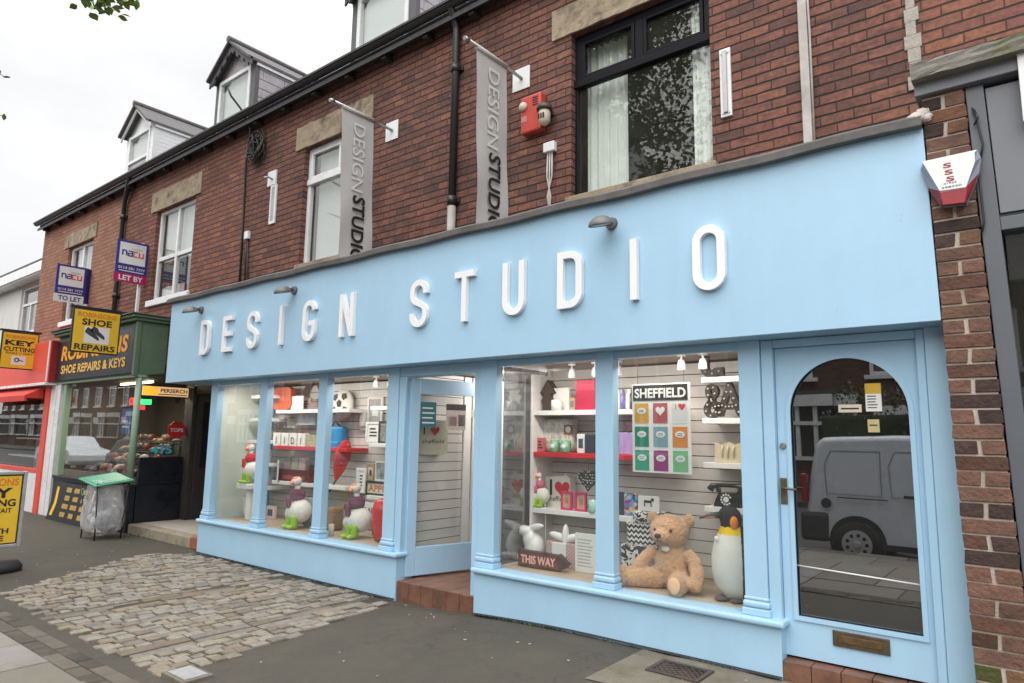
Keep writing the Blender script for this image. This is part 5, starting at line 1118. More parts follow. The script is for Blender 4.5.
# ------------------------------------------------------------------ projecting signs and letting boards
def side_board(name, lb, cat, x, y0, y1, z0, z1, mats, t=.05, grp=None):
    r = root(name, lb, cat, (x, (y0+y1)/2, z0), grp)
    b = B(); b.box(x-t, x, y0, y1, z0, z1, .004); b.mi = 1; b.box(x, x+.004, y0+.02, y1-.02, z0+.02, z1-.02); bd = b.build('board', mats, r)
    return r, bd
r, bd = side_board('projecting_sign', 'yellow ROBINSONS SHOE REPAIRS sign with a pair of shoes, projecting from the green shop', 'sign', -11.75, -.82, -.13, 2.70, 3.39, [INK, YEL])
X = -11.745; ym = -.475
b = B(); b.text('ROBINSONS', (X, ym, 3.265), SX, FZ, .07, .56, .001, .03); b.mi = 1; b.text('SHOE', (X, ym, 3.14), SX, FZ, .10, .43, .001, .03); b.text('REPAIRS', (X, ym, 2.745), SX, FZ, .09, .58, .001, .03); b.build('lettering', [ORNG, INK], bd)
b = B(); b.box(X-.001, X+.001, ym-.17, ym+.19, 2.855, 3.115); b.build('picture', PAPER, bd)
b = B()
for dy, dz, ang_ in ((-.04, .03, -.55), (.04, .055, -.55)):
    M2 = Matrix.Translation((X+.002, ym+dy, 2.965+dz)) @ Matrix.Rotation(ang_, 4, 'X')
    pts = [(-.13, .0), (-.13, .05), (-.06, .055), (-.02, .025), (.08, .01), (.12, -.02), (.11, -.04), (-.05, -.045), (-.12, -.04)]
    U = M2.to_3x3() @ Vector((0, 1, 0)); V = M2.to_3x3() @ Vector((0, 0, 1)); b.prism(pts[::-1], M2.translation, U, V, .002)
b.build('shoe_picture', pm('printed shoe grey', (.05, .05, .055), .5, .3, 30), bd)
b = B(); b.box(-11.80, -11.75, -.86, .5, 3.395, 3.43, .004); b.build('arm', BLACK, r)
r, bd = side_board('projecting_sign', 'yellow ROBINSONS KEY CUTTING sign projecting from the red shop', 'sign', -15.9, -.66, -.04, 2.67, 3.40, [INK, YEL])
X = -15.895; ym = -.35
b = B(); b.text('ROBINSONS', (X, ym, 3.275), SX, FZ, .06, .5, .001, .03); b.mi = 1; b.text('KEY', (X, ym, 3.14), SX, FZ, .10, .50, .001, .04); b.text('CUTTING', (X, ym, 3.02), SX, FZ, .085, .52, .001, .03); b.text('WHILE U WAIT', (X, ym, 2.96), SX, FZ, .042, .46, .001, .01); b.build('lettering', [ORNG, INK], bd)
b = B(); b.box(X-.001, X+.001, ym-.12, ym+.12, 2.75, 2.93); b.mi = 1; b.stroke(arc(0, 0, .035, .035, 0, 2*PI, 16)[:-1], .01, (X+.002, ym-.03, 2.85), SX, FZ, .001, True); b.stroke([(.03, 0), (.11, -.02)], .009, (X+.002, ym-.03, 2.85), SX, FZ, .001); b.build('key_picture', [PAPER, INK], bd)
b = B(); b.box(-15.95, -15.9, -.70, .0, 3.405, 3.445, .004); b.build('arm', BLACK, r)
NAVY = pm('board navy', (.035, .03, .22), .45); MAG = pm('board magenta', (.42, .012, .10), .45)
for (name_, lb, x, y0, z0, z1, ft) in (('letting_board', 'navy framed TO LET board on the light red brick house', -15.05, -.12, 4.0, 4.74, 'TO LET'), ('letting_board', 'navy framed LET BY board with a magenta strip beside the downpipe', -12.5, -.02, 4.08, 4.82, 'LET BY')):
    w = .53; r = root(name_, lb, 'letting board', (x, y0, z0))
    b = B(); b.box(x-.03, x, y0, y0+w, z0, z1, .002); b.mi = 1; b.box(x, x+.003, y0+.045, y0+w-.05, z0+.32, z1-.04, .001)
    b.mi = 2; b.box(x, x+.003, y0-.012, y0+w+.0-(.02 if ft == 'TO LET' else 0), z0-.01, z0+.15)
    b.mi = 0
    if ft == 'TO LET': b.prism([(0, z0+.02), (.1, z0+.02), (.1, z1), (0, z1)], (x-.0005, y0+w, 0), (-.5, .866, 0), FZ, .02)
    bd = b.build('board', [NAVY, UPVC, UPVC if ft == 'TO LET' else MAG], r)
    b = B(); Xx = x+.004; b.text(ft, (Xx, y0+w/2, z0+.03), SX, FZ, .09, .40, .001, .03)
    b.build('lettering', NAVY if ft == 'TO LET' else PAPER, bd)
    b = B(); b.text('0114 281 7777', (Xx, y0+w/2, z0+.225), SX, FZ, .045, .44, .001, .02); b.box(x+.003, x+.0045, y0+.06, y0+w-.06, z0+.185, z0+.20); b.build('phone_number', PAPER, bd)
    # emblem: four block letter forms in navy and red, a small grey line of writing above
    b = B(); zc = z0+.47; u0 = y0+.085; q = .085
    for i in range(4):
        b.mi = 0 if i < 2 else 1; ua = u0+i*.092
        O = (Xx+.001, ua, zc)
        if i == 0: b.stroke([(.01, 0), (.01, q), (.06, q), (.075, q-.02), (.075, 0)], .012, O, SX, FZ, .001)
        elif i == 1: b.stroke([(.01, q), (.075, q), (.075, 0), (.01, 0), (.01, q*.5), (.06, q*.5)], .011, O, SX, FZ, .001)
        elif i == 2: b.stroke([(.075, q), (.01, q), (.01, 0), (.075, 0)], .012, O, SX, FZ, .001)
        else: b.stroke([(.01, q), (.01, 0), (.075, 0), (.075, q)], .012, O, SX, FZ, .001)
    b.mi = 2; b.text('lettings', (Xx, y0+w*.62, zc+.12), SX, FZ, .03, .17, .001, 0)
    b.build('emblem', [NAVY, RED, GREY], bd)
    b = B(); b.box(x-.075, x-.031, y0+w-.12, y0+w-.07, z0-.75, z1+.02, .004); b.build('post', UPVC, r)
# ------------------------------------------------------------------ on the pavement
gzl = gz(-11)
r = root('pavement_sign', 'yellow swing sign for key cutting on a black foot at the left edge', 'sign', (-9.3, -2.2, gzl))
AX = -9.33
b = B(); frame_rect(b, -.33, .33, .18, 1.02, -.03, .03, .035, .006); 
for v in b.bm.verts: v.co = Vector((AX-v.co.y, -2.22+v.co.x, v.co.z))
fr_ = b.build('frame', GALV, r)
b = B(); b.box(AX-.012, AX+.012, -2.515, -1.925, .215, .985); b.mi = 1; b.box(AX+.012, AX+.0135, -2.50, -1.94, .23, .97)
bd = b.build('panel', [INK, YEL], fr_)
b = B(); X = AX+.0145; yr = -1.965
b.text('ROBINSONS', (X, yr, .865), SX, FZ, .08, .52, .001, .03, 'RIGHT'); b.mi = 1
b.text('KEY', (X, yr-.05, .735), SX, FZ, .105, .40, .001, .04, 'RIGHT'); b.text('CUTTING', (X, yr-.01, .635), SX, FZ, .08, .5, .001, .03, 'RIGHT'); b.text('WHILE U WAIT', (X, yr-.04, .565), SX, FZ, .05, .48, .001, .02, 'RIGHT')
b.text('WITH', (X, yr-.05, .335), SX, FZ, .06, .26, .001, .03, 'RIGHT'); b.text('SERVICE', (X, yr-.09, .255), SX, FZ, .06, .38, .001, .03, 'RIGHT'); b.mi = 2; b.box(X-.0012, X, -2.42, -2.12, .42, .54); b.build('lettering', [ORNG, INK, CREAM], bd)
b = B(); b.box(AX-.025, AX+.025, -2.25, -2.19, .05, .18, .006); b.build('stem', BLACK, r)
b = B(); b.lathe([(.0, 0), (1, 0), (1.0, .06), (.88, .12), (0, .13)], (AX, -2.22, gzl), 28, Matrix.Diagonal((.20, .38, 1.0))); b.build('foot', pm('black rubber foot', (.025, .025, .027), .6, .2, 10), r)
# clear rubbish sack on a wire stand with a green lid
r = root('rubbish_sack_stand', 'clear rubbish sack in a black wire stand with a green lid', 'rubbish bin', (-11.2, -.33, gzl))
b = B(); c = Vector((-11.2, -.33, gzl))
hw, hd = .29, .22
for sx_ in (-1, 1):
    for sy_ in (-1, 1): b.tube([c+Vector((sx_*hw*.85, sy_*hd*.8, 0)), c+Vector((sx_*hw*.85, sy_*hd*.8, .22)), c+Vector((sx_*hw, sy_*hd, .82))], .011, 6)
for z in (.22, .80):
    k = .85 if z < .5 else 1; b.tube([c+Vector((-hw*k, -hd*k, z)), c+Vector((hw*k, -hd*k, z)), c+Vector((hw*k, hd*k, z)), c+Vector((-hw*k, hd*k, z)), c+Vector((-hw*k, -hd*k, z))], .01, 6)
b.tube([c+Vector((-.2, -.17, .25)), c+Vector((.2, -.17, .25))], .01, 6)
b.build('wire_stand', BLACK, r)
SACK = glass('clear polythene', .07, (.95, .95, .96), .22, .62, (.88, .88, .89))
b = B(); n, m_ = 36, 18; rows = []
for j in range(m_+1):
    t = j/m_; z = .06+.80*t; w = 1+.12*math.sin(t*PI*1.2+.5)
    rows.append([b.bm.verts.new(c+Vector(((hw*.94*w+.016*math.sin(i*2.3+j*.6))*math.copysign(abs(math.cos(2*PI*i/n))**.55, math.cos(2*PI*i/n))*(.55 if j == 0 else (.85 if j == 1 else 1)), (hd*.94*w+.014*math.sin(i*1.7+j*.8))*math.copysign(abs(math.sin(2*PI*i/n))**.55, math.sin(2*PI*i/n))*(.55 if j == 0 else (.85 if j == 1 else 1)), z+.008*math.sin(i*1.9+j)))) for i in range(n)])
for j in range(m_):
    for i in range(n): b.bm.faces.new((rows[j][i], rows[j][(i+1) % n], rows[j+1][(i+1) % n], rows[j+1][i])).smooth = True
b.bm.faces.new(rows[0][::-1]); sk = b.build('sack', SACK, r)
b = B()
for k in range(22):
    p = c+Vector((random.uniform(-.17, .17), random.uniform(-.11, .11), .10+random.uniform(0, .30))); b.ell(p, (random.uniform(.05, .09), random.uniform(.05, .08), random.uniform(.03, .06)), 8, Matrix.Rotation(random.uniform(0, 3), 3, random.choice('XYZ')))
for v in b.bm.verts: v.co += Vector((random.uniform(-1, 1), random.uniform(-1, 1), random.uniform(-1, 1)))*.012
b.build('rubbish', [pm('crumpled waste', (.50, .50, .52), .8, .9, 6)], r)
LIDG = pm('green lid', (.09, .34, .22), .4, .12, 6)
b = B(); Mt = Matrix.Translation(c+Vector((0, 0, .86))) @ Matrix.Rotation(math.radians(7), 4, 'Y') @ Matrix.Rotation(math.radians(8), 4, 'X'); b.box(-.335, .335, -.265, .265, -.018, .006, .008, Mt); b.box(-.30, .30, -.23, .23, .0065, .014, .004, Mt); b.build('lid', LIDG, r)
b = B(); b.stroke(arc(0, 0, .045, .045, 0, 2*PI, 16)[:-1], .012, c+Vector((-.13, -hd-.035, .68)), FX, FZ, .001, True); b.build('sack_print', LIDG, r)
# price board leaning on the green shop
r = root('price_board', 'black price board with yellow lettering leaning against the repair shop', 'board', (-13.2, .0, gzl))
Mb = Matrix.Translation((-13.1, -.10, gzl)) @ Matrix.Rotation(math.radians(-10), 4, 'X')
b = B(); b.box(-1.18, .62, 0, .02, 0, .66, .004, Mb); b.mi = 1
U, V = Mb.to_3x3() @ Vector((1, 0, 0)), Mb.to_3x3() @ Vector((0, 0, 1))
b.prism([(-1.08, .08), (-.95, .08), (-.88, .3), (-.95, .58), (-1.05, .58), (-1.0, .3)][::1], Mb @ Vector((0, -.001, 0)), U, V, .0005)
b.mi = 2
for k in range(4):
    for j in range(3): b.box(-.62+j*.38+random.uniform(0, .05), -.32+j*.38-random.uniform(0, .06), -.002, -.0005, .09+k*.14, .17+k*.14, 0, Mb)
b.build('panel', [INK, YEL, pm('faded gold print', (.42, .27, .06), .6, .6, 30)], r)
b = B(); b.tube([Mb @ Vector((.64, -.01, -.0)), Mb @ Vector((.64, 0, .60))], .014, 6); b.build('strut', CREAM, r)
r = root('price_board', 'small narrow price board beside the repair shop step', 'board', (-11.75, .05, gzl))
b = B(); b.box(-11.95, -11.6, .06, .085, gzl+.02, .55, .004); b.mi = 1; b.box(-11.88, -11.68, .058, .0595, .40, .44); b.box(-11.9, -11.7, .058, .0595, .3, .33); b.build('panel', [NAVYB, CREAM], r)
# metal covers in the pavement
r = root('drain_grate', 'rusty cast iron drain grate in the old concrete below the right window', 'grate', (-2.02, -.28, 0))
IRON = pm('rusty cast iron', (.055, .042, .034), .6, .3, 20, .4, 60, dirt=(.11, .055, .03), damt=.5)
b = B(); gx0_, gx1_, gy0_, gy1_ = -2.20, -1.84, -.42, -.15; frame_rect(b, gx0_, gx1_, 0, gy1_-gy0_, 0, .012, .03, .002)
for v in b.bm.verts: v.co = Vector((v.co.x, gy0_+v.co.z, .018-v.co.y))
b.build('frame', IRON, r)
b = B()
for k in range(-3, 9):
    for sg in (1, -1):
        xa = gx0_+.03+k*.045; pts = []
        for t in (0, 1):
            pts.append((xa+(gy1_-gy0_-.06)*t*.9 if sg > 0 else xa+(gy1_-gy0_-.06)*(1-t)*.9, gy0_+.03+(gy1_-gy0_-.06)*t))
        (xA, yA), (xB, yB) = pts
        def cl(xA, yA, xB, yB):
            lo, hi = gx0_+.03, gx1_-.03; dx = xB-xA
            ts = sorted(((lo-xA)/dx, (hi-xA)/dx)); t0, t1 = max(0, ts[0]), min(1, ts[1])
            return None if t1-t0 < .05 else ((xA+dx*t0, yA+(yB-yA)*t0), (xA+dx*t1, yA+(yB-yA)*t1))
        q = cl(xA, yA, xB, yB)
        if q: b.tube([(q[0][0], q[0][1], .011+.001*sg), (q[1][0], q[1][1], .011+.001*sg)], .006, 6)
b.build('bars', IRON, r)
b = B(); b.quad((gx0_+.02, gy0_+.02, .0075), (gx1_-.02, gy0_+.02, .0075), (gx1_-.02, gy1_-.02, .0075), (gx0_+.02, gy1_-.02, .0075)); b.build('pit', pm('dark pit', (.008, .008, .008), .9), r)
r = root('stopcock_cover', 'small worn metal cover at the near corner of the cobbles', 'cover', (-4.46, -2.28, gz(-4.4)))
b = B(); z = gz(-4.4); b.box(-4.62, -4.33, -2.40, -2.20, z-.02, z+.024, .004); b.mi = 1; b.box(-4.59, -4.36, -2.375, -2.225, z+.0245, z+.029, .002); b.build('cover', [CONC, GALV], r)
# weeds and dark gap along the foot of the stall risers
WEED = pm('weed green', (.05, .085, .02), .8, .4, 20)
b = B()
for _ in range(420):
    x = random.choice((random.uniform(-8.9, -5.1), random.uniform(-4.05, -1.5), random.uniform(-4.05, -3.2), random.uniform(-11.4, -9), random.uniform(-8.6, -7.5))); y = random.uniform(-.03, -.002) if x > -9 else .12-random.uniform(0, .03); z = gz(x); h = random.uniform(.008, .035); a = random.uniform(0, 6.28)
    dx, dy = .006*math.cos(a), .006*math.sin(a); tx = random.uniform(-.015, .015); b.bm.faces.new([b.bm.verts.new(p) for p in ((x-dx, y-dy, z), (x+dx, y+dy, z), (x+tx, y-random.uniform(0, .02), z+h))])
tag(b.build('weeds', WEED), kind='stuff', label='thin weeds along the foot of the shopfronts', cat='weeds')
GRIT = pm('dark damp grit', (.03, .027, .022), .95, .3, 40, .5, 100)
b = B()
for xa, xb in ((-8.97, -5.085), (-4.075, -1.455)):
    n = 40
    for i in range(n):
        A_, B_ = xa+(xb-xa)*i/n, xa+(xb-xa)*(i+1)/n; w = lambda x: .022+.018*abs(math.sin(x*5.1)+math.sin(x*13.3))*.6
        b.quad((A_, -w(A_), gz(A_)+.021), (B_, -w(B_), gz(B_)+.021), (B_, 0, gz(B_)+.023), (A_, 0, gz(A_)+.023))
tag(b.build('grit_line', GRIT), kind='stuff', label='dark grit collected along the foot of the blue shopfront', cat='grit')
b = B()
for _ in range(90):
    x, y = random.uniform(-11, -.5), random.uniform(-2.5, -.05); s = random.uniform(.003, .011); a = random.uniform(0, 3); z = gz(x)+.006+(.02 if -8.9 < x < -4.7 and y > -2.4 else 0)
    b.box(-s, s, -s*.7, s*.7, 0, .003, 0, Matrix.Translation((x, y, z)) @ Matrix.Rotation(a, 4, 'Z'))
tag(b.build('litter_specks', pm('pale litter', (.4, .36, .28), .8, .4, 30)), kind='stuff', label='pale specks of leaf and gum scattered on the pavement', cat='litter')
# ------------------------------------------------------------------ goods in the shop windows
FZ0 = .361
def one(name, lb, cat, b, mats, grp=None, smooth=False):
    return tag(b.build(name, mats, None, smooth), lb, cat, grp)
def boxy(name, lb, cat, l, r, bt, t, y, m, d=.06, z0=None, bev=.004, front=None, fm=INK):
    x0, x1, za, zb = span(l, r, bt, t, y)
    if z0 is not None: zb += z0-za; za = z0
    o = root(name, lb, cat, ((x0+x1)/2, y, za))
    b = B(); b.box(x0, x1, y, y+d, za, zb, bev); b.build('body', m, o)
    if front:
        b = B(); front(b, x0, x1, za, zb, y-.0015); b.build('front_print', fm, o)
    return o, (x0, x1, za, zb)
SH = {1: 1.751, 2: 1.361, 3: .841}
def lines(n, m=.12):
    def f(b, x0, x1, z0, z1, y):
        for k in range(n):
            z = z0+(z1-z0)*(m+(1-2*m)*(k+.5)/n); h = (z1-z0)/n*.18; b.box(x0+(x1-x0)*m, x1-(x1-x0)*random.uniform(m, m*2.5), y, y+.001, z-h, z+h)
    return f
def heart(s=1.0):
    out = []
    for i in range(28):
        a = 2*PI*i/28; out.append((s*.03125*16*math.sin(a)**3, s*.03125*(13*math.cos(a)-5*math.cos(2*a)-2*math.cos(3*a)-math.cos(4*a))))
    return out[::-1]
CRIM = pm('crimson box', (.38, .008, .05), .5, .06, 8); BLK = pm('matt black', (.02, .02, .022), .55, .15, 9)
PWHITE = pm('glazed white ceramic', (.76, .75, .73), .25, .04, 8); LIME = pm('lime green boot', (.30, .50, .04), .4, .08, 8); PURP = pm('purple tartan', (.16, .045, .10), .9, .35, 60); FEA = pm('white plush feather', (.72, .69, .64), .95, .12, 30, .5, 60); OBEAK = pm('orange beak', (.75, .20, .09), .5, .08, 9); REDF = pm('red felt', (.55, .015, .03), .8, .1, 9)
def goose(lb, x, y, z, h, scarf, cat='toy goose'):
    r = root('toy_goose', lb, cat, (x, y, z), 'toy geese in wellingtons'); s = h/.60
    q = lambda a, b_, c: (x+a*s, y+b_*s, z+c*s)
    b = B(); b.ell(q(0, .0, .20), (.165*s, .14*s, .14*s), 18); b.ell(q(-.15, .03, .15), (.11*s, .1*s, .10*s), 12); b.tube([q(-.0, -.02, .28), q(-.01, -.02, .36), q(-.02, -.025, .46), q(-.03, -.03, .52)], [.055*s, .042*s, .036*s, .034*s], 12)
    b.ell(q(-.03, -.035, .54), (.06*s, .062*s, .058*s), 14); b.build('body', FEA, r)
    b = B(); b.lathe([(.036*s, 0), (.03*s, .03*s), (.018*s, .07*s), (0, .08*s)], q(-.05, -.07, .53), 12, Matrix.Rotation(math.radians(-55), 3, 'Z') @ Matrix.Rotation(math.radians(-100), 3, 'Y').inverted() @ Matrix.Diagonal((.8, 1, 1))) ; b.ell(q(-.03, -.04, .568), (.045*s, .05*s, .03*s), 12); b.build('beak', OBEAK, r)
    b = B(); b.lathe([(.055*s, -.07*s), (.085*s, -.04*s), (.09*s, .0), (.08*s, .04*s), (.045*s, .07*s)], q(-.015, -.022, .385), 16); b.box(*[v for p in zip(q(-.06, -.15, .24), q(.01, -.115, .36)) for v in p], .01); b.box(*[v for p in zip(q(-.15, -.10, .30), q(-.06, -.07, .37)) for v in p], .01); b.build('scarf', scarf, r)
    for dx in (-.045, .05):
        b = B(); b.lathe([(.035*s, 0), (.045*s, .03*s), (.043*s, .10*s), (.05*s, .14*s), (.044*s, .145*s)], q(dx, -.09, .012), 14); b.ell(q(dx-.01, -.13, .03), (.036*s, .06*s, .026*s), 10); b.build('wellington_boot', LIME, r)
    return r
goose('white toy goose with a purple scarf in the second pane from the left', -7.25, .36, FZ0, .62, PURP)
goose('white toy goose with a purple scarf in the third pane from the left', -6.12, .36, FZ0, .60, PURP)
goose('white toy goose with a red scarf standing on a stand in the leftmost pane', -8.46, .42, .83, .52, REDF)
b = B(); b.box(-8.62, -8.28, .30, .54, .76, .83, .01); b.box(-8.5, -8.4, .38, .46, FZ0, .759, .004); one('display_stand', 'white T shaped stand under the goose in the leftmost pane', 'display stand', b, SHELFM)
r = root('plant_pot', 'white ruffled plant pot on the floor of the leftmost pane', 'plant pot', (-8.55, .7, FZ0))
b = B(); b.lathe([(.0, .001), (.11, .001), (.125, .06), (.145, .24), (.16, .25), (.15, .255), (.135, .24), (.12, .08), (0, .07)], (-8.72, .62, FZ0), 24); b.build('body', PWHITE, r)
b = B(); b.box(-8.66, -8.58, .60, .68, 1.701, 1.83, .01); b.cyl((-8.62, .60, 1.77), (-8.62, .592, 1.77), .028); one('speaker', 'small black speaker on a shelf in the leftmost pane', 'speaker', b, BLK)
for i in range(5):
    zz_ = (2.02, 1.70, 1.40, 1.09, .78)[i]; b = B(); b.lathe([(.0, .001), (.045, .001), (.05, .12), (.03, .16), (.035, .18), (.0, .18)], (-8.75+.02*i, .8, zz_), 16)
    one('white_vase', f'white vase at the back of the {("top", "second", "third", "fourth", "lowest")[i]} side shelf in the leftmost pane', 'vase', b, PWHITE)
# second pane
OR = pm('orange red lacquer', (.52, .10, .045), .4, .12, 6)
x0, x1, z0, z1 = span(272, 291, 411, 388, .70); z1 += 1.811-z0; z0 = 1.811
b = B(); w = x1-x0; b.prism([(0, .25), (.08, .08), (.3, 0), (.7, 0), (.92, .08), (1, .25), (.95, .9), (.8, 1), (.2, 1), (.05, .9)], (x0, .70, z0), (w, 0, 0), (0, 0, z1-z0), .08); one('rounded_tray', 'orange red tray with a rounded foot on the top shelf of the second pane', 'tray', b, OR)
boxy('greeting_card', 'pale upright card beside the orange red tray in the second pane', 'card', 291, 303, 411, 397, .72, PAPER, .01, 1.811, 0)
b = B()
cx, _, cz = P(313, 400, .9)
for k in range(14):
    o_ = k*.45; b.tube([(cx+(.18+.03*math.sin(3*a+o_))*math.cos(a), .91+.02*math.sin(2*a+o_), cz+.07+(.18+.03*math.sin(3*a+o_))*math.sin(a)) for a in [2*PI*i/24 for i in range(25)]], .010, 5)
one('twig_wreath', 'brown twig wreath hanging at the top right of the second pane', 'wreath', b, pm('twig brown', (.12, .055, .03), .8, .4, 20))
for i, (l, rr_) in enumerate(((279, 285), (287, 295))): boxy('hanging_card', f'small grey card hung below the top shelf in the second pane, {("left", "right")[i]} of the two', 'card', l, rr_, 428, 417, .80, pm('grey card', (.32, .29, .28), .7, .2, 30), .01)
boxy('pale_box', 'pale blue white box hung below the top shelf in the second pane', 'box', 297, 315, 425, 414, .78, pm('pale blue card', (.55, .60, .66), .6), .05)
AB = pm('rusted letter brown', (.15, .085, .05), .6, .3, 30)
b = B(); px = P(275, 425, .68); b.stroke([(-.07, 0), (0, .24), (.07, 0)], .018, (px.x, .68, 1.332), FX, FZ, .04); b.box(px.x-.035, px.x+.035, .682, .718, 1.41, 1.435); one('letter_a', 'rusty letter A standing on the red shelf of the second pane', 'letter', b, AB)
for i, ch in enumerate('IIDI'):
    l = 273+i*8.2; o, bx = boxy('letter_block', f'white letter block showing {ch}, {("leftmost", "second", "third", "rightmost")[i]} of the row on the red shelf', 'letter block', l, l+7, 444, 431, .64, PAPER, .07, 1.331)
    b = B(); b.text(ch, ((bx[0]+bx[1])/2, .638, bx[2]+.03), FX, FZ, .09, None, .001, .01); b.build('lettering', INK, o)
boxy('floral_box', 'small green floral box at the right end of the red shelf in the second pane', 'box', 306, 317, 444, 432, .66, pattern_mat('floral green', 'flowers', (.25, .28, .15), (.5, .45, .3), 40), .08, 1.331)
for i, m_ in enumerate((pm('grey tin', (.28, .25, .23), .4, .2, 20), pm('sage tin', (.33, .36, .27), .4, .2, 20), pm('pink grey tin', (.42, .33, .3), .4, .2, 20))):
    l = 284+i*7.2; x0, x1, z0, z1 = span(l, l+6.5, 470, 456, .70); b = B(); b.box(x0, x1, .7, .78, 1.0, 1.0+z1-z0, .008); one('storage_tin', f'{("grey", "sage green", "pinkish grey")[i]} tin standing on the dark red toolbox', 'tin', b, m_)
o, bx = boxy('toolbox', 'dark red metal toolbox on the white shelf of the second pane', 'toolbox', 278, 309, 482, 470, .66, pm('dark red tin', (.10, .015, .018), .4, .15, 9), .16, .871)
b = B(); b.box(bx[0]+.1, bx[1]-.1, .6585, .6595, .90, .95); b.build('label_print', pm('dull red print', (.3, .06, .05), .5), o)
b = B(); M1 = Matrix.Translation((-8.25, .66, .872)); b.box(0, .14, 0, .012, 0, .27, .002, M1 @ Matrix.Rotation(-.5, 4, 'Z') @ Matrix.Rotation(.12, 4, 'Y')); b.box(.1, .30, .05, .062, 0, .24, .002, M1 @ Matrix.Rotation(.35, 4, 'Z')); one('open_book', 'open white book leaning on the white shelf of the second pane', 'book', b, PAPER)
o, bx = boxy('gift_bag', 'grey patterned gift bag behind the goose in the second pane', 'gift bag', 290, 313, 515, 490, .58, pattern_mat('grey leaves', 'flowers', (.5, .48, .5), (.14, .15, .18), 26), .12, FZ0)
o, bx = boxy('gift_bag', 'teal grey gift bag at the right edge of the second pane', 'gift bag', 304, 318, 527, 498, .5, pattern_mat('teal check', 'check', (.14, .22, .22), (.3, .36, .36), 55), .12, FZ0)
# third pane
cx, _, cz = P(341, 404, .82); Rr = .19
r = root('football_cushion', 'round football patterned cushion hung high in the third pane', 'cushion', (cx, .85, cz))
b = B(); b.ell((cx, .86, cz), (Rr, .07, Rr), 28); b.build('cover', FEA, r)
b = B()
for a, rr_ in ((.9, .12), (2.4, .125), (-.7, .12), (-2.5, .13), (PI/2+.1, .005)):
    u, v = cx+rr_*math.cos(a), cz+rr_*math.sin(a); yy = .86-.07*math.sqrt(max(.05, 1-(rr_/Rr)**2)); b.prism([(.05*math.cos(a+i*2*PI/5), .05*math.sin(a+i*2*PI/5)) for i in range(5)], (u, yy-.008, v), FX, FZ, .016)
b.build('patch', BLK, r)
r = root('blue_backpack', 'bright blue bag below the football cushion in the third pane', 'bag', (P(336, 440, .8).x, .8, 1.3))
x0, x1, z0, z1 = span(329, 342, 453, 426, .8); b = B(); b.box(x0, x1, .78, .9, z0, z1, .035); b.box(x0+.02, x1-.02, .755, .80, z0+.02, z0+.15, .02); b.build('body', pm('bright blue fabric', (.01, .22, .50), .55, .12, 8), r)
b = B(); b.tube([(x0+.03, .8, z1-.02), ((x0+x1)/2, .79, z1+.06), (x1-.03, .8, z1-.02)], .01, 6); b.build('strap', BLK, r)
r = root('red_umbrella', 'folded red umbrella hanging under the blue bag in the third pane', 'umbrella', (P(342, 460, .75).x, .75, 1.0))
b = B(); A_, B_ = P(347, 440, .72), P(336, 480, .72); ax = (B_-A_); q = ax.to_track_quat('Z', 'Y').to_matrix(); ln = ax.length; prof = []
b.lathe([(.02, 0), (.06, ln*.05), (.115, ln*.25), (.12, ln*.45), (.085, ln*.75), (.03, ln*.97), (.012, ln)], A_, 10, q, (1, .55)); b.build('canopy', REDF, r)
b = B(); C_ = P(331, 489, .72); b.tube([A_, B_, C_], .012, 6); b.tube([C_, C_+Vector((-.03, 0, -.03)), C_+Vector((-.06, 0, 0))], .014, 6); b.build('handle', BLK, r)
def frame(lb, l, r_, bt, t, y, z0, fm, inner=PAPER, w=.02, art=None, artm=INK):
    x0, x1, za, zb = span(l, r_, bt, t, y)
    if z0 is not None: zb += z0-za; za = z0
    o = root('picture_frame', lb, 'picture frame', ((x0+x1)/2, y, za))
    b = B(); frame_rect(b, x0, x1, za, zb, y, y+.025, w, .003); b.build('frame', fm, o)
    b = B(); b.box(x0+w, x1-w, y+.012, y+.02, za+w, zb-w); b.build('mount', inner, o)
    if art: b = B(); art(b, x0+w*1.6, x1-w*1.6, za+w*1.6, zb-w*1.6, y+.0115); b.build('picture', artm, o)
    return o, (x0, x1, za, zb)
def artbox(b, x0, x1, z0, z1, y): b.box(x0+(x1-x0)*.2, x1-(x1-x0)*.2, y, y+.0004, z0+(z1-z0)*.25, z1-(z1-z0)*.25)
frame('white framed print on the wall above the white shelf of the third pane', 367, 382, 425, 397, .9, None, SHELFM, pm('grey print', (.4, .4, .4), .6, .3, 30), .03, artbox, PAPER)
frame('white framed print standing on the white shelf of the third pane', 365, 380, 447, 426, .75, 1.401-.0+.43-.0-.0 if False else 1.401, SHELFM, PAPER, .028, lines(3))
frame('dark framed print at the right end of the white shelf of the third pane', 378, 388, 446, 424, .72, 1.401, BLK, pm('black and white print', (.2, .2, .2), .6, .8, 18), .02)
b = B(); x0, x1, z0, z1 = span(353, 362, 440, 426, .8); b.box(x0, x1, .9, .94, 1.55, 1.66, .004); b.box(x0+.05, x1-.05, .85, .9, 1.6, 1.78, .004); one('white_bracket', 'white open bracket shelf on the slatted wall of the third pane', 'bracket', b, SHELFM)
frame('white framed print leaning on the lower shelf of the third pane', 356, 365, 489, 464, .72, .801, SHELFM, PAPER, .03, lines(4))
frame('pale wooden framed print on the lower shelf of the third pane', 366, 374, 478, 460, .85, .93, pm('pale oak', (.42, .28, .14), .6), CREAM, .025, artbox)
frame('black and white print behind the APPLE sign', 375, 389, 478, 458, .8, .95, PAPER, pm('black and white leaves', (.3, .3, .3), .6, .95, 14), .02)
r = root('apple_sign', 'black framed sign reading APPLE in orange on the lower shelf of the third pane', 'sign', (P(377, 483, .66).x, .66, .8)); x0, x1, z0, z1 = span(365.5, 392, 491, 477, .66); z1 += .801-z0; z0 = .801
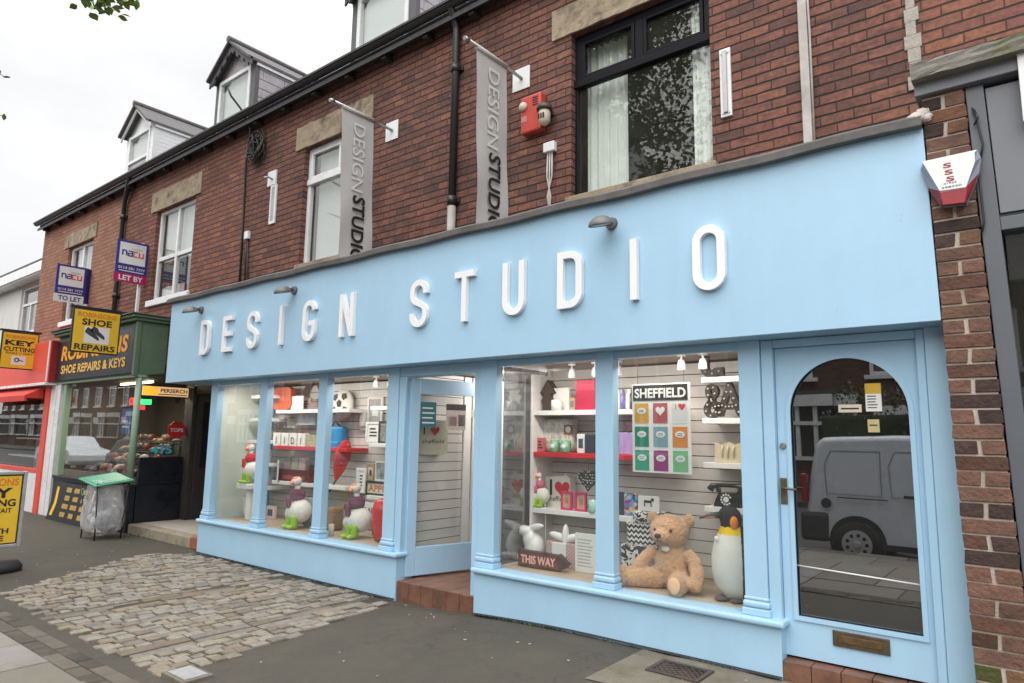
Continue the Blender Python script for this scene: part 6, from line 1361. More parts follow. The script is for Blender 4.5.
b = B(); frame_rect(b, x0, x1, z0, z1, .66, .69, .022, .003); b.build('frame', BLK, r)
b = B(); b.box(x0+.02, x1-.02, .672, .685, z0+.02, z1-.02); b.mi = 1; b.text('APPLE', ((x0+x1)/2, .6715, z0+(z1-z0)*.27), FX, FZ, (z1-z0)*.46, (x1-x0)*.82, .001, .025); b.build('face', [CREAM, pm('orange print', (.55, .12, .03), .5)], r)
r = root('text_print', 'white poster with bold black words behind the goose in the third pane', 'poster', (P(367, 520, .62).x, .62, FZ0)); x0, x1, z0, z1 = span(357, 377, 536, 504, .62); z1 += FZ0-z0; z0 = FZ0
b = B(); b.box(x0, x1, .62, .635, z0, z1, .002); b.mi = 1; h = (z1-z0)
for k, t_ in enumerate(('BLAH', 'BE', 'BOLD')): b.text(t_, ((x0+x1)/2+.02, .619, z0+h*(.68-.27*k)), FX, FZ, h*.17, (x1-x0)*(.6 if k != 1 else .3), .001, .02)
b.build('sheet', [PAPER, INK], r)
r = root('red_rocket', 'tall red pointed ornament standing at the right edge of the third pane', 'ornament', (P(378, 522, .32).x, .32, FZ0)); x0, x1, z0, z1 = span(370, 386, 544, 500, .32); cx = (x0+x1)/2; z1 += FZ0-z0; z0 = FZ0; h = z1-z0; rw = (x1-x0)/2
b = B(); b.lathe([(0, 0), (rw*.55, .01), (rw*.85, h*.15), (rw, h*.4), (rw, h*.7), (rw*.75, h*.9), (rw*.3, h*.985), (0, h)], (cx, .36, z0), 20, None, (1, .6)); b.build('body', pm('glossy red', (.55, .012, .02), .22, .08, 6), r)
b = B(); b.cyl((cx-rw*1.02, .36, z0+h*.45), (cx+rw*1.02, .36, z0+h*.45), .008, n=8); b.build('band', PAPER, r)
x0, x1, z0, z1 = span(323, 334, 534, 511, .5); b = B(); b.box(x0, x1, .5, .64, FZ0, FZ0+z1-z0, .03); one('brown_sack', 'small brown sack left of the goose in the third pane', 'sack', b, pm('hessian', (.25, .15, .08), .95, .25, 40, .5, 200))
p = P(331, 535, .25); b = B(); b.lathe([(.0, 0), (.03, .002), (.03, .13), (.0, .135)], (p.x, .25, FZ0), 14); one('candle', 'small white candle beside the sack in the third pane', 'candle', b, CREAM)
# tote hung on the slatted wall seen through the open door
cA = Md @ Vector((.32, .22, 1.38))
r = root('heart_tote', 'cream cloth bag with a red heart seen through the glass of the open door', 'tote bag', (cA.x, cA.y, cA.z)); U = Md.to_3x3() @ Vector((1, 0, 0)); O = Md @ Vector((.18, .15, 1.30))
b = B(); b.prism([(0, .03), (.04, 0), (.32, 0), (.36, .03), (.35, .36), (.01, .36)], O, U, FZ, .05); b.build('bag', pm('calico', (.62, .57, .45), .9, .08, 20), r)
b = B(); b.prism(heart(.11), O+U*.20+Vector((0, 0, .25))-(U.cross(Vector(FZ)))*-.003, U, FZ, .002); b.build('heart_print', REDF, r)
b = B(); b.text('I', O+U*.07+Vector((0, 0, .21))+U.cross(Vector(FZ))*.003, U, FZ, .08, None, .001, .02); b.text('sheffield', O+U*.18+Vector((0, 0, .12))+U.cross(Vector(FZ))*.003, U, FZ, .04, .26, .001, .0); b.build('lettering', INK, r)
# ---- window right of the entrance
TREEB = pm('dark rusted tin', (.05, .03, .025), .6, .3, 20)
x0, x1, z0, z1 = span(540, 554, 412, 381, .72); h = z1-z0; w = (x1-x0); z0 = 1.751
b = B(); b.prism([(-.3, 0), (.3, 0), (.3, .3), (.42, .3), (.2, .52), (.5, .58), (0, 1), (-.5, .58), (-.2, .52), (-.42, .3), (-.3, .3)], ((x0+x1)/2, .72, z0), (w, 0, 0), (0, 0, h), .10); one('tree_ornament', 'dark brown tree shaped lantern at the left of the top shelf right of the entrance', 'ornament', b, TREEB)
boxy('blank_canvas', 'white canvas standing on the top shelf beside the tree shaped lantern', 'canvas', 553, 569, 411, 388, .76, PAPER, .03, 1.751)
p = P(556, 405, .68); b = B(); b.lathe([(.02, 0), (.05, .005), (.055, .05), (.05, .10), (.045, .10), (.045, .06), (0, .05)], (p.x, .69, 1.751), 18); one('candle_holder', 'small white cut candle holder in front of the white canvas', 'candle holder', b, PWHITE)
x0, x1, z0, z1 = span(575, 595, 411, 381, .68); h = z1-z0; b = B(); b.prism([(.02, 0), (1, 0), (.97, 1), (.06, 1)], (x0, .68, 1.751), (x1-x0, 0, 0), (0, 0, h), .11); one('gift_box', 'crimson upright gift box on the top shelf right of the entrance', 'gift box', b, CRIM)
o, bx = boxy('map_box', 'large off white map printed case on the red edged shelf', 'case', 533, 572, 454, 421, .78, pattern_mat('map print', 'flowers', (.66, .63, .58), (.42, .39, .36), 18, .56), .12, 1.361, .03)
b = B(); b.box((bx[0]+bx[1])/2+.14, (bx[0]+bx[1])/2+.24, .772, .779, 1.53, 1.62); b.mi = 1; b.cyl(((bx[0]+bx[1])/2+.19, .772, 1.575), ((bx[0]+bx[1])/2+.19, .7705, 1.575), .03); b.build('badge', [pm('brown badge', (.25, .09, .03), .5), PAPER], o)
def mug(lb, px, py, y, z, m, s=1.0, dot=True):
    p = P(px, py, y); r = root('mug', lb, 'mug', (p.x, y, z))
    b = B(); b.lathe([(0, .001), (.036*s, .001), (.038*s, .004), (.038*s, .088*s), (.035*s, .088*s), (.034*s, .01), (0, .01)], (p.x, y, z), 20); b.build('cup', m, r)
    b = B(); b.tube([(p.x+.036*s, y, z+.07*s), (p.x+.062*s, y, z+.065*s), (p.x+.065*s, y, z+.035*s), (p.x+.036*s, y, z+.02*s)], .006*s, 6); b.build('handle', m, r)
    if dot: b = B(); b.ell((p.x, y-.036*s, z+.045*s), (.022*s, .006, .018*s), 12); b.build('printed_badge', PAPER, r)
MG = pm('green mug glaze', (.16, .33, .19), .3, .15, 20)
mug('green mug with a white badge, left of the pair on the red edged shelf', 555, 447, .66, 1.361, MG, 1.25); mug('green mug with a white badge, right of the pair on the red edged shelf', 566, 447, .66, 1.361, MG, 1.25)
o, bx = boxy('photo_card', 'white card with a dark blue figure on the red edged shelf', 'card', 577, 584.5, 454, 435, .70, PAPER, .03, 1.361, .002, artbox, pm('dark blue print', (.04, .07, .12), .5))
boxy('dark_tin', 'tall dark slate blue tin at the right end of the red edged shelf', 'tin', 585, 594, 454, 435, .68, pm('slate blue tin', (.03, .04, .06), .4), .1, 1.361)
# cushion with I heart, small goose, two framed cards, mug
x0, x1, z0, z1 = span(544, 571, 504, 470, .80)
r = root('heart_cushion', 'white cloth bag printed with I and a red heart on the lower white shelf', 'bag', ((x0+x1)/2, .8, .841)); h = z1-z0; w = x1-x0
b = B(); b.prism([(.03, 0), (.97, 0), (1, .12), (.96, .86), (.86, .93), (.80, 1), (.70, .93), (.3, .9), (.04, .88), (0, .12)], (x0, .80, .841), (w, 0, 0), (0, 0, h), .09); b.build('bag', pm('white calico', (.64, .61, .55), .9, .1, 20, .3, 90), r)
b = B(); b.prism(heart(.17), (x0+w*.68, .797, .841+h*.56), FX, FZ, .004); b.build('heart_print', REDF, r)
b = B(); b.text('I', (x0+w*.27, .798, .841+h*.36), FX, FZ, .15, None, .001, .02); b.text('sheffield', (x0+w*.5, .798, .841+h*.18), FX, FZ, .05, w*.7, .001, .0); b.build('lettering', INK, r)
goose('small white toy goose with green wellingtons on the lower white shelf', P(540, 490, .70).x, .72, .841, .33, pm('pink check scarf', (.5, .12, .2), .9))
PINKF = pm('hot pink frame', (.62, .02, .13), .45)
for i, (l, rr_) in enumerate(((560.5, 571.5), (574.5, 586))): frame(f'hot pink framed card on the lower white shelf, {("left", "right")[i]} of the two', l, rr_, 509, 490, .66, .841, PINKF, pm('peach picture', (.52, .32, .22), .6, .3, 30), .018, artbox, pm('skin print', (.4, .2, .12), .6, .3, 40))
mug('pale turquoise mug at the right end of the lower white shelf', 594, 504, .66, .841, pm('turquoise white glaze', (.35, .6, .52), .3), 1.3, False)
p = P(586.5, 479, .62); b = B(); b.prism(heart(.20), (p.x+.02, .60, p.z), FX, FZ, .035); b.tube([(p.x+.02, .62, p.z+.07), (p.x+.02, .62, 1.30)], .002, 4); one('dotted_heart', 'black polka dot heart hanging below the red edged shelf', 'heart', b, pattern_mat('polka dots', 'dots', (.55, .55, .55), (.016, .016, .02), 42, .24))
# rabbit lamp
p = P(530, 545, .55); r = root('rabbit_lamp', 'white porcelain rabbit lamp on the display floor right of the entrance', 'rabbit lamp', (p.x, .55, FZ0))
b = B(); X, Y = p.x, .55
b.ell((X+.03, Y+.03, FZ0+.13), (.10, .09, .13), 16); b.ell((X+.0, Y, FZ0+.20), (.075, .065, .09), 14); b.ell((X-.05, Y-.02, FZ0+.275), (.075, .055, .05), 14); b.ell((X+.06, Y, FZ0+.315), (.10, .028, .032), 14, Matrix.Rotation(-.22, 3, 'Y')); b.ell((X+.05, Y+.04, FZ0+.305), (.09, .025, .03), 14, Matrix.Rotation(-.15, 3, 'Y')); b.ell((X-.05, Y-.06, FZ0+.04), (.07, .03, .035), 10); b.ell((X+.08, Y-.06, FZ0+.035), (.07, .035, .035), 10)
lo = b.build('body', PWHITE, r); md = lo.modifiers.new('join', 'REMESH'); md.mode = 'VOXEL'; md.voxel_size = .008; md.use_smooth_shade = True; m2 = lo.modifiers.new('smooth', 'SMOOTH'); m2.iterations = 6
b = B(); b.ell((X-.075, Y-.066, FZ0+.29), .006, 8); b.build('eye', BLK, r)
b = B(); b.tube([(X+.1, Y+.1, FZ0+.05), (X+.09, Y+.12, FZ0+.3), (X+.05, Y+.16, FZ0+.6), (X+.0, Y+.2, .8)], .004, 5); b.build('flex', PWHITE, r)
o, bx = boxy('gift_bag', 'red and white chequered gift bag behind the THIS WAY sign', 'gift bag', 546, 577, 566, 541, .50, pattern_mat('red check', 'check', (.66, .60, .58), (.33, .06, .08), 62), .14, FZ0)
zt = bx[3]; cx = (bx[0]+bx[1])/2; b = B(); b.ell((cx-.05, .55, zt+.04), (.12, .03, .035), 12, Matrix.Rotation(.2, 3, 'Y')); b.ell((cx+.09, .55, zt+.045), (.11, .03, .035), 12, Matrix.Rotation(-.25, 3, 'Y')); b.ell((cx+.02, .54, zt+.05), (.03, .04, .11), 12); b.box(cx-.09, cx+.06, .48, .498, zt-.12, zt-.001, .004); one('white_bow', 'big white paper bow on the chequered gift bag', 'bow', b, PAPER)
boxy('leaflet_stand', 'white printed leaflet sheet standing on the display floor', 'leaflet', 575, 596, 577, 538, .46, PAPER, .02, FZ0, .002, lines(9), pm('grey print lines', (.45, .45, .45), .6))
# THIS WAY arrow
x0, x1, z0, z1 = span(518, 567, 573, 552, .30); h = z1-z0; w = x1-x0; zb = FZ0+.005
r = root('this_way_sign', 'dark arrow shaped sign with red lit words THIS WAY on the display floor', 'sign', ((x0+x1)/2, .3, FZ0))
Mt = Matrix.Rotation(math.radians(-3), 4, 'Z')
b = B(); b.prism([(0, 0), (.80, 0), (.80, -.02), (1, .35), (.80, .80), (.80, .74), (0, .80)], (x0, .30, zb), (w, .02, 0), (0, 0, h), .06); ab2 = b.build('arrow', pm('rusty dark sign', (.05, .028, .024), .6, .4, 30), r)
b = B(); b.prism([(.03, .08), (.79, .08), (.79, .66), (.03, .70)], (x0, .298, zb), (w, .02, 0), (0, 0, h), .002); b.build('panel', pm('dull red panel', (.16, .03, .03), .6, .3, 40), ab2)
b = B(); b.text('THIS WAY', (x0+w*.42, .303, zb+h*.2), (.9988, .05, 0), FZ, h*.40, w*.68, .010, .015); b.build('lettering', pm('lit pale red letters', (.75, .45, .4), .5, .1, 20), ab2)
# ---- last display window
POST = root('poster', 'white SHEFFIELD poster with nine coloured cards hanging in the rightmost display window', 'poster', (-2.42, .3, 1.2))
x0, x1, zb_, zt_ = -2.665, -2.165, 1.235, 1.935
b = B(); b.box(x0, x1, .30, .306, zb_, zt_, .001); b.build('sheet', PAPER, POST)
b = B(); b.box(x0+.01, x1-.02, .298, .2995, zt_-.135, zt_-.01); b.build('header', INK, POST)
b = B(); b.text('SHEFFIELD', ((x0+x1)/2-.005, .2975, zt_-.11), FX, FZ, .075, .44, .001, .03); b.build('lettering', PAPER, POST)
cc_ = [(.55, .30, .04), (.38, .07, .09), (.62, .62, .62), (.01, .20, .13), (.18, .32, .38), (.62, .22, .05), (.03, .30, .20), (.25, .03, .17), (.15, .42, .20)]
for i in range(9):
    cx, cz = x0+.085+(i % 3)*.163, zt_-.235-(i//3)*.185; b = B(); b.box(cx-.062, cx+.062, .2985, .2995, cz-.08, cz+.08)
    b.build('card', pm(f'card colour {"abcdefghi"[i]}', cc_[i], .6, .05, 9), POST)
    b = B()
    if i in (1,): b.prism(heart(.08), (cx, .2975, cz+.02), FX, FZ, .0008)
    elif i == 2: b.prism(heart(.06), (cx+.02, .2975, cz+.05), FX, FZ, .0008); b.text('I', (cx-.03, .2975, cz+.03), FX, FZ, .04, None, .0005, .01)
    else: b.prism([(.04*math.cos(k*PI/8), .025*math.sin(k*PI/8)) for k in range(16)], (cx, .2975, cz+.02), FX, FZ, .0008)
    b.build('card_motif', REDF if i == 2 else PAPER, POST)
    if i not in (1, 2):
        b = B(); b.box(cx-.022, cx+.022, .2962, .2966, cz+.024, cz+.029); b.box(cx-.025, cx+.02, .2962, .2966, cz+.012, cz+.017); b.build('card_print', GREY, POST)
b = B(); b.tube([(x0+.05, .303, zt_), (x0+.05, .303, 2.17)], .0015, 4); b.tube([(x1-.05, .303, zt_), (x1-.05, .303, 2.17)], .0015, 4); b.build('thread', BLK, POST)
for i, (l, m_) in enumerate(((618, PWHITE), (623.5, pm('violet bottle', (.12, .1, .3), .3)), (629, PAPER), (632.5, pm('dark bottle', (.03, .04, .06), .3)))):
    p = P(l, 402, .72); b = B(); b.lathe([(0, .001), (.028, .001), (.03, .02), (.03, .13), (.012, .15), (.012, .18), (0, .18)], (p.x, .72, 1.751), 14); one('bottle', f'{("white glazed", "violet", "white capped", "dark")[i]} small bottle on the top shelf left of the SHEFFIELD poster', 'bottle', b, m_)
o, bx = boxy('lilac_bag', 'lilac gift bag on the red edged shelf left of the SHEFFIELD poster', 'gift bag', 619, 637, 453, 431, .68, pm('lilac paper', (.40, .27, .56), .6), .1, 1.361)
b = B(); b.tube([(bx[0]+.05, .70, bx[3]), (bx[0]+.07, .70, bx[3]+.07), (bx[1]-.07, .70, bx[3]+.07), (bx[1]-.05, .70, bx[3])], .004, 5); b.build('handle', pm('purple cord', (.2, .1, .3), .7), o)
o, bx = boxy('notebook', 'notebook with multicoloured triangles and a black spine left of the teddy bear', 'notebook', 618, 637, 516, 493, .68, pattern_mat('triangles', 'cells', (0, 0, 0), (1, 1, 1), 38), .03, .841, .002)
b = B(); b.box(bx[0]-.005, bx[0]+.06, .676, .712, .8412, bx[3]+.001); b.build('spine', BLK, o)
o, bx = boxy('dog_card', 'white card with a small black dog behind the teddy bear', 'card', 638, 659, 509, 494, .62, PAPER, .02, .90, .002)
b = B(); cx, cz = (bx[0]+bx[1])/2, .90+(bx[3]-.90)*.55; b.box(cx-.04, cx+.03, .617, .6185, cz, cz+.022, .003); b.box(cx-.04, cx-.03, .617, .6185, cz-.03, cz); b.box(cx+.02, cx+.03, .617, .6185, cz-.03, cz); b.box(cx+.025, cx+.05, .617, .6185, cz+.015, cz+.04); b.build('dog_print', BLK, o)
FLB = pattern_mat('black white flowers', 'flowers', (.68, .67, .66), (.025, .025, .03), 17, .5)
x0, x1, z0, z1 = span(634, 667, 522, 508, .60); b = B(); b.box(x0, x1, .56, .74, .80, .90, .03); one('hat_box', 'black and white floral box under the dog card', 'box', b, FLB)
x0, x1, z0, z1 = span(627, 654, 540, 522, .58); b = B(); b.box(x0, x1, .58, .72, .63, .80, .004); b.box(x0-.005, x1+.005, .575, .725, .778, .801, .004); one('chevron_box', 'black and white zigzag box below the floral box', 'box', b, pattern_mat('zigzag', 'chevron', (.7, .69, .68), (.02, .02, .025), 24, .5))
x0, x1, z0, z1 = span(622, 656, 572, 536, .52); b = B(); b.box(x0, x1, .50, .74, FZ0, .63, .01); one('floral_bag', 'large black and white floral gift box behind the bear, under the zigzag box', 'gift box', b, FLB)
# bulb letters on the right hand shelves
MARQ = pm('dark bulb letter', (.022, .014, .013), .5, .25, 20); BULB = pm('cream bulb', (.6, .55, .45), .3)
def bulbs(path, O, n):
    b = B(); L_ = [0]
    for a, c in zip(path, path[1:]): L_.append(L_[-1]+math.hypot(c[0]-a[0], c[1]-a[1]))
    for i in range(n):
        t = L_[-1]*(i+.5)/n; k = max(j for j in range(len(L_)-1) if L_[j] <= t); f = (t-L_[k])/max(1e-6, L_[k+1]-L_[k]); u = path[k][0]+(path[k+1][0]-path[k][0])*f; v = path[k][1]+(path[k+1][1]-path[k][1])*f; b.ell((O[0]+u, O[1]-.008, O[2]+v), .008, 8)
    return b
def marq(name, lb, O, paths, w, d=.05):
    r = root(name, lb, 'bulb letter', O)
    b = B()
    for i, p in enumerate(paths): b.stroke(p, w, (O[0], O[1]+.0015*i, O[2]), FX, FZ, d)
    b.build('letter_box', MARQ, r)
    for p in paths: bulbs(p, O, max(3, int(sum(math.hypot(c[0]-a[0], c[1]-a[1]) for a, c in zip(p, p[1:]))/.055))).build('bulbs', BULB, r)
marq('bulb_letter', 'dark letter J studded with bulbs on the top right shelf', (-2.25, .68, 2.0), [[(.04, .26), (.045, .14)]+arc(.10, .09, .06, .06, PI, 1.75*PI, 8)+[(.2, .05)]][:1], .032)
marq('bulb_letter', 'dark ampersand studded with bulbs on the second right shelf', (-2.225, .68, 1.672), [[(.15, .02), (.045, .19)]+arc(.075, .215, .034, .04, PI*1.1, -.3*PI, 8)+[(.035, .10)]+arc(.07, .07, .045, .05, PI*.9, 1.8*PI, 8)+[(.15, .12)]], .021)
marq('bulb_letter', 'dark letter A studded with bulbs on the second right shelf', (-2.09, .68, 1.672), [[(.0, .02), (.085, .26), (.17, .02)], [(.045, .09), (.125, .09)]], .024)
x0, x1, z0, z1 = span(714, 742, 461, 440, .68); r = root('cream_clutch', 'cream ruffled handbag on the third right shelf', 'handbag', ((x0+x1)/2, .7, 1.322))
b = B(); b.prism([(0, .05), (.1, 0), (.9, 0), (1, .05), (.95, .75), (1, .98), (.75, .85), (.5, .97), (.25, .85), (.0, .98), (.05, .75)], (x0, .68, 1.322), (x1-x0, 0, 0), (0, 0, z1-z0), .10); b.build('bag', pm('cream leather', (.56, .48, .33), .5, .15, 12), r)
b = B()
for k in range(3): b.tube([(x0+(x1-x0)*(.3+k*.2), .676, 1.36), (x0+(x1-x0)*(.3+k*.2), .672, 1.42), (x0+(x1-x0)*(.33+k*.2), .676, 1.45)], .008, 6)
b.build('ruffle', CREAM, r)
# dial telephone
x0, x1, z0, z1 = span(711, 744, 501, 478, .66); cx = (x0+x1)/2; zb_ = .982; w = x1-x0; h = z1-z0
r = root('dial_telephone', 'old black dial telephone on the lowest right shelf', 'telephone', (cx, .7, zb_))
b = B(); b.prism([(-.40, 0), (.40, 0), (.38, .12), (.25, .62), (-.25, .62), (-.38, .12)], (cx, .64, zb_), (w, 0, 0), (0, 0, h), .15); b.box(cx-.10, cx-.07, .68, .72, zb_+h*.6, zb_+h*.78, .004); b.box(cx+.07, cx+.10, .68, .72, zb_+h*.6, zb_+h*.78, .004); b.build('body', pm('black bakelite', (.015, .015, .017), .2, .1, 6), r)
b = B(); b.tube([(cx-.15, .69, zb_+h*.70), (cx-.13, .69, zb_+h*.86), (cx-.05, .69, zb_+h*.92), (cx+.05, .69, zb_+h*.92), (cx+.13, .69, zb_+h*.86), (cx+.15, .69, zb_+h*.70)], [.03, .024, .016, .016, .024, .03], 10); b.build('handset', MC['black bakelite'], r)
b = B(); b.cyl((cx, .642, zb_+h*.33), (cx, .630, zb_+h*.33), .052, n=24); b.mi = 1; b.cyl((cx, .630, zb_+h*.33), (cx, .627, zb_+h*.33), .022, n=16)
for k in range(10): a = .5+k*.55; b.cyl((cx+.038*math.cos(a), .6302, zb_+h*.33+.038*math.sin(a)), (cx+.038*math.cos(a), .629, zb_+h*.33+.038*math.sin(a)), .008, n=8)
b.build('dial', [MC['black bakelite'], PAPER], r)
# teddy bear: one continuous body
FUR = pm('honey plush', (.60, .335, .185), 1.0, .16, 34, 1.0, 170, spec=.1, dirt=(.70, .44, .28), dscale=9, damt=.5)
FUR.node_tree.nodes['Principled BSDF'].inputs['Sheen Weight'].default_value = .5
pB = P(670, 594, .36); X, Y, Z = pB.x, .40, FZ0
r = root('teddy_bear', 'honey coloured teddy bear sitting in the rightmost display window', 'teddy bear', (X, Y, Z))
RZ = Matrix.Rotation(math.radians(2), 3, 'Z')
def q(a, b_, c): v = RZ @ Vector((a, b_, c)); return (X+v.x*1.16, Y+v.y*1.05, Z+v.z*.94)
b = B()
b.ell(q(0, .02, .17), (.145, .125, .18), 20, RZ); b.ell(q(0, .02, .28), (.11, .10, .10), 16, RZ)
b.ell(q(-.01, -.01, .455), (.155, .13, .13), 20, RZ); b.ell(q(-.02, -.125, .425), (.068, .065, .055), 16, RZ)
for s in (-1, 1): b.ell(q(s*.125-.01, .02, .545), (.052, .028, .055), 14, RZ @ Matrix.Rotation(s*.5, 3, 'Y'))
b.tube([q(-.11, .0, .29), q(-.16, -.03, .24), q(-.205, -.07, .17), q(-.235, -.09, .12)], [.05, .052, .052, .05], 14); b.ell(q(-.245, -.1, .10), (.055, .055, .05), 14)
b.tube([q(.11, .0, .29), q(.17, -.03, .23), q(.20, -.07, .15), q(.20, -.10, .09)], [.05, .052, .054, .054], 14); b.ell(q(.20, -.11, .075), (.055, .06, .055), 14)
b.tube([q(-.07, -.02, .08), q(-.17, -.09, .075), q(-.26, -.15, .07)], [.085, .075, .065], 14); b.ell(q(-.29, -.165, .085), (.05, .06, .085), 14, RZ @ Matrix.Rotation(.5, 3, 'Z'))
b.tube([q(.07, -.02, .08), q(.10, -.13, .075), q(.115, -.215, .07)], [.085, .075, .068], 14); b.ell(q(.118, -.235, .085), (.072, .05, .085), 14, RZ)
body = b.build('body', FUR, r)
mm = body.modifiers.new('join', 'REMESH'); mm.mode = 'VOXEL'; mm.voxel_size = .009; mm.use_smooth_shade = True
mm = body.modifiers.new('smooth', 'SMOOTH'); mm.iterations = 5
tx = bpy.data.textures.new('fur', 'CLOUDS'); tx.noise_scale = .016; tx.noise_depth = 2
mm = body.modifiers.new('fur', 'DISPLACE'); mm.texture = tx; mm.strength = .022; mm.mid_level = .5; mm.texture_coords = 'GLOBAL'
for s in (-1, 1): b = B(); b.ell(q(-.012+s*.055, -.118, .475), .0125, 12); b.build('eye', pm('glass eye', (.01, .007, .006), .1), r)
b = B(); b.ell(q(-.022, -.185, .437), (.026, .018, .019), 14, RZ); b.build('nose', BLK, r)
b = B(); b.ell(q(-.01, -.085, .325), (.035, .012, .022), 14, RZ); b.build('name_tag', PAPER, r)
b = B(); b.ell(q(.122, -.278, .09), (.05, .014, .06), 14, RZ); b.build('paw_pad', pm('pale pad', (.62, .40, .25), .9, .08, 20), r)
b = B(); b.ell(q(.012, -.178, .425), (.004, .004, .004), 6); b.tube([q(-.022, -.192, .42), q(-.022, -.19, .40), q(-.045, -.175, .392)], .003, 5); b.tube([q(-.022, -.19, .40), q(.003, -.178, .392)], .003, 5); b.build('mouth', BLK, r)
# penguin
pP = P(734, 600, .36); X, Y, Z = pP.x, .36, FZ0
r = root('toy_penguin', 'large plush king penguin beside the teddy bear, looking left', 'toy penguin', (X, Y, Z))
def pmat():
    m, t, b_ = base('penguin plush'); Lk = t.links.new
    tcx = N(t, 'ShaderNodeTexCoord'); s_ = N(t, 'ShaderNodeSeparateXYZ'); Lk(tcx.outputs['Object'], s_.inputs[0])
    nz_ = N(t, 'ShaderNodeTexNoise', inp={'Scale': 40}); Lk(tcx.outputs['Object'], nz_.inputs['Vector'])
    j = N(t, 'ShaderNodeMath', operation='MULTIPLY_ADD', inp={1: .02, 2: -.01}); Lk(nz_.outputs['Fac'], j.inputs[0])
    # back or front: y + 0.35 x
    a = N(t, 'ShaderNodeMath', operation='MULTIPLY_ADD', inp={1: 2.2}); Lk(s_.outputs['X'], a.inputs[0]); Lk(s_.outputs['Y'], a.inputs[2]); a2 = N(t, 'ShaderNodeMath', operation='ADD'); Lk(a.outputs[0], a2.inputs[0]); Lk(j.outputs[0], a2.inputs[1])
    back = N(t, 'ShaderNodeMath', operation='GREATER_THAN', inp={1: .13}); Lk(a2.outputs[0], back.inputs[0])
    zz = N(t, 'ShaderNodeMath', operation='ADD'); Lk(s_.outputs['Z'], zz.inputs[0]); Lk(j.outputs[0], zz.inputs[1])
    head = N(t, 'ShaderNodeMath', operation='GREATER_THAN', inp={1: .515}); Lk(zz.outputs[0], head.inputs[0])
    coll = N(t, 'ShaderNodeMath', operation='GREATER_THAN', inp={1: .46}); Lk(zz.outputs[0], coll.inputs[0])
    m1 = N(t, 'ShaderNodeMix', data_type='RGBA'); Lk(coll.outputs[0], m1.inputs[0]); m1.inputs['A'].default_value = (.70, .68, .63, 1); m1.inputs['B'].default_value = (.82, .55, .03, 1)
    m2_ = N(t, 'ShaderNodeMix', data_type='RGBA'); Lk(head.outputs[0], m2_.inputs[0]); Lk(m1.outputs['Result'], m2_.inputs['A']); m2_.inputs['B'].default_value = (.025, .026, .03, 1)
    m3 = N(t, 'ShaderNodeMix', data_type='RGBA'); Lk(back.outputs[0], m3.inputs[0]); Lk(m2_.outputs['Result'], m3.inputs['A']); m3.inputs['B'].default_value = (.03, .032, .036, 1)
    Lk(m3.outputs['Result'], b_.inputs['Base Color']); b_.inputs['Roughness'].default_value = .95; b_.inputs['Specular IOR Level'].default_value = .15
    bp = N(t, 'ShaderNodeBump', inp={'Strength': .5, 'Distance': .006}); n3 = N(t, 'ShaderNodeTexNoise', inp={'Scale': 220}); Lk(n3.outputs['Fac'], bp.inputs['Height']); Lk(bp.outputs[0], b_.inputs['Normal']); return m
PEN = pmat()
b = B(); w = lambda a, b_, c: (X+a, Y+b_, Z+c)
b.lathe([(.0, .02), (.10, .025), (.15, .10), (.168, .20), (.160, .31), (.132, .41), (.092, .485), (.074, .53), (.080, .575), (.074, .62), (.046, .652), (0, .662)], w(0, 0, 0), 28, None, (1, .9)); 
for v in b.bm.verts:
    z = v.co.z-Z; v.co.x += -.03*math.sin(z*2.2)+.03-.045*max(0, z-.45)*2
b.build('body', PEN, r)
b = B(); b.tube([w(-.06, -.05, .595), w(-.12, -.08, .59), w(-.17, -.105, .575), w(-.20, -.12, .565)], [.028, .018, .010, .004], 10); bk_ = b.build('beak', BLK, r)
b = B(); b.tube([w(-.09, -.075, .582), w(-.13, -.095, .576), w(-.165, -.11, .568)], [.012, .009, .004], 8); b.build('beak_stripe', pm('pink stripe beak', (.5, .14, .12), .5), bk_)
b = B(); b.ell(w(.040, -.058, .545), (.030, .022, .048), 16, Matrix.Rotation(.6, 3, 'Z')); b.build('ear_patch', pm('orange plush', (.85, .24, .02), .9, .2, 14, .5, 160), r)
b = B(); b.ell(w(-.055, -.055, .615), .008, 8); b.build('eye', MC['glass eye'], r)
b = B(); b.ell(w(.145, -.06, .27), (.022, .05, .17), 14, Matrix.Rotation(-.12, 3, 'Y')); b.build('flipper', pm('black plush', (.028, .03, .034), .95, .15, 30, .5, 180), r)
for dx in (-.06, .05): b = B(); b.ell(w(dx, -.07, .018), (.05, .075, .02), 12); b.build('foot', pm('grey brown felt', (.10, .08, .07), .9), r)
b = B(); b.ell(w(-.075, -.108, .43), (.018, .008, .02), 10); b.build('name_tag', PAPER, r)
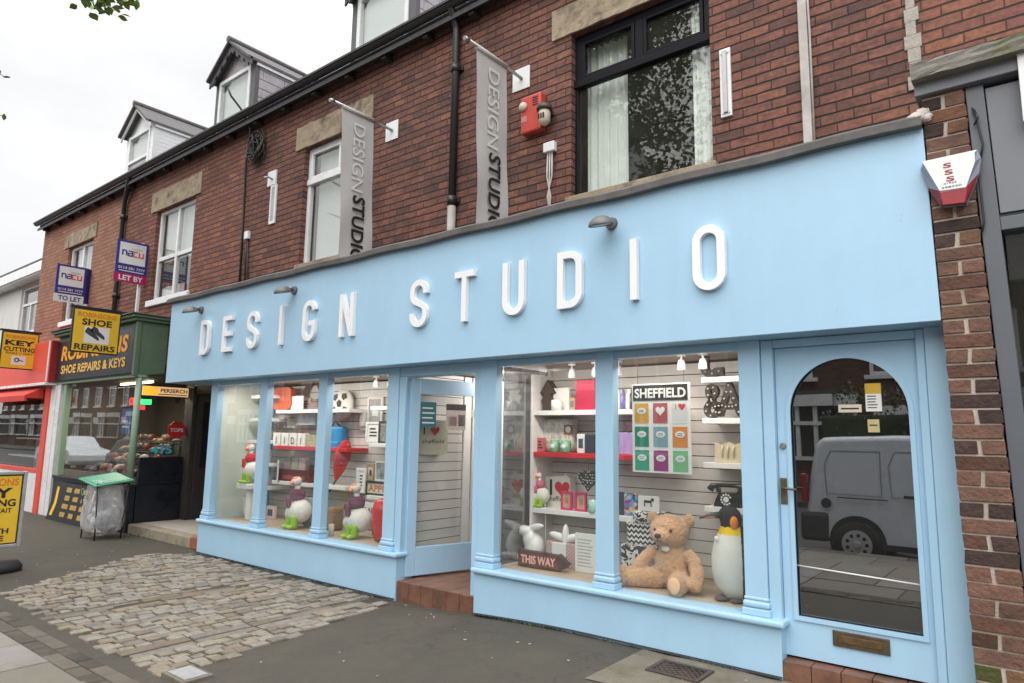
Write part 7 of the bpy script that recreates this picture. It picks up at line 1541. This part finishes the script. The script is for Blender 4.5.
# ------------------------------------------------------------------ parked vehicles on the road (seen in the glass)
CARW = pm('white van paint', (.60, .63, .67), .25, .02, 3, spec=.6); TYRE = pm('tyre rubber', (.018, .018, .018), .8, .2, 20); ALLOY = pm('wheel trim', (.50, .50, .51), .4, .1, 9); LENSR = pm('red lens', (.35, .01, .01), .2)
RZ0 = -.24
def wheel(r, x, y, s):
    b = B(); b.lathe([(.18, -.09), (.29, -.1), (.31, -.07), (.31, .07), (.29, .1), (.18, .09)], (x, y, RZ0+.31), 28, Matrix.Rotation(PI/2, 3, 'X')); wo_ = b.build('wheel', TYRE, r)
    b = B(); b.cyl((x, y+s*.091, RZ0+.31), (x, y+s*.099, RZ0+.31), .20, .195, 28); b.mi = 1
    for k in range(9): a = k*2*PI/9; b.cyl((x+.13*math.cos(a), y+s*.0992, RZ0+.31+.13*math.sin(a)), (x+.13*math.cos(a), y+s*.101, RZ0+.31+.13*math.sin(a)), .026, n=10)
    b.mi = 0; b.cyl((x, y+s*.099, RZ0+.31), (x, y+s*.115, RZ0+.31), .055, .045, 16)
    b.build('rim', [ALLOY, TYRE], wo_)
def vehicle(name, lb, cat, x0, prof, glassq, paint, wheels, y0, y1, mirror=False):
    r = root(name, lb, cat, (x0+2, (y0+y1)/2, RZ0)); yw = y1-y0
    b = B(); n = len(prof); secs = []
    for t, ins in ((0, .12), (.06, .03), (.16, 0), (.84, 0), (.94, .03), (1, .12)):
        ring = []
        for u, v in prof:
            k = max(0, (v-.75)/1.1)*.14; yy = y0+yw*t; yy += (-(t-.5)*2)*k*(1 if t not in () else 1)
            cu, cv = 2.0, .9; ring.append(b.bm.verts.new((x0+u+(cu-u)*ins*.35, yy, RZ0+v+(cv-v)*ins*.35)))
        secs.append(ring)
    for a, c in zip(secs, secs[1:]):
        for i in range(n): b.bm.faces.new((a[i], a[(i+1) % n], c[(i+1) % n], c[i]))
    b.bm.faces.new(secs[0][::-1]); b.bm.faces.new(secs[-1])
    bo_ = b.build('body', paint, r); bv = bo_.modifiers.new('bevel', 'BEVEL'); bv.width = .05; bv.segments = 3; bv.limit_method = 'ANGLE'; bv.angle_limit = math.radians(12); bo_.data.polygons.foreach_set('use_smooth', [True]*len(bo_.data.polygons)); bv.harden_normals = True
    for gl in glassq:
        for sgn, yy in ((1, y1), (-1, y0)):
            pts = []
            for u, v in gl:
                k = max(0, (v-.75)/1.1)*.14; pts.append((u, v, yy-sgn*k-sgn*.0+sgn*.0))
            b = B(); vs = [b.bm.verts.new((x0+u, y_+sgn*.004-sgn*.0, RZ0+v)) for u, v, y_ in pts]; vb = [b.bm.verts.new((x0+u, y_-sgn*.02, RZ0+v)) for u, v, y_ in pts]
            b.bm.faces.new(vs); b.bm.faces.new(vb[::-1]); m_ = len(vs)
            for i in range(m_): b.bm.faces.new((vs[i], vb[i], vb[(i+1) % m_], vs[(i+1) % m_]))
            b.build('side_window', GLASSD2, r)
    for wx in wheels:
        for s, yy in ((1, y1-.10), (-1, y0+.10)):
            b = B(); b.cyl((x0+wx, yy-s*.12, RZ0+.33), (x0+wx, yy+s*.103, RZ0+.33), .37, n=28); b.build('wheel_arch', TYRE, r); wheel(r, x0+wx, yy+s*.06, s)
    return r
vp = [(.05, .32), (.0, .45), (.02, .95), (.06, 1.2), (.14, 1.70), (.24, 1.80), (1.2, 1.84), (2.1, 1.82), (2.45, 1.72), (3.0, 1.10), (3.75, .96), (3.98, .78), (4.02, .45), (3.95, .28), (2, .24)]
r = vehicle('parked_van', 'small white panel van parked at the kerb behind the camera, mirrored in the arched door', 'van', -2.78, vp, [[(2.05, 1.12), (2.85, 1.10), (2.5, 1.60), (2.08, 1.66)]], CARW, (.72, 3.3), -6.68, -4.92)
for (ua, ub, va, vb_) in ((.28, 1.05, .98, 1.60), (1.12, 1.95, .98, 1.60)):
    b = B(); b.stroke([(ua+.06, va), (ub, va), (ub, vb_), (ua+.12, vb_), (ua+.03, vb_-.2)],   .006, (-2.78, -4.985, RZ0), (-1, 0, 0) if False else FX, FZ, .02, True); 
    for v in b.bm.verts: v.co.y = -4.92-max(0, (v.co.z-RZ0-.75)/1.1)*.14+.002
    b.build('panel_seam', pm('van seam', (.36, .37, .38), .4), r)
b = B(); b.box(-2.82, -2.42, -6.6, -4.90, RZ0+.30, RZ0+.72, .06); b.build('rear_bumper', pm('grey van plastic', (.05, .05, .055), .6), r)
b = B(); b.box(-2.30, -1.65, -4.935, -4.925, RZ0+.93, RZ0+.945); b.box(-1.45, -1.30, -4.935, -4.915, RZ0+.98, RZ0+1.02, .006); b.box(-2.4, 1.0, -4.93, -4.915, RZ0+.26, RZ0+.34, .01); b.build('side_rail', MC['grey van plastic'] if 'grey van plastic' in MC else GREYF, r)
b = B(); b.box(-1.2, .2, -4.93, -4.90, RZ0+.50, RZ0+.62, .01); b.build('side_rub_strip', MC['grey van plastic'], r)
b = B(); b.cyl((-2.45, -4.93, RZ0+.85), (-2.45, -4.91, RZ0+.85), .07, n=20); b.build('fuel_cap', MC['grey van plastic'], r)
b = B(); b.box(-2.80, -2.72, -5.06, -4.93, RZ0+.85, RZ0+1.25, .02); b.build('tail_light', LENSR, r)
r.location += Vector((-.22, -.93, 0))
cp = [(.05, .35), (.0, .5), (.04, .85), (.3, .98), (.75, 1.38), (1.2, 1.47), (2.0, 1.46), (2.75, 1.02), (3.7, .9), (4.0, .7), (4.05, .45), (3.95, .28), (2, .24)]
cw = [[(.62, 1.02), (1.3, 1.02), (1.3, 1.37), (.9, 1.32)], [(1.36, 1.02), (2.5, 1.0), (2.02, 1.36), (1.36, 1.38)]]
SILV = pm('silver car paint', (.14, .145, .15), .25, .03, 4, metal=.3, spec=.6)
for x0_, m_, lb in ((-28.5, SILV, 'silver car parked at the kerb, mirrored in the repair shop window'), (-36.0, CARW, 'white car parked at the kerb, mirrored in the red shop window'), (-18.5, pm('dark blue car paint', (.02, .03, .07), .25, .03, 4, spec=.6), 'dark blue car parked at the kerb between the van and the silver car')):
    vehicle('parked_car', lb, 'car', x0_, cp, cw, m_, (.8, 3.2), -7.52, -5.85)
b = B(); rr = random.Random(3)
hedge = root('hedge', 'dark green garden hedge across the road, mirrored in the arched door', 'hedge', (-3.6, -15.2, -.1))
for _ in range(2600):
    x, y = rr.uniform(-5.0, -1.6), rr.uniform(-15.7, -14.7); z = rr.uniform(-.1, 2.35 if not -4.5 < x < -2.7 else 3.0)+.12*math.sin(rr.uniform(0, 6)); s_ = .11
    q_ = Matrix.Rotation(rr.uniform(0, 6.28), 3, 'Z') @ Matrix.Rotation(rr.uniform(-1.2, 1.2), 3, 'X'); p_ = Vector((x, y, z))
    b.quad(*[p_+(q_ @ Vector(v))*s_ for v in ((0, -.6, 0), (.35, 0, .05), (0, .6, 0), (-.35, 0, .05))])
b.build('foliage', pm('hedge leaf', (.035, .075, .02), .6, .4, 8), hedge, fixn=False)
b = B(); b.box(-4.95, -1.65, -15.6, -14.8, -.1, 2.2, .1); b.build('shade_core', pm('hedge shade', (.02, .035, .012), .9), hedge)  # solid core; the shade deep between the leaves is put into its dark colour
# more stock on the shelves
for i, (l, r_, bt, t, y, z0, m_, lb) in enumerate((
    (246, 252, 440, 425, .72, 1.401, PAPER, 'white card on the third side shelf of the leftmost pane'), (247, 254, 420, 407, .72, 1.701, CREAM, 'cream card on the second side shelf of the leftmost pane'), (249, 256, 485, 470, .80, .781, pm('sage card', (.3, .42, .28), .6), 'sage green card on the lowest side shelf of the leftmost pane'),
    (303, 310, 411, 399, .80, 1.811, pm('pinkish card', (.5, .36, .34), .6), 'pinkish card before the twig wreath in the second pane'), (309, 317, 412, 404, .74, 1.811, pm('brown card', (.26, .15, .1), .6), 'small brown box at the right end of the top shelf in the second pane'),
    (296, 304, 526, 512, .62, FZ0, pm('slate card', (.12, .14, .17), .6), 'slate grey card behind the goose in the second pane'), (266, 274, 520, 507, .62, FZ0, pm('pale pink box', (.62, .45, .45), .6), 'pale pink box left of the goose in the second pane'),
    (353, 358, 535, 520, .70, FZ0, pm('straw box', (.45, .34, .16), .6), 'straw coloured box right of the goose in the third pane'), (600, 610, 452, 440, .70, 1.361, PWHITE, 'white box behind the pilaster on the red edged shelf'), (537, 544, 452, 438, .68, 1.361, pm('rose tin', (.5, .12, .14), .5), 'rose red tin left of the green mugs'),
    (569, 575, 410, 397, .74, 1.751, pm('pale wood box', (.45, .33, .2), .6), 'pale wooden box between the white canvas and the crimson box'))):
    boxy('boxed_gift', lb, 'gift', l, r_, bt, t, y, m_, .04, z0, .004, lines(3, .18) if i % 2 else artbox, GREY if i % 3 else INK)
# ------------------------------------------------------------------ street tree: its lowest twigs hang into the top left corner
BARK = pm('bark', (.10, .08, .06), .9, .3, 12, .8, 30); 
LEAF = pm('leaf', (.13, .23, .04), .55, .35, 6); LEAF2 = pm('young leaf', (.20, .27, .05), .5, .3, 6)
for n_ in (LEAF, LEAF2): n_.node_tree.nodes['Principled BSDF'].inputs['Transmission Weight'].default_value = 0.0
T0 = Vector((-7.6, -6.9, 0)); T0.y = -4.25
r = root('street_tree', 'leafy street tree by the kerb whose twigs show in the top left corner', 'tree', (-7.2, -5.15, -.1))
base_ = Vector((-7.2, -5.15, -.1)); top = Vector((-8.6, -7.6, 12.2))
b = B(); b.tube([base_, base_+Vector((-.05, -.1, 1.2)), base_+Vector((-.1, -.3, 2.6)), base_+Vector((-.4, -.8, 4.2)), base_+Vector((-.8, -1.7, 6.8)), top], [.24, .18, .16, .13, .09, .02], 12)
limbs = []
rt_ = random.Random(11)
for k in range(16):
    t = rt_.uniform(5.5, 11); o = base_+Vector((-.11*t, -.25*t, t)); a = rt_.uniform(0, 2*PI); ln = rt_.uniform(1.8, 3.6)
    e = o+Vector((math.cos(a)*ln-.6, math.sin(a)*ln*.9-1.0, rt_.uniform(.8, 2.2))); m_ = (o+e)/2+Vector((0, 0, .25))
    b.tube([o, m_, e], [.06, .04, .012], 6); limbs.append((o, m_, e))
tw = [(P(130, -14, -2.6), P(100, -4, -2.6)), (P(-24, 60, -2.4), P(3, 76, -2.4)), (P(-30, 108, -2.4), P(2, 116, -2.4))]
for a_, e_ in tw:
    b.tube([base_+Vector((-.4, -.8, 4.0)), (base_+a_)/2+Vector((-.4, -.3, 2.4)), a_+Vector((-.05, -.1, .15)), e_], [.05, .035, .012, .004], 6)
b.build('trunk', BARK, r)
def leaf(b, p, s, rr):
    q = Matrix.Rotation(rr.uniform(0, 6.28), 3, 'Z') @ Matrix.Rotation(rr.uniform(-1.1, 1.1), 3, 'X') @ Matrix.Rotation(rr.uniform(-.6, .6), 3, 'Y')
    pts = [(0, -.5, 0), (.28, -.15, .05), (.30, .15, .06), (0, .55, 0), (-.30, .15, .06), (-.28, -.15, .05)]
    vs = [b.bm.verts.new(p+(q @ Vector(v))*s) for v in pts]; mi = 0 if rr.random() < .65 else 1
    for f in ((vs[0], vs[1], vs[2], vs[3]), (vs[0], vs[3], vs[4], vs[5])): b.bm.faces.new(f).material_index = mi
b = B(); rr = random.Random(5)
cl_ = []
for o, m_, e in limbs:
    for k in range(9): cl_.append((o.lerp(e, rr.uniform(.45, 1.1))+Vector((rr.uniform(-.6, .6), rr.uniform(-.6, .6), rr.uniform(-.4, .6))), rr.uniform(.3, .6)))
for _ in range(210): cl_.append((Vector((-8.6, -7.8, 10.8))+Vector((rr.gauss(0, 1.6), rr.gauss(0, 1.5), rr.gauss(0, 1.5))), rr.uniform(.35, .6)))
def inview(p):
    d = p-CAM; z = d.dot(FW)
    if z < .2: return False
    u, v = 512+FPX*d.dot(RT)/z, 341.5-FPX*d.dot(UP)/z
    return -25 < u < 1050 and -25 < v < 700
for c_, s_ in cl_:
    for _ in range(48):
        p = c_+Vector((rr.gauss(0, s_*.55), rr.gauss(0, s_*.55), rr.gauss(0, s_*.45)))
        if not inview(p): leaf(b, p, rr.uniform(.11, .18), rr)
for (a_, e_), n_, sp_ in zip(tw, (110, 9, 7), (.17, .05, .04)):
    for _ in range(n_): leaf(b, a_.lerp(e_, rr.uniform(.5, 1.1))+Vector((rr.gauss(0, sp_), rr.gauss(0, sp_*.6), rr.gauss(0, sp_*.16))), rr.uniform(.08, .13), rr)
b.build('crown', [LEAF, LEAF2], r, fixn=False)
